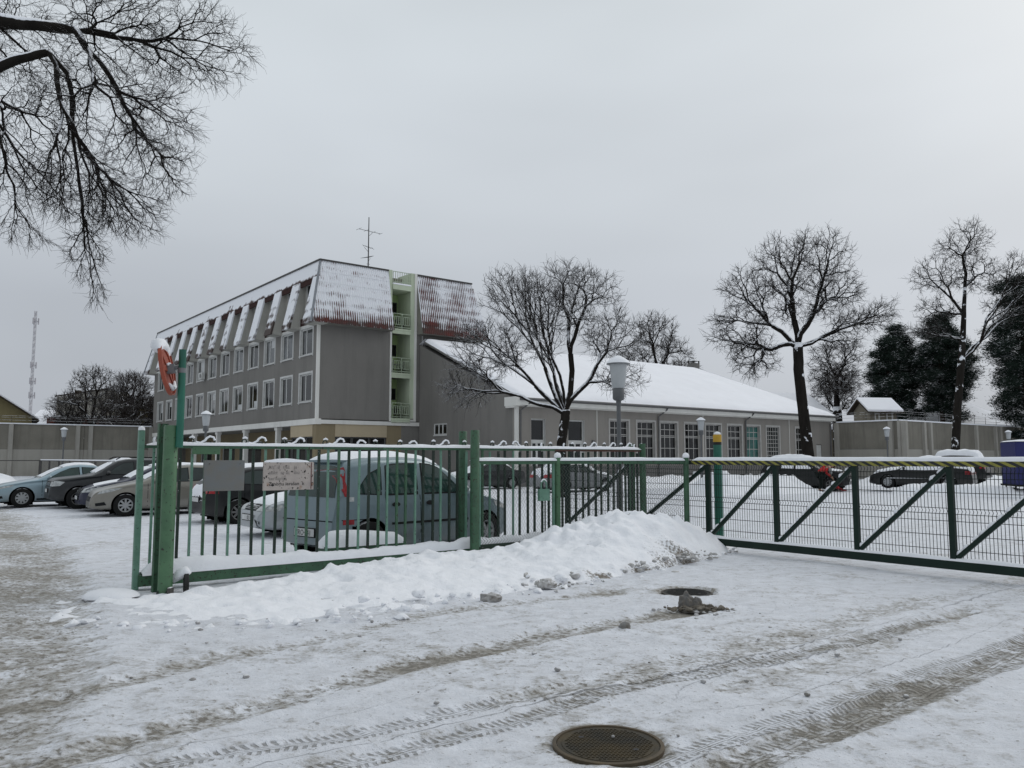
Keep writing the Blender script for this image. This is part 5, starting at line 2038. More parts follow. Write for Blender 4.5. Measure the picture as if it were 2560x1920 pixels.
# welded wire mesh panel with its folded creases
mb = MB()
gy = .062
x = gx0 + .03
zz = [.14, .26, .78, .86, .90, .94, 1.02, 1.44, 1.49, 1.54, 1.60, 1.63]
fold = {.86: .0, .90: .035, .94: .0, 1.49: .03, 1.44: 0, 1.54: 0}
while x < gx1:
    mb.tube([(x, gy + fold.get(z, 0), z) for z in zz], .0046, 4, caps=False)
    x += .05
for z in (.16, .36, .56, .76, .86, .94, 1.16, 1.36, 1.44, 1.54):
    mb.tube([(gx0, gy + .005 + fold.get(z, 0), z), (gx1, gy + .005 + fold.get(z, 0), z)], .0046, 4, caps=False)
w = mb.build('wire_mesh', M['wire'], GT)
w['kind'] = 'stuff'
# snow on the rails
v = snow_strip('snow_cap', GT, -.33, gx1, 0, 1.603, .085, .062, 6, 160, .16)
snow_strip('snow_cap', GT, gx0, gx1, 0, .215, .10, .05, 9, 160, .5)
# gate post with the yellow cap
YP = thing('gate_post', 'dark green gate post with a yellow and black cap behind the sliding gate', 'post', (3.93, 15.35, 0))
MB().lathe([(.078, -.05), (.078, 1.93)], 20).build('shaft', M['teal'], YP, True)
MB().lathe([(.0785, 1.90), (.0785, 1.955)], 20).build('black_band', M['black'], YP, True)
yc_ = MB().lathe([(.08, 1.955), (.08, 2.09), (.06, 2.10)], 20).build('yellow_cap', M['yellow'], YP, True)
MB().lathe([(.07, 2.095), (.065, 2.13), (.02, 2.15)], 14).build('snow_cap', M['snow'], yc_, 'full')
# ================================================================== bare trees
class Tubes:
    """many short polylines of K points turned into tubes at once"""
    def __init__(s, K=4):
        s.K, s.P, s.R = K, [], []

    def add(s, pts, rs):
        s.P.append(pts)
        s.R.append(rs)

    def arrays(s, sides):
        P = np.array(s.P, dtype=np.float64)          # (N,K,3)
        Rr_ = np.array(s.R, dtype=np.float64)
        Nn, K, _ = P.shape
        T = np.empty_like(P)
        T[:, 1:-1] = P[:, 2:] - P[:, :-2]
        T[:, 0] = P[:, 1] - P[:, 0]
        T[:, -1] = P[:, -1] - P[:, -2]
        T /= np.linalg.norm(T, axis=2, keepdims=True) + 1e-9
        ref = np.tile(np.array([.31, .17, .93]), (Nn, 1))
        bad = np.abs((T[:, 0] * ref).sum(1)) > .92
        ref[bad] = (.9, .3, .1)
        V = np.empty((Nn, K, sides, 3))
        for k in range(K):
            X = np.cross(T[:, k], ref)
            X /= np.linalg.norm(X, axis=1, keepdims=True) + 1e-9
            Yv = np.cross(X, T[:, k])
            for i in range(sides):
                a = 2 * PI * i / sides
                V[:, k, i] = P[:, k] + (X * math.cos(a) + Yv * math.sin(a)) * Rr_[:, k, None]
        base = (np.arange(Nn) * K * sides)[:, None, None]
        kk = np.arange(K - 1)[None, :, None]
        ii = np.arange(sides)[None, None, :]
        jj = (ii + 1) % sides
        F = np.stack([base + kk * sides + ii, base + kk * sides + jj, base + (kk + 1) * sides + jj, base + (kk + 1) * sides + ii], -1).reshape(-1, 4)
        return V.reshape(-1, 3), F


def grow(rng, start, d0, targets, rt, gam, thin, thick, r_split, crook=.16, pull=.42, twigs=3, tl=.35, droop=0.0):
    """branching structure reaching every target point"""
    def seg(p, d, q, ra, rb_):
        L = np.linalg.norm(q - p)
        v = (q - p) / (L + 1e-9)
        a = p + d * L * .33 + rng.normal(0, crook * L * .25, 3)
        b = q - v * L * .30 + rng.normal(0, crook * L * .35, 3)
        pts = []
        for t in (0, .34, .67, 1):
            pts.append((1 - t) ** 3 * p + 3 * (1 - t) ** 2 * t * a + 3 * (1 - t) * t * t * b + t ** 3 * q)
        (thick if ra > r_split else thin).add(pts, [ra + (rb_ - ra) * t for t in (0, .34, .67, 1)])
        dn = q - b
        return dn / (np.linalg.norm(dn) + 1e-9)

    def rad(n):
        return rt * n ** gam

    def rec(p, d, pts, r0):
        n = len(pts)
        if n == 1:
            q = pts[0]
            r1 = rt * .8
            dn = seg(p, d, q, r0, r1)
            for _ in range(twigs):
                t = rng.uniform(.15, 1.0)
                s_ = p + (q - p) * t
                v = dn + rng.normal(0, .75, 3)
                v[2] += .25 - droop
                v /= np.linalg.norm(v)
                e_ = s_ + v * tl * rng.uniform(.4, 1.1)
                seg(s_, dn, e_, r1 * .85, r1 * .45)
            return
        k = 3 if (n > 24 and rng.random() < .25) else 2
        c = pts[rng.choice(n, k, replace=False)]
        for _ in range(5):
            lab = np.argmin(((pts[:, None] - c[None]) ** 2).sum(2), 1)
            for i in range(k):
                if (lab == i).any():
                    c[i] = pts[lab == i].mean(0)
        groups = [pts[lab == i] for i in range(k) if (lab == i).any()]
        groups.sort(key=len, reverse=True)
        for g in groups:
            cc = g.mean(0)
            fr = pull * rng.uniform(.75, 1.2) if len(g) > 1 else 1.0
            if len(g) == 1:
                rec(p, d, g, min(r0, rad(1)))
                continue
            q = p + (cc - p) * fr
            rr_ = min(r0, rad(len(g)))
            dn = seg(p, d, q, rr_, rr_ * .93)
            rec(q, dn, g, rr_ * .93)
    rec(np.array(start, float), np.array(d0, float), np.array(targets, float), rad(len(targets)))


def blob_points(rng, blobs, n):
    """points through a union of ellipsoids, denser towards the outside"""
    w = np.array([b[3] * b[4] * b[5] for b in blobs]) ** .8
    w /= w.sum()
    out = []
    while len(out) < n:
        b = blobs[rng.choice(len(blobs), p=w)]
        v = rng.normal(0, 1, 3)
        v /= np.linalg.norm(v)
        r_ = rng.uniform(.12, 1) ** .45
        out.append([b[0] + v[0] * b[3] * r_, b[1] + v[1] * b[4] * r_, b[2] + v[2] * b[5] * r_])
    return np.array(out)


def make_tree(name, label, loc, trunk, limbs, seed, rt=.006, gam=.42, twigs=4, tl=.4, m_twig=None, m_branch=None, m_trunk=None, r_split=.03, sides=(4, 6), crook=.16, pull=.42, droop=0.0, group=None, cat='tree', extra=()):
    """trunk: [(x,y,z,r)...]; limbs: [(start index on trunk or point, direction, blobs, n)]"""
    rng = np.random.RandomState(seed)
    t = thing(name, label, cat, loc, 0, group)
    thin, thick = Tubes(), Tubes()
    tb = MB()
    pts = [Vector(p[:3]) for p in trunk]
    # smooth the trunk line
    sp, sr = [], []
    for i in range(len(pts) - 1):
        for k in range(4):
            u_ = k / 4
            sp.append(pts[i].lerp(pts[i + 1], u_) + Vector(rng.normal(0, .012, 3)))
            sr.append(trunk[i][3] * (1 - u_) + trunk[i + 1][3] * u_)
    sp.append(pts[-1])
    sr.append(trunk[-1][3])
    tb.tube(sp, sr, 14)
    for path in extra:
        tb.tube([q[:3] for q in path], [q[3] for q in path], 10)
    for (st, d, blobs, n) in limbs:
        P = blob_points(rng, blobs, n)
        s_ = trunk[st][:3] if isinstance(st, int) else st
        d = np.array(d, float)
        grow(rng, s_, d / np.linalg.norm(d), P, rt, gam, thin, thick, r_split, crook, pull, twigs, tl, droop)
    tr = tb.build('trunk', m_trunk or M['bark_trunk'], t, 'full')
    if thick.P:
        V, F = thick.arrays(sides[1])
        fast_mesh('limbs', V, F, m_branch or M['bark'], t, True)['kind'] = 'stuff'
    V, F = thin.arrays(sides[0])
    c = fast_mesh('crown', V, F, m_twig or M['twig'], t, True)
    return t


# forked tree in front of the annex
make_tree('bare_tree', 'low forked bare tree with snow-lined branches in front of the long low building', (2.13, 34, 0),
          [(0, 0, -.1, .28), (.02, 0, .9, .215), (-.05, 0, 2.2, .20), (.1, 0, 3.2, .20), (.16, 0, 3.7, .18)],
          [((.12, 0, 3.5), (-.75, .1, .9), [(-3.15, 0.30, 6.30, 1.90, 2.00, 1.50), (-4.05, -0.30, 4.70, 1.30, 1.40, 1.10), (-2.15, 0.50, 8.70, 1.50, 1.60, 1.40)], 760),
           ((.14, 0, 3.6), (-.3, .3, 1), [(-1.15, 0.80, 8.50, 1.50, 1.80, 1.50), (-0.85, -0.80, 6.70, 1.10, 1.40, 1.20)], 330),
           ((.16, 0, 3.7), (.45, -.1, 1), [(0.95, -0.30, 8.30, 1.90, 1.90, 1.70), (0.15, 0.20, 9.20, 1.30, 1.50, 1.20), (2.35, 0.20, 6.80, 1.60, 1.60, 1.20), (2.45, -0.40, 4.90, 1.30, 1.30, 0.80)], 800)],
          5, .0082, .44, 5, .45, crook=.18, m_twig=M['twig_snowy'], m_branch=M['bark_snowy'])
# big oak by the end of the annex
make_tree('bare_tree', 'tall broad-crowned bare oak in front of the end of the long low building', (16.75, 46, 0),
          [(.35, 0, -.1, .40), (.25, 0, 1.5, .33), (.0, 0, 4.5, .30), (-.18, 0, 6.8, .285), (-.15, 0, 8.3, .28)],
          [((-.15, 0, 8.0), (-.9, .1, .8), [(-3.6, .2, 9.2, 2.1, 2.4, 1.6), (-2.9, -.4, 7.4, 1.6, 1.9, 1.5), (-3.0, .4, 11.6, 1.7, 2.0, 1.4)], 800),
           ((-.15, 0, 8.3), (.1, .1, 1), [(-.9, .3, 13.0, 2.0, 2.3, 1.9), (1.2, -.2, 13.3, 2.0, 2.2, 1.9), (.2, 0, 10.8, 2.4, 2.6, 1.6), (2.6, .3, 11.6, 1.5, 1.8, 1.5)], 1200),
           ((-.10, 0, 8.1), (.9, -.1, .45), [(3.4, 0, 9.6, 1.8, 1.8, .9), (4.9, .2, 10.2, 1.1, 1.3, .9), (2.2, -.3, 8.3, 1.3, 1.4, .7)], 380)],
          11, .0098, .445, 4, .5, crook=.24, m_twig=M['twig_bare'])
# tree at the right edge
make_tree('bare_tree', 'slender bare tree with a snowy forked limb, rising before the dark pines', (30.4, 55, 0),
          [(-.1, 0, -.1, .36), (.0, 0, 2.0, .28), (.25, 0, 5.0, .26), (.75, 0, 8.6, .23), (1.05, 0, 11.5, .16), (1.2, 0, 13.5, .11)],
          [((.72, 0, 8.4), (.8, 0, .7), [(4.6, .2, 12.2, 2.2, 2.2, 1.5), (5.6, 0, 14.6, 2.2, 2.2, 1.7)], 400),
           ((1.05, 0, 11.5), (-.4, .1, 1), [(-.7, .2, 14.3, 1.9, 2.2, 1.7), (-.9, -.2, 11.8, 1.6, 1.8, 1.0)], 360),
           ((1.2, 0, 13.4), (.2, 0, 1), [(1.3, 0, 16.6, 2.0, 2.2, 1.9), (2.2, .1, 14.5, 1.7, 2.0, 1.6)], 480),
           ((.9, 0, 9.8), (-1, 0, .35), [(-1.6, 0, 10.4, 1.6, 1.6, .7)], 120)],
          17, .0098, .435, 4, .5, crook=.2, m_twig=M['twig_bare'])
# trees far behind
BT = make_tree('bare_tree', 'round dense bare tree behind the snowy roof of the long low building', (17.3, 95, 0),
               [(0, 0, 0, .6), (.1, 0, 6, .5), (0, 0, 9.5, .42)],
               [((0, 0, 9.3), (-.2, .1, 1), [(-2.2, 0, 13.2, 2.6, 3, 2.6), (0, 0, 16.6, 3.2, 3.2, 2.9), (2.2, 0, 13.6, 2.5, 3, 2.8), (3.6, 0, 12.2, 1.8, 2, 1.8), (-3.4, 0, 12.4, 1.6, 2, 1.8)], 1100)],
               23, .017, .43, 5, .75, crook=.17, m_twig=M['twig_far'])
c = copy_tree(BT)
c.location = (34.2, 84, 0)
c.scale = (1.0, 1.0, .74)
c.rotation_euler = (0, 0, R(70))
c['label'] = 'grey bare tree beyond the wall, left of the pines'
c = copy_tree(BT)
c.location = (37.2, 92, 0)
c.scale = (.7, .7, .62)
c.rotation_euler = (0, 0, R(160))
c['label'] = 'thin bare tree showing between the guard hut and the first pine'
# thicket at the left
TK = make_tree('bare_tree', 'tall tangled bare tree behind the concrete wall left of the office', (-46.5, 88, 0),
               [(0, 0, 0, .4), (0, 0, 2.4, .34)],
               [((0, 0, 2.2), (-.2, 0, 1), [(-2.4, 0, 6.6, 2.6, 2.4, 2.8), (.4, 0, 9.4, 2.8, 2.4, 2.6), (2.6, 0, 6.6, 2.4, 2.4, 2.8), (-1, 0, 4.4, 3.4, 2.4, 1.8)], 1500)],
               31, .016, .43, 5, .65, crook=.22, m_twig=M['twig_far'])
for (x, y, s_, rz, lb) in ((-41.6, 87, .93, 80, 'second tangled bare tree behind the wall, nearer the office'), (-37.8, 92, .95, 200, 'bare tree behind the wall, half hidden by the corner of the office'),
                           (-49.6, 90, .74, 290, 'lower bare tree in front of the red brick building'), (-44.4, 93, 1.0, 140, 'bare tree in the middle of the thicket behind the wall')):
    c = copy_tree(TK)
    c.location = (x, y, 0)
    c.scale = (s_ * 1.05, s_, s_)
    c.rotation_euler = (0, 0, R(rz))
    c['label'] = lb
# the tree whose branches hang in from the upper left; its trunk stands beyond the frame
make_tree('overhanging_tree', 'large bare tree whose snow-lined branches hang in at the upper left', (-10.2, 8.2, 0),
          [(0, 0, -.2, .42), (.3, 0, 2.6, .36), (1.2, .1, 4.8, .28), (2.6, .2, 6.2, .20), (4.16, 0.4, 6.61, 0.085), (4.99, 0.6, 6.58, 0.06)],
          [((5.15, 0.65, 6.59), (0.9, 0.1, -0.1), [(6.48, 0.7, 6.44, 0.76, 0.9, 0.47), (5.79, 0.4, 6.38, 0.77, 0.9, 0.47)], 740), ((5.36, 0.5, 6.29), (0.85, 0.0, -0.5), [(6.19, 0.6, 5.49, 0.48, 0.8, 0.53), (6.07, 0.8, 5.0, 0.43, 0.7, 0.4), (5.71, 0.2, 5.4, 0.55, 0.9, 0.55)], 740), ((4.99, 0.4, 6.19), (0.85, 0.1, -.55), [(5.87, 0.5, 4.43, 0.43, 0.7, 0.39), (5.54, 0.2, 4.51, 0.46, 0.8, 0.46), (5.42, 0.6, 3.91, 0.22, 0.4, 0.35), (5.58, 0.6, 3.45, 0.1, 0.25, 0.17)], 700), ((4.2, 0.4, 5.91), (0.5, 0.2, -0.9), [(4.86, 0.4, 5.26, 0.47, 0.8, 0.65), (4.61, 0.8, 4.71, 0.45, 0.7, 0.32), (4.7, 0.7, 4.16, 0.29, 0.5, 0.18)], 460), ((4.16, 0.4, 6.61), (0.9, 0.2, 0.2), [(4.38, 1.0, 6.56, 0.55, 0.8, 0.6)], 330)],
          41, .0023, .435, 4, .18, crook=.2, r_split=.016, droop=.45, m_twig=M['twig_bare'], pull=.40, extra=([(1.2, 0.1, 4.8, 0.14), (2.79, 0.3, 5.54, 0.1), (3.83, 0.3, 5.86, 0.08), (4.2, 0.4, 5.91, 0.07), (4.64, 0.4, 6.1, 0.055), (4.99, 0.4, 6.19, 0.045)], [(4.99, 0.6, 6.58, 0.06), (5.15, 0.65, 6.59, 0.05), (5.36, 0.5, 6.29, 0.038)]))


# ================================================================== pines
def pine(name, label, loc, H, seed, rad, low, trunk_r=.28, lean=0.0, n=26):
    """bare stem below, ragged flat pads of needles above"""
    rng = np.random.RandomState(seed)
    t = thing(name, label, 'pine tree', loc, 0, 'dark pines behind the wall')
    MB().tube([(0, 0, -.2), (lean * .3, 0, H * .3), (lean * .7, .1, H * .65), (lean, 0, H * .95)], [trunk_r, trunk_r * .85, trunk_r * .55, .05], 9).build('trunk', M['pine_bark'], t, 'full')
    thin, thick = Tubes(), Tubes()
    allp = []
    for k in range(n):
        u_ = (k + .5) / n
        z = low + (H - low - .6) * u_ ** .9 + rng.uniform(-.3, .3)
        env = rad * (1 - u_ ** 2.4) ** .6 * rng.uniform(.6, 1.1) * min(1, .5 + u_ * 1.6) + .3
        a = k * 2.4 + rng.uniform(-.5, .5)
        ro = env * rng.uniform(.35, .95)
        cx, cy = lean * z / H + ro * math.cos(a), ro * math.sin(a)
        rx = max(.55, env * rng.uniform(.34, .58))
        m_ = int(16 + 16 * rx)
        P = blob_points(rng, [(cx, cy, z + .12 * ro, rx, rx, rx * .5)], m_)
        allp.append(P)
        d = np.array([math.cos(a), math.sin(a), .35])
        grow(rng, (lean * z / H, 0, z - .25 * ro), d / np.linalg.norm(d), P, .014, .42, thin, thick, .035, .15, .45, 0)
    if thick.P:
        V, F = thick.arrays(5)
        fast_mesh('limbs', V, F, M['pine_bark'], t, True)['kind'] = 'stuff'
    P = np.concatenate(allp)
    K = 60
    n_ = len(P)
    c = np.repeat(P, K, 0) + rng.normal(0, 1, (n_ * K, 3)) * np.array([.36, .36, .19])
    d = rng.normal(0, 1, (n_ * K, 3))
    d[:, 2] = np.abs(d[:, 2]) * .6 - .1
    d /= np.linalg.norm(d, axis=1, keepdims=True)
    s_ = np.cross(d, rng.normal(0, 1, (n_ * K, 3)))
    s_ /= np.linalg.norm(s_, axis=1, keepdims=True)
    L = rng.uniform(.18, .42, (n_ * K, 1))
    w = rng.uniform(.018, .04, (n_ * K, 1))
    V = np.stack([c - s_ * w, c + s_ * w, c + d * L], 1).reshape(-1, 3)
    F = np.arange(n_ * K * 3).reshape(-1, 3)
    fast_mesh('crown', V, F, M['needle'], t, False)
    return t


pine('pine_tree', 'dark pointed pine just right of the guard hut roof', (37.4, 79, 0), 14.0, 3, 1.9, 5.4, n=22)
pine('pine_tree', 'rounded dark pine between the pointed pine and the bushy pine', (39.9, 82, 0), 15.4, 5, 2.3, 5.8)
pine('pine_tree', 'bushy dark pine in the middle of the group behind the slender tree', (42.0, 78, 0), 15.8, 7, 2.7, 5.6, n=32)
pine('pine_tree', 'dark pine right behind the trunk of the slender bare tree', (45.4, 82, 0), 15.2, 9, 2.2, 8.2)
pine('pine_tree', 'tall spreading pine cut off by the right edge of the picture', (45.2, 70, 0), 18.0, 13, 3.3, 6.5, .36, n=34)
pine('pine_tree', 'low dark pine at the right edge beyond the end of the wall', (48.4, 74, 0), 12, 19, 2.6, 3.0)
# ================================================================== cars
def smooth_profile(pts):
    P = np.array(pts, float)
    def f(s):
        return np.interp(s, P[:, 0], P[:, 1])
    return f


class Car:
    """s runs from the nose (0) to the tail (L); local x = L/2 - s, y to the left, z up"""
    def __init__(c, name, label, style, paint_m, loc, heading, cat='car'):
        c.st = style
        c.L = style['L']
        c.t = thing(name, label, cat, loc, heading, 'parked cars')
        c.paint = paint_m
        st = style
        L = c.L
        top, belt, bot, wid = (smooth_profile(st[k]) for k in ('top', 'belt', 'bot', 'wid'))
        ss = np.unique(np.concatenate([np.linspace(0, .3, 14), np.linspace(.3, L - .3, 64), np.linspace(L - .3, L, 14)]))
        # soften the side-view lines a little
        def soft(fn, k):
            return np.mean([fn(np.clip(ss + o, 0, L)) for o in np.linspace(-k, k, 7)], 0)
        zt = soft(top, .05)
        zt[0], zt[-1] = top(0.0), top(L)
        zb = soft(belt, .08)
        z0 = soft(bot, .04)
        W = soft(wid, .05)
        rows = []
        for i in range(len(ss)):
            e = min(zb[i], zt[i] - .045)
            e = max(e, z0[i] + .06)
            zt_ = max(zt[i], e + .03)
            gh = zt_ - e
            half = [(0, z0[i]), (W[i] * .5, z0[i]), (W[i] * .86, z0[i] + .005), (W[i] * .955, z0[i] + .05)]
            n1 = 9
            zl = z0[i] + .11 if e > z0[i] + .2 else z0[i] + .5 * (e - z0[i])
            for j in range(n1):
                t = j / (n1 - 1)
                z = zl + (e - zl) * t
                bul = 1 - .035 * (2 * t - .85) ** 2 + .006 * math.sin(t * 9)
                half.append((W[i] * bul, z))
            rr_ = min(.13, gh * .55) if gh > .25 else gh * .8
            wtop = W[i] * .965 - st.get('tumble', .33) * max(0, gh - rr_)
            n2 = 6
            for j in range(1, n2 + 1):
                t = j / n2
                half.append((W[i] * .965 + (wtop - W[i] * .965) * (t ** 1.15), e + (gh - rr_) * t))
            n3 = 8
            for j in range(1, n3 + 1):
                a = PI / 2 * j / n3
                half.append((wtop * max(0, math.cos(a)) ** .62, zt_ - rr_ + rr_ * math.sin(a) ** .9))
            rows.append(half)
        A = np.array(rows)                                   # (ns, m, 2)
        ns, m, _ = A.shape
        right = A[:, ::-1][:, 1:-1].copy()
        right[:, :, 0] *= -1
        B = np.concatenate([A, right], 1)
        mm = B.shape[1]
        V = np.empty((ns, mm, 3))
        V[:, :, 0] = (L / 2 - ss)[:, None]
        V[:, :, 1] = B[:, :, 0]
        V[:, :, 2] = B[:, :, 1]
        c.bvh = None
        idx = np.arange(ns * mm).reshape(ns, mm)
        F = np.stack([idx[:-1, :], np.roll(idx, -1, 1)[:-1, :], np.roll(idx, -1, 1)[1:, :], idx[1:, :]], -1).reshape(-1, 4)
        VV = V.reshape(-1, 3)
        c.bvh = BVHTree.FromPolygons([tuple(v) for v in VV], [tuple(f) for f in F])
        # wheel arches
        wr = st['wr']
        keep = np.ones(len(F), bool)
        cen = VV[F].mean(1)
        wmax = st['wid_max']
        for sw in st['wheels']:
            xw = L / 2 - sw
            ra = wr * 1.17
            d = np.hypot(cen[:, 0] - xw, cen[:, 2] - wr)
            keep &= ~((d < ra) & (np.abs(cen[:, 1]) > wmax * .70) & (cen[:, 2] < wr + ra))
            dv = np.hypot(VV[:, 0] - xw, VV[:, 2] - wr)
            sel = (np.abs(dv - ra) < .045) & (np.abs(VV[:, 1]) > wmax * .7)
            k = ra / (dv[sel] + 1e-9)
            VV[sel, 0] = xw + (VV[sel, 0] - xw) * k
            VV[sel, 2] = wr + (VV[sel, 2] - wr) * k
        c.body = fast_mesh('body', VV, F[keep], paint_m, c.t, True)
        for i in (0, ns - 1):
            MB().add([tuple(v) for v in V[i]], [tuple(range(mm))]).build('end_panel', paint_m, c.t)
        # wheel wells
        for sw in st['wheels']:
            xw = L / 2 - sw
            for sd in (-1, 1):
                ra = wr * 1.16
                n = 18
                v, f = [], []
                for k in range(n + 1):
                    a = PI * k / n * 1.18 - .09 * PI
                    for yy in (wmax * .96, wmax * .55):
                        v.append((xw + ra * math.cos(a), sd * yy, wr + ra * math.sin(a)))
                for k in range(n):
                    f.append((2 * k, 2 * k + 1, 2 * k + 3, 2 * k + 2))
                w = MB().add(v, f)
                w.add([(xw - ra, sd * wmax * .56, wr - .25), (xw + ra, sd * wmax * .56, wr - .25), (xw + ra, sd * wmax * .56, wr + ra), (xw - ra, sd * wmax * .56, wr + ra)], [(0, 1, 2, 3)])
                w.build('wheel_well', M['well'], c.t, recalc=False)
        c.wheels()
        # dark underside closes the gap to the snow
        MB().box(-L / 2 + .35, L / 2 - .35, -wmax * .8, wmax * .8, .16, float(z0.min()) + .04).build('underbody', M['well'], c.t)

    def wheels(c):
        st = c.st
        wr, wmax = st['wr'], st['wid_max']
        rim_m = st.get('rim', M['rim'])
        for sw in st['wheels']:
            for sd in (-1, 1):
                y = sd * (wmax - .105)
                ty = MB().lathe([(wr * .62, -.09), (wr * .93, -.10), (wr, -.075), (wr, .075), (wr * .93, .10), (wr * .62, .09)], 28, (0, 0, 0), 'y', cap=False)
                o = ty.build('wheel', M['tyre'], c.t, 'full')
                o.location = (c.L / 2 - sw, y, wr)
                rm = MB().lathe([(wr * .66, .06), (wr * .64, .085), (wr * .58, .075), (wr * .52, .055)], 24, (0, 0, 0), 'y', cap=False)
                ns = st.get('spokes', 7)
                for k in range(ns):
                    a = 2 * PI * k / ns
                    d = Vector((math.cos(a), 0, math.sin(a)))
                    rm.beam(d * wr * .10 + Vector((0, .07, 0)), d * wr * .60 + Vector((0, .068, 0)), wr * st.get('spoke_w', .17), .028, up=(0, 1, 0))
                rm.lathe([(wr * .17, .05), (wr * .17, .09), (.001, .095)], 14, (0, 0, 0), 'y')
                r_ = rm.build('rim', rim_m, o)
                if sd < 0:
                    r_.rotation_euler = (0, 0, PI)
                bk = MB().lathe([(.001, .02), (wr * .6, .02)], 20, (0, 0, 0), 'y').build('brake_disc', M['well'], o)
                if sd < 0:
                    bk.rotation_euler = (0, 0, PI)

    def cast(c, p, d):
        h = c.bvh.ray_cast(Vector(p), Vector(d))
        if h[0] is None:
            h2 = c.bvh.find_nearest(Vector(p) + Vector(d) * 3)
            return h2[0], h2[1]
        return h[0], h[1]

    def patch(c, name, poly, view, m, off=.005, parent=None, side=1, thick=0.0, res=.07, seed=0, closed_drop=True, bulge=0.0):
        """a piece of skin following the body; poly in (s,z) side, (y,z) front/rear, (s,y) top"""
        L = c.L
        out = []
        n = len(poly)
        for i in range(n):
            a, b = Vector(poly[i]), Vector(poly[(i + 1) % n])
            k = max(1, int((b - a).length / res))
            for j in range(k):
                out.append(a.lerp(b, j / k))
        nb = len(out)
        xs_ = [p.x for p in out]
        ys_ = [p.y for p in out]
        # interior points
        inner = []
        gx = np.arange(min(xs_), max(xs_), res)
        gy = np.arange(min(ys_), max(ys_), res)
        if len(gx) and len(gy):
            X, Y = np.meshgrid(gx, gy)
            X = X.ravel(); Y = Y.ravel()
            sd = poly_dist(X, Y, [(p.x, p.y) for p in out])
            for x_, y_, q in zip(X, Y, sd):
                if q > res * .45:
                    inner.append((Vector((x_, y_)), q))
        allp = out + [q[0] for q in inner]
        dist = [0.0] * nb + [q[1] for q in inner]
        edges = [(i, (i + 1) % nb) for i in range(nb)]
        r = geometry.delaunay_2d_cdt(allp, edges, [], 1, 1e-5)
        vs2, fs, orig = r[0], r[2], r[3]
        V = []
        for i, q in enumerate(vs2):
            if view == 'side':
                p, nr = c.cast((L / 2 - q.x, side * 3, q.y), (0, -side, 0))
            elif view == 'front':
                p, nr = c.cast((L / 2 + 3, q.x, q.y), (-1, 0, 0))
            elif view == 'rear':
                p, nr = c.cast((-L / 2 - 3, q.x, q.y), (1, 0, 0))
            else:
                p, nr = c.cast((L / 2 - q.x, q.y, 4), (0, 0, -1))
            dirv = {'side': Vector((0, side, 0)), 'front': Vector((1, 0, 0)), 'rear': Vector((-1, 0, 0)), 'top': Vector((0, 0, 1))}[view]
            if nr.dot(dirv) < 0:
                nr = -nr
            k = off
            o_ = orig[i]
            di = dist[o_[0]] if o_ else 0.0
            if thick:
                e = min(1, di / .16) ** .55
                nz = float(fbm(np.array([q.x * 2.3]), np.array([q.y * 2.3 + seed]), seed, 3)[0])
                k = off + thick * e * (1 + .35 * nz)
                V.append(p + Vector((0, 0, 1)) * k * .85 + nr * k * .3)
            else:
                V.append(p + nr * (k + bulge * min(1, di / .1)))
        mb_ = MB().add(V, [tuple(f) for f in fs])
        return mb_.build(name, m, parent or c.t, 'full')

    def snow(c, poly, thick, seed=1, res=.09):
        # ragged edge
        rg_ = random.Random(seed)
        n = len(poly)
        out = []
        for i in range(n):
            a, b = Vector(poly[i]), Vector(poly[(i + 1) % n])
            k = max(2, int((b - a).length / .16))
            for j in range(k):
                q = a.lerp(b, j / k)
                out.append((q.x + rg_.uniform(-.025, .025), q.y + rg_.uniform(-.025, .025)))
        return c.patch('snow_cover', out, 'top', M['snow'], .002, thick=thick, seed=seed, res=res)

    def mirror(c, s, z, m=None):
        for sd in (-1, 1):
            p, nr = c.cast((c.L / 2 - s, sd * 3, z), (0, -sd, 0))
            b = MB().lathe([(.02, -.06), (.075, -.05), (.085, 0), (.07, .05), (.02, .065)], 12, (0, 0, 0), 'x')
            o = b.build('wing_mirror', m or c.paint, c.t, 'full')
            o.location = p + Vector((0, sd * .10, .06))
            o.scale = (.8, 1.25, .85)

    def plate(c, end, z, text=None, w=.52, h=.11, dark=False):
        x = 3 if end == 'front' else -3
        p, nr = c.cast((x, 0, z), (-1 if end == 'front' else 1, 0, 0))
        sg = 1 if end == 'front' else -1
        px = p.x + sg * .02
        fr = MB().box(px - .009, px + .009, -w / 2 - .015, w / 2 + .015, z - h / 2 - .015, z + h / 2 + .015).build('plate_holder', M['plastic'], c.t)
        px += sg * .006
        o = MB().box(px - .007, px + .007, -w / 2, w / 2, z - h / 2, z + h / 2).build('number_plate', M['plate'], c.t)
        if text:
            tx = text_mesh('plate_text', text, h * 1.08, M['ink'], o, (px + sg * .0085, 0, z - h * .40), (R(90), 0, R(90) * sg), .0008, 'CENTER')
            tx.scale = (.92, 1, 1)
        return o


def hood_line(L, H, cowl, ws, hood0=.70, hood1=.95, nose=.42):
    pass


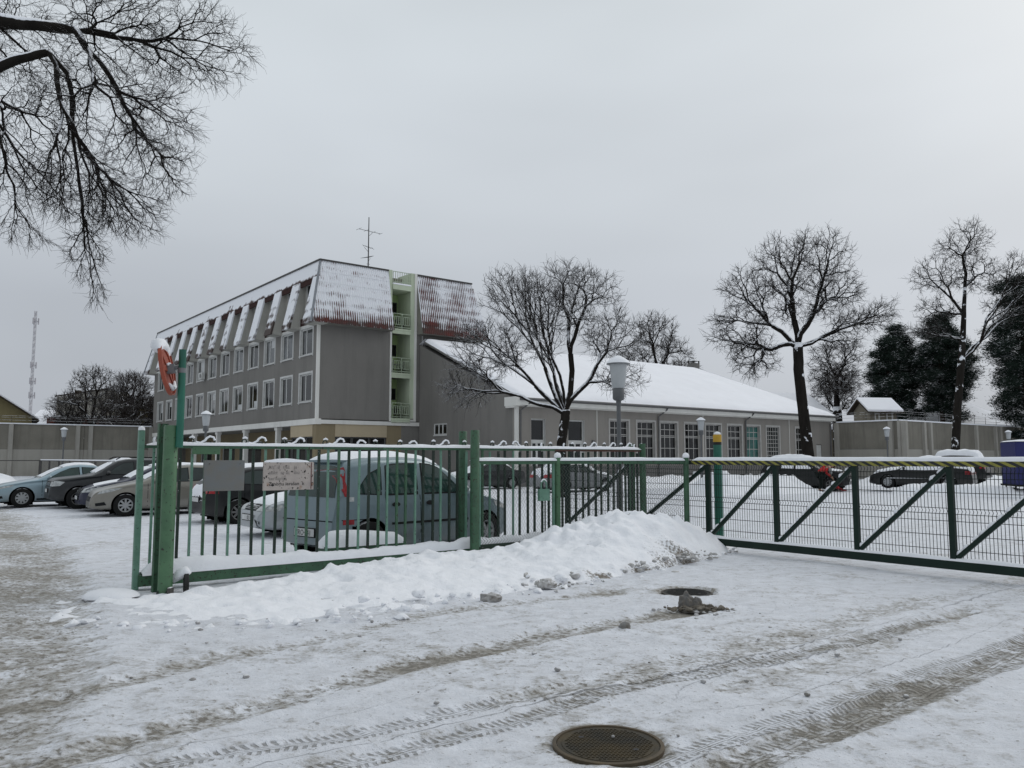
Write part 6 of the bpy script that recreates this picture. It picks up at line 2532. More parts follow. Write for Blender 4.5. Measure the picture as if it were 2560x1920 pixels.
STY = {}
STY['mpv'] = dict(L=4.05, wr=.315, wid_max=.845, wheels=(.80, 3.43), tumble=.24,
                  top=[(0, .46), (.02, .60), (.10, .71), (.35, .83), (.75, .95), (.98, 1.03), (1.35, 1.26), (1.75, 1.48), (2.15, 1.58), (2.7, 1.615), (3.3, 1.60), (3.76, 1.54), (3.84, 1.46), (3.93, 1.18), (3.97, .98), (4.0, .78), (4.05, .70), (4.05, .40)],
                  belt=[(0, .70), (.9, .92), (1.4, .955), (3.5, 1.0), (4.05, 1.0)], bot=[(0, .26), (.3, .20), (3.7, .20), (4.05, .30)],
                  wid=[(0, .50), (.05, .62), (.2, .75), (.6, .83), (1.2, .845), (3.2, .845), (3.7, .80), (3.95, .74), (4.05, .66)],
                  spokes=6)
STY['hatch'] = dict(L=4.35, wr=.315, wid_max=.89, wheels=(.88, 3.53), tumble=.34,
                    top=[(0, .42), (.02, .56), (.12, .70), (.45, .82), (.95, .93), (1.25, .98), (1.75, 1.26), (2.1, 1.42), (2.5, 1.475), (3.2, 1.45), (3.75, 1.34), (4.05, 1.12), (4.2, .95), (4.3, .80), (4.35, .62), (4.35, .40)],
                    belt=[(0, .66), (1.0, .86), (1.6, .91), (3.9, .99), (4.35, 1.0)], bot=[(0, .24), (.3, .19), (4.0, .19), (4.35, .30)],
                    wid=[(0, .48), (.06, .62), (.25, .78), (.7, .87), (1.3, .89), (3.4, .89), (4.0, .83), (4.35, .66)], spokes=8, spoke_w=.16)
STY['sedan'] = dict(L=4.60, wr=.32, wid_max=.885, wheels=(.93, 3.60), tumble=.36,
                    top=[(0, .42), (.02, .55), (.14, .68), (.5, .80), (1.1, .90), (1.35, .94), (1.85, 1.22), (2.2, 1.38), (2.6, 1.445), (3.1, 1.42), (3.5, 1.27), (3.85, 1.06), (4.1, 1.01), (4.45, .97), (4.55, .80), (4.6, .62), (4.6, .40)],
                    belt=[(0, .64), (1.1, .85), (1.7, .90), (3.8, .97), (4.6, .95)], bot=[(0, .24), (.3, .19), (4.2, .19), (4.6, .30)],
                    wid=[(0, .50), (.06, .64), (.25, .79), (.7, .865), (1.3, .885), (3.6, .885), (4.2, .83), (4.6, .68)], spokes=9, spoke_w=.20)
STY['suv'] = dict(L=4.32, wr=.35, wid_max=.905, wheels=(.82, 3.49), tumble=.27,
                  top=[(0, .50), (.02, .72), (.06, .92), (.2, 1.00), (.7, 1.06), (1.2, 1.11), (1.65, 1.40), (1.95, 1.58), (2.3, 1.645), (3.4, 1.63), (3.9, 1.54), (4.08, 1.30), (4.18, 1.08), (4.26, .86), (4.32, .70), (4.32, .45)],
                  belt=[(0, .85), (1.1, 1.02), (1.6, 1.06), (4.0, 1.12), (4.32, 1.1)], bot=[(0, .34), (.3, .26), (3.9, .26), (4.32, .38)],
                  wid=[(0, .62), (.05, .74), (.2, .84), (.6, .895), (1.2, .905), (3.5, .905), (4.1, .85), (4.32, .74)], spokes=5, spoke_w=.2)

SIDE_WIN = {
    'mpv': [('window', [(1.38, .99), (1.62, 1.20), (1.92, 1.42), (2.10, 1.47), (2.32, 1.49), (2.36, .995)]),
            ('window', [(2.44, .995), (2.41, 1.49), (2.92, 1.48), (3.08, 1.45), (3.14, 1.0)]),
            ('window', [(3.20, 1.01), (3.16, 1.43), (3.42, 1.33), (3.58, 1.17), (3.62, 1.03)])],
    'hatch': [('window', [(1.55, .94), (1.95, 1.20), (2.25, 1.34), (2.55, 1.37), (2.58, .96)]),
              ('window', [(2.65, .965), (2.62, 1.37), (3.2, 1.35), (3.45, 1.27), (3.42, 1.0)]),
              ('window', [(3.49, 1.01), (3.50, 1.25), (3.85, 1.08), (3.72, 1.02)])],
    'sedan': [('window', [(1.62, .93), (2.05, 1.18), (2.35, 1.31), (2.62, 1.335), (2.65, .95)]),
              ('window', [(2.72, .955), (2.69, 1.335), (3.1, 1.31), (3.38, 1.2), (3.60, 1.02), (3.3, .98)])],
    'suv': [('window', [(1.58, 1.09), (1.85, 1.33), (2.12, 1.49), (2.45, 1.53), (2.47, 1.10)]),
            ('window', [(2.55, 1.105), (2.53, 1.53), (3.15, 1.52), (3.20, 1.13)]),
            ('window', [(3.28, 1.14), (3.25, 1.51), (3.72, 1.43), (3.80, 1.22)])]}
SCREEN = {   # windscreen and rear window in plan (s,y)
    'mpv': ([(1.04, -.64), (1.04, .64), (1.72, .56), (1.72, -.56)], [(3.755, -.50), (3.755, .50), (3.93, .56), (3.93, -.56)]),
    'hatch': ([(1.32, -.66), (1.32, .66), (2.06, .52), (2.06, -.52)], [(3.78, -.48), (3.78, .48), (4.10, .55), (4.10, -.55)]),
    'sedan': ([(1.42, -.66), (1.42, .66), (2.15, .52), (2.15, -.52)], [(3.22, -.50), (3.22, .50), (3.80, .60), (3.80, -.60)]),
    'suv': ([(1.26, -.68), (1.26, .68), (1.9, .60), (1.9, -.60)], [(3.93, -.56), (3.93, .56), (4.10, .60), (4.10, -.60)])}
DOOR = {'mpv': [(1.32, .30, .97), (2.40, .28, .99), (3.13, .62, 1.0)], 'hatch': [(1.45, .28, .92), (2.61, .26, .96), (3.40, .62, 1.0)],
        'sedan': [(1.5, .28, .9), (2.68, .26, .95), (3.55, .65, .98)], 'suv': [(1.45, .34, 1.06), (2.51, .32, 1.1), (3.22, .8, 1.12)]}


def make_car(name, label, kind, paint_m, loc, heading, glass=None, rim=None, detail=True):
    st = dict(STY[kind])
    if rim:
        st['rim'] = rim
    c = Car(name, label, st, paint_m, loc, heading)
    c.kind = kind
    g = glass or M['car_glass']
    for sd in (-1, 1):
        for nm, poly in SIDE_WIN[kind]:
            seal = c.patch('window_seal', [(p[0], p[1]) for p in poly], 'side', M['plastic'], .003, side=sd, res=.1)
            cx = sum(p[0] for p in poly) / len(poly)
            cz = sum(p[1] for p in poly) / len(poly)
            c.patch('window', [(cx + (p[0] - cx) * .93, cz + (p[1] - cz) * .91) for p in poly], 'side', g, .007, side=sd, res=.1)
        if detail:
            for (s_, z0, z1) in DOOR[kind]:
                c.patch('door_gap', [(s_ - .006, z0), (s_ + .006, z0), (s_ + .006, z1), (s_ - .006, z1)], 'side', M['well'], .002, side=sd, res=.12)
            for s_ in (DOOR[kind][1][0] - .20, DOOR[kind][2][0] - .20):
                zz_ = DOOR[kind][1][2] - .13
                poly = [(s_ + .085 * math.cos(a), zz_ + .036 * math.sin(a)) for a in np.linspace(0, 2 * PI, 15)[:-1]]
                c.patch('door_handle', poly, 'side', M['plastic'] if kind == 'mpv' else c.paint, .012, side=sd, res=.05)
    f, r = SCREEN[kind]
    c.patch('windscreen', f, 'top', g, .006, res=.12)
    c.patch('rear_window', r, 'top', g, .006, res=.08)
    c.mirror(SIDE_WIN[kind][0][1][0][0] + .08, SIDE_WIN[kind][0][1][0][1] + .01)
    return c


def hd(v):
    return math.atan2(v.y, v.x)


H_IN, H_OUT = hd(-E1), hd(E1)            # noses towards the fence / tails towards the fence

# --- blue-grey estate car close behind the fence (tail to the left)
c = make_car('estate_car', 'blue-grey high-roofed estate car right behind the green fence bars', 'mpv', M['car_meriva'], (-1.90, 14.32, -.01), H_OUT + R(11), M['car_glass_lt'])
c.t.scale = (1.02, 1.0, 1.06)
for sd in (-1, 1):
    c.patch('rear_lamp', [(3.78, 1.00), (3.86, 1.00), (3.915, 1.14), (3.87, 1.38), (3.80, 1.43), (3.83, 1.22)], 'side', M['lens_red'], .010, side=sd, res=.04)
    c.patch('lamp_base', [(3.72, .93), (3.83, .93), (3.83, .995), (3.71, .995)], 'side', M['lens'], .011, side=sd, res=.04)
    c.patch('rear_reflector', [(3.72, .60), (3.90, .60), (3.90, .67), (3.72, .67)], 'side', M['lens_red'], .008, side=sd, res=.05)
    c.patch('side_strip', [(1.3, .545), (3.02, .56), (3.02, .595), (1.3, .58)], 'side', M['plastic'], .010, side=sd, res=.08)
    c.patch('headlamp', [(.16, .66), (.55, .74), (.60, .83), (.30, .80)], 'side', M['lens'], .008, side=sd, res=.05)
    c.patch('bumper_gap', [(3.45, .66), (3.98, .66), (3.98, .672), (3.45, .672)], 'side', M['well'], .004, side=sd, res=.08)
    fl = [(3.39 + .07 * math.cos(a), .80 + .07 * math.sin(a)) for a in np.linspace(0, 2 * PI, 17)[:-1]]
    if sd < 0:
        c.patch('fuel_flap', fl, 'side', c.paint, .006, side=sd, res=.03)
c.patch('rear_glass', [(-.62, .99), (.62, .99), (.55, 1.36), (-.55, 1.36)], 'rear', M['car_glass_lt'], .009, res=.1)
c.patch('hatch_gap', [(-.66, .64), (.66, .64), (.66, .655), (-.66, .655)], 'rear', M['well'], .006, res=.1)
c.plate('rear', .47, 'JRO·941')
MB().box(-c.L / 2 + .20, -c.L / 2 + .50, -.52, .52, 1.50, 1.535).build('roof_spoiler', c.paint, c.t)
MB().tube([(-1.1, .0, 1.60), (-1.42, .0, 1.86)], .008, 5).build('antenna', M['plastic'], c.t)
c.snow([(1.72, -.50), (1.72, .50), (2.2, .54), (3.2, .54), (3.72, .46), (3.72, -.46), (3.2, -.54), (2.2, -.54)], .055, 4)
c.snow([(.35, -.62), (.35, .62), (.95, .60), (.95, -.60)], .02, 5)
c.snow([(1.1, -.60), (1.1, .60), (1.68, .52), (1.68, -.52)], .012, 6)

# --- silver saloon facing out beside it
c = make_car('saloon_car', 'silver saloon with round badge and snowy bonnet, nose beside the blue-grey car', 'sedan', M['car_vw'], (-3.72, 18.35, -.02), H_IN)
for sd in (-1, 1):
    c.patch('headlamp', [(.10, .58), (.36, .58), (.44, .70), (.20, .72), (.12, .68)], 'side', M['lens'], .008, side=sd, res=.04)
c.patch('headlamp', [(.32, .58), (.66, .58), (.66, .70), (.40, .69)], 'front', M['lens'], .012, res=.04)
c.patch('headlamp', [(-.32, .58), (-.66, .58), (-.66, .70), (-.40, .69)], 'front', M['lens'], .012, res=.04)
c.patch('grille', [(-.30, .58), (.30, .58), (.36, .70), (-.36, .70)], 'front', M['plastic'], .010, res=.06)
for z in (.605, .635, .665):
    c.patch('grille_bar', [(-.31, z), (.31, z), (.32, z + .008), (-.32, z + .008)], 'front', M['chrome'], .016, res=.1)
c.patch('air_intake', [(-.55, .25), (.55, .25), (.58, .38), (-.58, .38)], 'front', M['plastic'], .008, res=.08)
p, n_ = c.cast((4, 0, .64), (-1, 0, 0))
bd = MB().lathe([(.050, 0), (.062, .004), (.062, .012), (.050, .014), (.050, .0)], 24, (p.x + .02, 0, .645), 'x', cap=False)
for a0, a1 in (((-.030, .045), (0, .002)), ((.030, .045), (0, .002)), ((-.046, .01), (-.022, -.045)), ((-.022, -.045), (0, -.004)), ((0, -.004), (.022, -.045)), ((.022, -.045), (.046, .01))):
    bd.beam((p.x + .03, a0[0], .645 + a0[1]), (p.x + .03, a1[0], .645 + a1[1]), .008, .008)
bd.build('badge', M['chrome'], c.t)
c.plate('front', .44, '       825')
c.snow([(.22, -.55), (.22, .55), (.6, .70), (1.32, .72), (1.32, -.72), (.6, -.70)], .045, 8)
c.snow([(1.4, -.64), (1.4, .64), (2.12, .52), (2.12, -.52)], .03, 9)
c.snow([(2.15, -.5), (2.15, .5), (3.15, .5), (3.15, -.5)], .06, 10)

# --- black car, tail towards the fence
c = make_car('hatchback', 'black hatchback with snow on its rear bumper, red tail lamp showing behind the fence', 'hatch', M['car_black'], (-6.35, 21.9, -.02), H_OUT, rim=M['rim_dark'])
for sd in (-1, 1):
    c.patch('rear_lamp', [(4.02, .78), (4.28, .78), (4.24, .96), (4.06, 1.0)], 'side', M['lens_red'], .010, side=sd, res=.04)
    c.patch('rear_lamp_amber', [(4.05, .90), (4.20, .90), (4.18, .95), (4.07, .96)], 'side', M['lens_orange'], .014, side=sd, res=.04)
c.patch('rear_lamp', [(.42, .78), (.68, .78), (.66, .95), (.46, .93)], 'rear', M['lens_red'], .010, res=.05)
c.patch('rear_lamp', [(-.42, .78), (-.68, .78), (-.66, .95), (-.46, .93)], 'rear', M['lens_red'], .010, res=.05)
c.plate('rear', .62)
c.snow([(4.15, -.60), (4.15, .60), (4.32, .55), (4.32, -.55)], .05, 3, .05)
c.snow([(2.1, -.52), (2.1, .52), (3.7, .50), (3.7, -.50)], .06, 5)
c.snow([(3.78, -.46), (3.78, .46), (4.08, .52), (4.08, -.52)], .02, 6)

# --- champagne hatchback, nose out
c = make_car('hatchback', 'champagne hatchback with slit headlamps, half behind the green sign post', 'hatch', M['car_beige'], (-10.35, 24.35, 0), H_IN - R(5))
for sd in (-1, 1):
    c.patch('headlamp', [(.16, .63), (.52, .70), (.80, .80), (.60, .795), (.26, .73)], 'side', M['lens'], .008, side=sd, res=.04)
    c.patch('fog_grille', [(.14, .30), (.40, .33), (.34, .42), (.12, .38)], 'side', M['plastic'], .006, side=sd, res=.05)
c.patch('grille', [(-.38, .42), (.38, .42), (.48, .55), (-.48, .55)], 'front', M['plastic'], .008, res=.08)
c.plate('front', .36)
c.snow([(2.06, -.52), (2.06, .52), (3.7, .50), (3.7, -.50)], .04, 15)
c.snow([(1.36, -.62), (1.36, .62), (2.02, .52), (2.02, -.52)], .015, 16)

# --- navy car
c = make_car('hatchback', 'navy blue car with chrome grille and frosted windscreen, second from the sign post', 'hatch', M['car_navy'], (-11.75, 26.35, 0), H_IN - R(3), rim=M['rim_dark'])
for sd in (-1, 1):
    c.patch('headlamp', [(.12, .60), (.50, .62), (.62, .76), (.36, .78), (.16, .70)], 'side', M['lens'], .008, side=sd, res=.04)
c.patch('headlamp', [(.36, .58), (.68, .60), (.68, .74), (.42, .70)], 'front', M['lens'], .010, res=.05)
c.patch('headlamp', [(-.36, .58), (-.68, .60), (-.68, .74), (-.42, .70)], 'front', M['lens'], .010, res=.05)
c.patch('grille', [(-.28, .52), (.28, .52), (.34, .70), (-.34, .70)], 'front', M['plastic'], .008, res=.06)
for z in (.56, .61, .66):
    c.patch('grille_bar', [(-.29, z), (.29, z), (.3, z + .012), (-.3, z + .012)], 'front', M['chrome'], .014, res=.1)
c.patch('air_intake', [(-.5, .26), (.5, .26), (.52, .36), (-.52, .36)], 'front', M['plastic'], .008, res=.08)
c.plate('front', .43)
c.snow([(1.36, -.64), (1.36, .64), (2.04, .53), (2.04, -.53)], .022, 18)
c.snow([(.5, -.6), (.4, .62), (1.0, .7), (1.22, -.3)], .010, 19)
c.snow([(2.06, -.52), (2.06, .52), (3.7, .50), (3.7, -.50)], .03, 20)

# --- anthracite off-roader
c = make_car('off_roader', 'anthracite off-roader with roof rails between the light blue and navy cars', 'suv', M['car_anthracite'], (-13.45, 27.6, 0), H_IN - R(2), rim=M['rim_dark'])
for sd in (-1, 1):
    c.patch('headlamp', [(.06, .74), (.28, .76), (.42, .88), (.22, .92), (.08, .90)], 'side', M['lens'], .010, side=sd, res=.04)
    MB().tube([(.25, sd * .66, 1.60), (.1, sd * .66, 1.68), (-1.5, sd * .64, 1.66), (-1.65, sd * .64, 1.57)], .02, 6).build('roof_rail', M['plastic'], c.t)
c.patch('headlamp', [(.50, .74), (.80, .76), (.80, .88), (.52, .88)], 'front', M['lens'], .012, res=.05)
c.patch('headlamp', [(-.50, .74), (-.80, .76), (-.80, .88), (-.52, .88)], 'front', M['lens'], .012, res=.05)
c.patch('grille', [(-.46, .72), (.46, .72), (.48, .90), (-.48, .90)], 'front', M['plastic'], .008, res=.06)
for y in (-.36, -.18, 0, .18, .36):
    c.patch('grille_block', [(y - .05, .76), (y + .05, .76), (y + .05, .86), (y - .05, .86)], 'front', M['chrome'], .014, res=.06)
c.plate('front', .60)
c.snow([(1.3, -.66), (1.3, .66), (1.86, .60), (1.86, -.60)], .015, 21)
c.snow([(1.9, -.55), (1.9, .55), (2.4, .58), (2.4, -.58)], .04, 22)

# --- light blue saloon at the left edge
c = make_car('saloon_car', 'light blue saloon seen from the side, cut off by the left edge', 'sedan', M['car_lightblue'], (-15.8, 28.45, 0), H_IN, M['car_glass_lt'])
for sd in (-1, 1):
    c.patch('headlamp', [(.20, .60), (.62, .70), (.70, .76), (.34, .70)], 'side', M['lens'], .008, side=sd, res=.04)
    c.patch('sill', [(1.35, .24), (3.2, .24), (3.2, .30), (1.35, .30)], 'side', M['plastic'], .006, side=sd, res=.1)
    c.patch('fog_grille', [(.12, .30), (.40, .32), (.36, .40), (.12, .38)], 'side', M['plastic'], .006, side=sd, res=.05)
c.snow([(2.15, -.52), (2.15, .52), (3.2, .52), (3.2, -.52)], .045, 25)
c.snow([(1.46, -.62), (1.46, .62), (2.12, .52), (2.12, -.52)], .012, 26)

# --- silver car under snow inside the yard
c = make_car('saloon_car', 'old silver saloon under thick snow seen through the chain-link, red tail lamp', 'sedan', M['car_silver'], (3.05, 40.0, 0), H_OUT)
for sd in (-1, 1):
    c.patch('rear_lamp', [(4.30, .70), (4.56, .70), (4.52, .86), (4.30, .88)], 'side', M['lens_red'], .012, side=sd, res=.05)
c.patch('rear_lamp', [(.38, .70), (.66, .70), (.66, .86), (.40, .86)], 'rear', M['lens_red'], .012, res=.06)
c.patch('rear_lamp', [(-.38, .70), (-.66, .70), (-.66, .86), (-.40, .86)], 'rear', M['lens_red'], .012, res=.06)
c.snow([(.2, -.6), (.2, .6), (1.35, .76), (1.35, -.76)], .12, 31)
c.snow([(1.36, -.7), (1.36, .7), (2.2, .58), (3.2, .58), (3.85, .68), (3.85, -.68), (3.2, -.58), (2.2, -.58)], .16, 32)
c.snow([(3.86, -.7), (3.86, .7), (4.54, .6), (4.54, -.6)], .12, 33)

# --- dark car beyond it
c = make_car('saloon_car', 'dark car deep in the yard beside the silver saloon', 'sedan', M['car_darkgrey'], (-1.55, 43.2, 0), H_OUT + R(180 - 6))
c.snow([(.3, -.6), (.3, .6), (1.35, .74), (1.35, -.74)], .06, 36)
c.snow([(1.36, -.6), (1.36, .6), (3.8, .6), (3.8, -.6)], .08, 37)

# --- black car that the person digs out
c = make_car('off_roader', 'black off-roader being dug out of the snow behind the person in red', 'suv', M['car_black'], (15.15, 41.6, -.02), R(-30), rim=M['rim_dark'])
for sd in (-1, 1):
    c.patch('headlamp', [(.06, .74), (.30, .76), (.42, .86), (.10, .90)], 'side', M['lens'], .010, side=sd, res=.05)
c.patch('headlamp', [(.50, .74), (.80, .76), (.80, .88), (.52, .88)], 'front', M['lens'], .012, res=.06)
c.patch('headlamp', [(-.50, .74), (-.80, .76), (-.80, .88), (-.52, .88)], 'front', M['lens'], .012, res=.06)
c.plate('front', .56)
c.snow([(1.7, -.66), (1.7, .66), (3.9, .64), (3.9, -.64)], .17, 41)
c.snow([(.4, -.7), (.4, .7), (1.2, .74), (1.2, -.74)], .05, 42)
for sd in (-1, 1):
    c.patch('snow_cover', [(1.66, 1.12), (2.15, 1.50), (2.44, 1.52), (2.46, 1.12)], 'side', M['snow'], .014, side=sd, res=.1)
    c.patch('snow_cover', [(2.57, 1.13), (2.56, 1.52), (3.12, 1.51), (3.17, 1.15)], 'side', M['snow'], .014, side=sd, res=.1)

# --- black saloon half buried
c = make_car('saloon_car', 'black saloon half buried, thick white snow from bonnet to boot, near the blue trailer', 'sedan', M['car_black'], (20.15, 39.6, .16), hd(E2) + R(14))
for sd in (-1, 1):
    c.patch('rear_lamp', [(4.30, .72), (4.56, .72), (4.52, .86), (4.30, .88)], 'side', M['lens_red'], .012, side=sd, res=.05)
    c.patch('snow_cover', [(1.5, .92), (2.1, 1.22), (3.3, 1.26), (3.75, 1.02), (3.4, .93), (2.6, .90)], 'side', M['snow'], .02, side=sd, res=.1)
    c.patch('snow_line', [(.9, .50), (3.9, .52), (3.9, .55), (.9, .53)], 'side', M['snow'], .012, side=sd, res=.12)
c.patch('rear_lamp', [(.38, .72), (.66, .72), (.66, .86), (.40, .86)], 'rear', M['lens_red'], .012, res=.06)
c.patch('rear_lamp', [(-.38, .72), (-.66, .72), (-.66, .86), (-.40, .86)], 'rear', M['lens_red'], .012, res=.06)
c.snow([(.2, -.62), (.2, .62), (1.36, .76), (1.36, -.76)], .12, 51)
c.snow([(1.36, -.72), (1.36, .72), (2.2, .6), (3.2, .6), (3.85, .7), (3.85, -.7), (3.2, -.6), (2.2, -.6)], .15, 52)
c.snow([(3.86, -.72), (3.86, .72), (4.54, .62), (4.54, -.62)], .13, 53)

# --- dark off-roader behind it
c = make_car('off_roader', 'dark off-roader with a white cushion of snow on its roof behind the buried saloon', 'suv', M['car_black'], (24.6, 45.6, .2), hd(E2) + R(10))
for sd in (-1, 1):
    c.patch('rear_lamp', [(4.02, .88), (4.16, .88), (4.12, 1.12), (4.02, 1.14)], 'side', M['lens_red'], .012, side=sd, res=.05)
c.patch('rear_lamp', [(.60, .86), (.78, .86), (.76, 1.12), (.62, 1.12)], 'rear', M['lens_red'], .012, res=.06)
c.patch('rear_lamp', [(-.60, .86), (-.78, .86), (-.76, 1.12), (-.62, 1.12)], 'rear', M['lens_red'], .012, res=.06)
c.snow([(1.75, -.68), (1.75, .68), (4.0, .66), (4.0, -.66)], .24, 61)
c.snow([(.3, -.7), (.3, .7), (1.5, .74), (1.5, -.74)], .12, 62)
MB().cbox(-2.34, -2.12, -.75, .75, .52, .66, .03).build('bumper', M['plastic'], c.t)

# --- blue box trailer at the right edge
TRL = thing('box_trailer', 'blue covered trailer with snow on top at the right edge', 'trailer', (23.55, 34.6, 0), R(-14))
MB().cbox(-1.95, 1.95, -.95, .95, .52, 2.36, .05).build('cover', M['tarp_blue'], TRL)
MB().box(-2.0, 2.0, -.98, .98, .44, .52).build('chassis', M['plastic'], TRL)
v, f = [], []
for i in range(31):
    for j in range(13):
        a, b_ = -1 + 2 * i / 30, -1 + 2 * j / 12
        e_ = max(0, (1 - abs(a) ** 8) * (1 - abs(b_) ** 6)) ** .5
        v.append((a * 1.97, b_ * .97, 2.355 + .10 * e_ * (1 + .2 * math.sin(3 * a + b_))))
for i in range(30):
    for j in range(12):
        f.append((i * 13 + j, (i + 1) * 13 + j, (i + 1) * 13 + j + 1, i * 13 + j + 1))
MB().add(v, f).build('snow_cover', M['snow'], TRL, 'full')
for sd in (-1, 1):
    for xw in (-.15,):
        w = MB().lathe([(.18, -.08), (.29, -.09), (.315, -.06), (.315, .06), (.29, .09), (.18, .08)], 24, (0, 0, 0), 'y', cap=False).build('wheel', M['tyre'], TRL, 'full')
        w.location = (xw, sd * 1.06, .315)
        MB().lathe([(.2, .02), (.18, .05), (.06, .06), (.001, .06)], 18, (0, 0, 0), 'y').build('rim', M['rim'], w, True).rotation_euler = (0, 0, 0 if sd > 0 else PI)
        mg = MB()
        n = 14
        vv, ff = [], []
        for k in range(n + 1):
            a = PI * k / n
            for yy in (.92, 1.18):
                vv.append((xw + .40 * math.cos(a), sd * yy, .36 + .36 * math.sin(a)))
        for k in range(n):
            ff.append((2 * k, 2 * k + 1, 2 * k + 3, 2 * k + 2))
        mg.add(vv, ff).build('mudguard', M['snow'], TRL)
MB().tube([(-1.9, .6, .44), (-1.9, .6, .05)], .03, 8).build('prop_leg', M['dark_metal'], TRL)
MB().tube([(-1.9, -.6, .44), (-1.9, -.6, .05)], .03, 8).build('prop_leg', M['dark_metal'], TRL)
MB().box(-1.98, -1.93, -.95, .95, .30, .36).build('under_bar', M['plastic'], TRL)

# ================================================================== person shovelling
PX, PY = 15.05, 39.3
PS = thing('person', 'person in a red jacket and dark trousers bending over a red snow shovel', 'person', (PX, PY, .02), R(8))


def skin_body(name, joints, bones, m, parent, sub=2):
    """joints: name -> (x,y,z,r)"""
    names = list(joints)
    me = bpy.data.meshes.new(name)
    me.from_pydata([joints[n][:3] for n in names], [(names.index(a), names.index(b)) for a, b in bones], [])
    o = bpy.data.objects.new(name, me)
    COL.objects.link(o)
    o.modifiers.new('skin', 'SKIN')
    sl = me.skin_vertices[0].data
    for i, n in enumerate(names):
        r_ = joints[n][3]
        sl[i].radius = (r_, r_)
    sl[0].use_root = True
    sm = o.modifiers.new('sub', 'SUBSURF')
    sm.levels = sub
    sm.render_levels = sub
    dg = bpy.context.evaluated_depsgraph_get()
    me2 = bpy.data.meshes.new_from_object(o.evaluated_get(dg))
    bpy.data.objects.remove(o)
    return link(name, me2, m, parent, 'full')


# facing +x, bent at the hips, right hand low on the shaft
J = {'pelvis': (0, 0, .90, .145), 'belly': (.14, 0, 1.05, .14), 'chest': (.36, 0, 1.19, .145), 'neck': (.52, 0, 1.24, .06), 'head0': (.60, 0, 1.25, .085), 'head1': (.69, 0, 1.21, .085),
     'hipL': (-.01, .10, .84, .10), 'kneeL': (.10, .13, .47, .068), 'ankL': (-.02, .13, .09, .045), 'toeL': (.17, .15, .04, .035),
     'hipR': (-.01, -.10, .84, .10), 'kneeR': (.0, -.15, .47, .068), 'ankR': (-.14, -.15, .09, .045), 'toeR': (.04, -.18, .04, .035),
     'shL': (.40, .18, 1.18, .065), 'elL': (.46, .24, .90, .048), 'wrL': (.62, .12, .70, .034),
     'shR': (.40, -.18, 1.18, .065), 'elR': (.42, -.26, .92, .048), 'wrR': (.52, -.10, .86, .034)}
Bn = [('pelvis', 'belly'), ('belly', 'chest'), ('chest', 'neck'), ('neck', 'head0'), ('head0', 'head1'), ('pelvis', 'hipL'), ('hipL', 'kneeL'), ('kneeL', 'ankL'), ('ankL', 'toeL'),
      ('pelvis', 'hipR'), ('hipR', 'kneeR'), ('kneeR', 'ankR'), ('ankR', 'toeR'), ('chest', 'shL'), ('shL', 'elL'), ('elL', 'wrL'), ('chest', 'shR'), ('shR', 'elR'), ('elR', 'wrR')]
body = skin_body('body', J, Bn, M['skin'], PS)


def grown(keys, k):
    return {n: (J[n][0], J[n][1], J[n][2], J[n][3] * k) for n in keys}


lg = ['pelvis', 'hipL', 'kneeL', 'ankL', 'hipR', 'kneeR', 'ankR']
skin_body('trousers', grown(lg, 1.2), [b for b in Bn if b[0] in lg and b[1] in lg], M['trousers'], PS)
for sfx in 'LR':
    a_ = {'ank' + sfx: (J['ank' + sfx][0], J['ank' + sfx][1], .10, .06), 'mid' + sfx: (J['ank' + sfx][0] + .06, J['ank' + sfx][1], .05, .05), 'toe' + sfx: (J['toe' + sfx][0] + .02, J['toe' + sfx][1], .04, .045)}
    ks = list(a_)
    skin_body('boot', a_, [(ks[0], ks[1]), (ks[1], ks[2])], M['black'], PS)
up_ = ['belly', 'pelvis', 'chest', 'shL', 'shR']
jk = skin_body('jacket', grown(up_, 1.22), [('pelvis', 'belly'), ('belly', 'chest'), ('chest', 'shL'), ('chest', 'shR')], M['jacket'], PS)
for sfx in 'LR':
    ks = ['sh' + sfx, 'el' + sfx, 'wr' + sfx]
    skin_body('sleeve', grown(ks, 1.3), [(ks[0], ks[1]), (ks[1], ks[2])], M['sleeve'] if sfx == 'R' else M['jacket'], PS)
MB().box(.16, .32, -.10, .10, 1.315, 1.33).build('orange_patch', M['hivis'], jk)
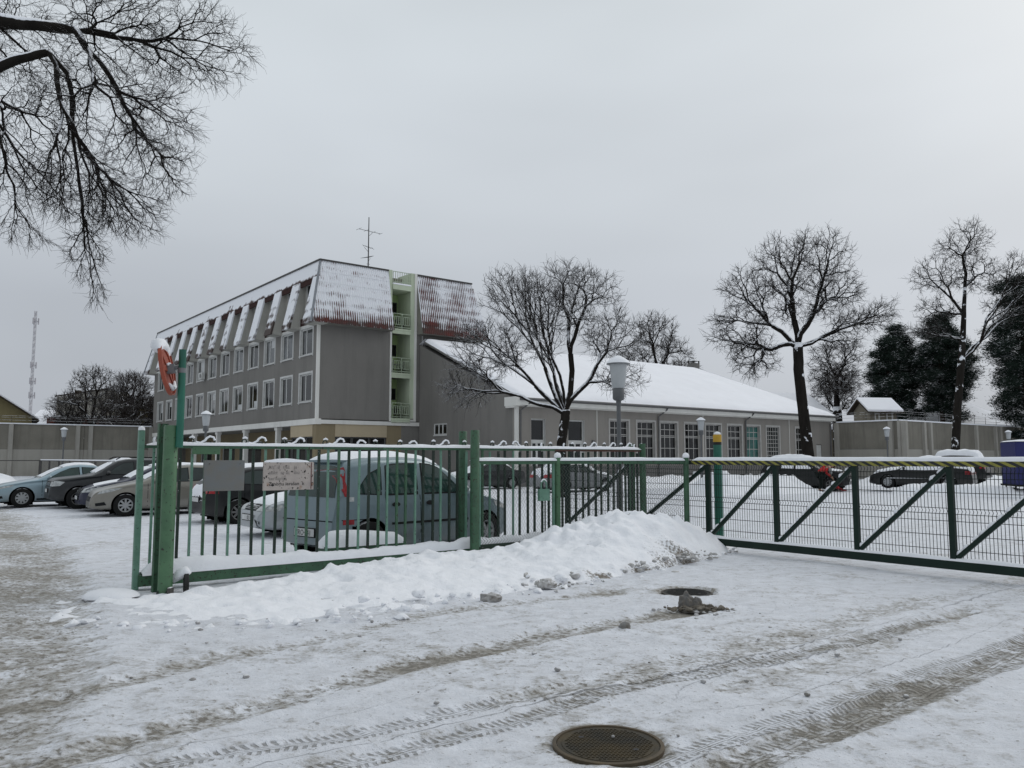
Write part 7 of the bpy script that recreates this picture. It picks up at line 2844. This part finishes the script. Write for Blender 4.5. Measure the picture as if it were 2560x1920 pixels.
# hands round the shaft, with fingers
sh_a, sh_b = Vector((.42, -.10, .98)), Vector((.96, .16, .12))
for sfx, wp in (('L', Vector(J['wrL'][:3])), ('R', Vector(J['wrR'][:3]))):
    ax = (sh_b - sh_a).normalized()
    t_ = (wp - sh_a).dot(ax)
    gp = sh_a + ax * t_
    hm = MB().tube([wp, wp.lerp(gp, .6), gp + (gp - wp) * .1], [.03, .036, .03], 8)
    side = (gp - wp).normalized().cross(ax).normalized()
    for q in range(4):
        c0 = gp + ax * (.03 * (q - 1.5))
        fw = (gp - wp).normalized()
        hm.tube([c0 - fw * .03 + side * .028, c0 + side * .034, c0 + fw * .03 + side * .012, c0 + fw * .032 - side * .016], .010, 6)
    hm.tube([gp - ax * .05, gp - ax * .04 - side * .03, gp - ax * .02 - side * .034], .011, 6)
    hm.build('hand', M['skin'], body, 'full')
# face, ears, cap
fc = MB().lathe([(.001, -.03), (.014, -.01), (.016, .01), (.001, .03)], 8, (.775, 0, 1.175), 'z').build('nose', M['skin'], body, 'full')
for sd in (-1, 1):
    MB().lathe([(.001, -.006), (.012, 0), (.001, .006)], 8, (.752, sd * .035, 1.205), 'x').build('eye', M['hair'], body, 'full')
    MB().lathe([(.001, -.012), (.028, 0), (.001, .012)], 8, (.66, sd * .092, 1.215), 'y').build('ear', M['skin'], body, 'full')
MB().beam((.768, -.022, 1.135), (.768, .022, 1.135), .006, .01).build('mouth', M['jacket'], body)
cp = skin_body('cap', {'a': (.60, 0, 1.285, .10), 'b': (.70, 0, 1.275, .095)}, [('a', 'b')], M['hair'], PS)
SV = thing('snow_shovel', 'red plastic snow shovel in the hands of the person', 'shovel', (PX, PY, .02), R(8))
MB().tube([sh_a - (sh_b - sh_a).normalized() * .35, sh_b], .017, 8).build('shaft', M['wood'], SV, True)
v, f = [], []
for i in range(9):
    for j in range(7):
        a, b_ = -1 + 2 * i / 8, j / 6
        v.append((.90 + .42 * b_, .16 + a * .26, .02 + .16 * (1 - b_) ** 2 + .06 * abs(a) ** 3))
for i in range(8):
    for j in range(6):
        f.append((i * 7 + j, (i + 1) * 7 + j, (i + 1) * 7 + j + 1, i * 7 + j + 1))
mbs = MB().add(v, f)
mbs.add([(p[0], p[1], p[2] - .012) for p in v], [tuple(reversed(q)) for q in f])
mbs.build('blade', M['shovel_red'], SV, 'full')
MB().box(.86, .90, -.10, .42, .14, .26).build('blade_back', M['shovel_red'], SV)
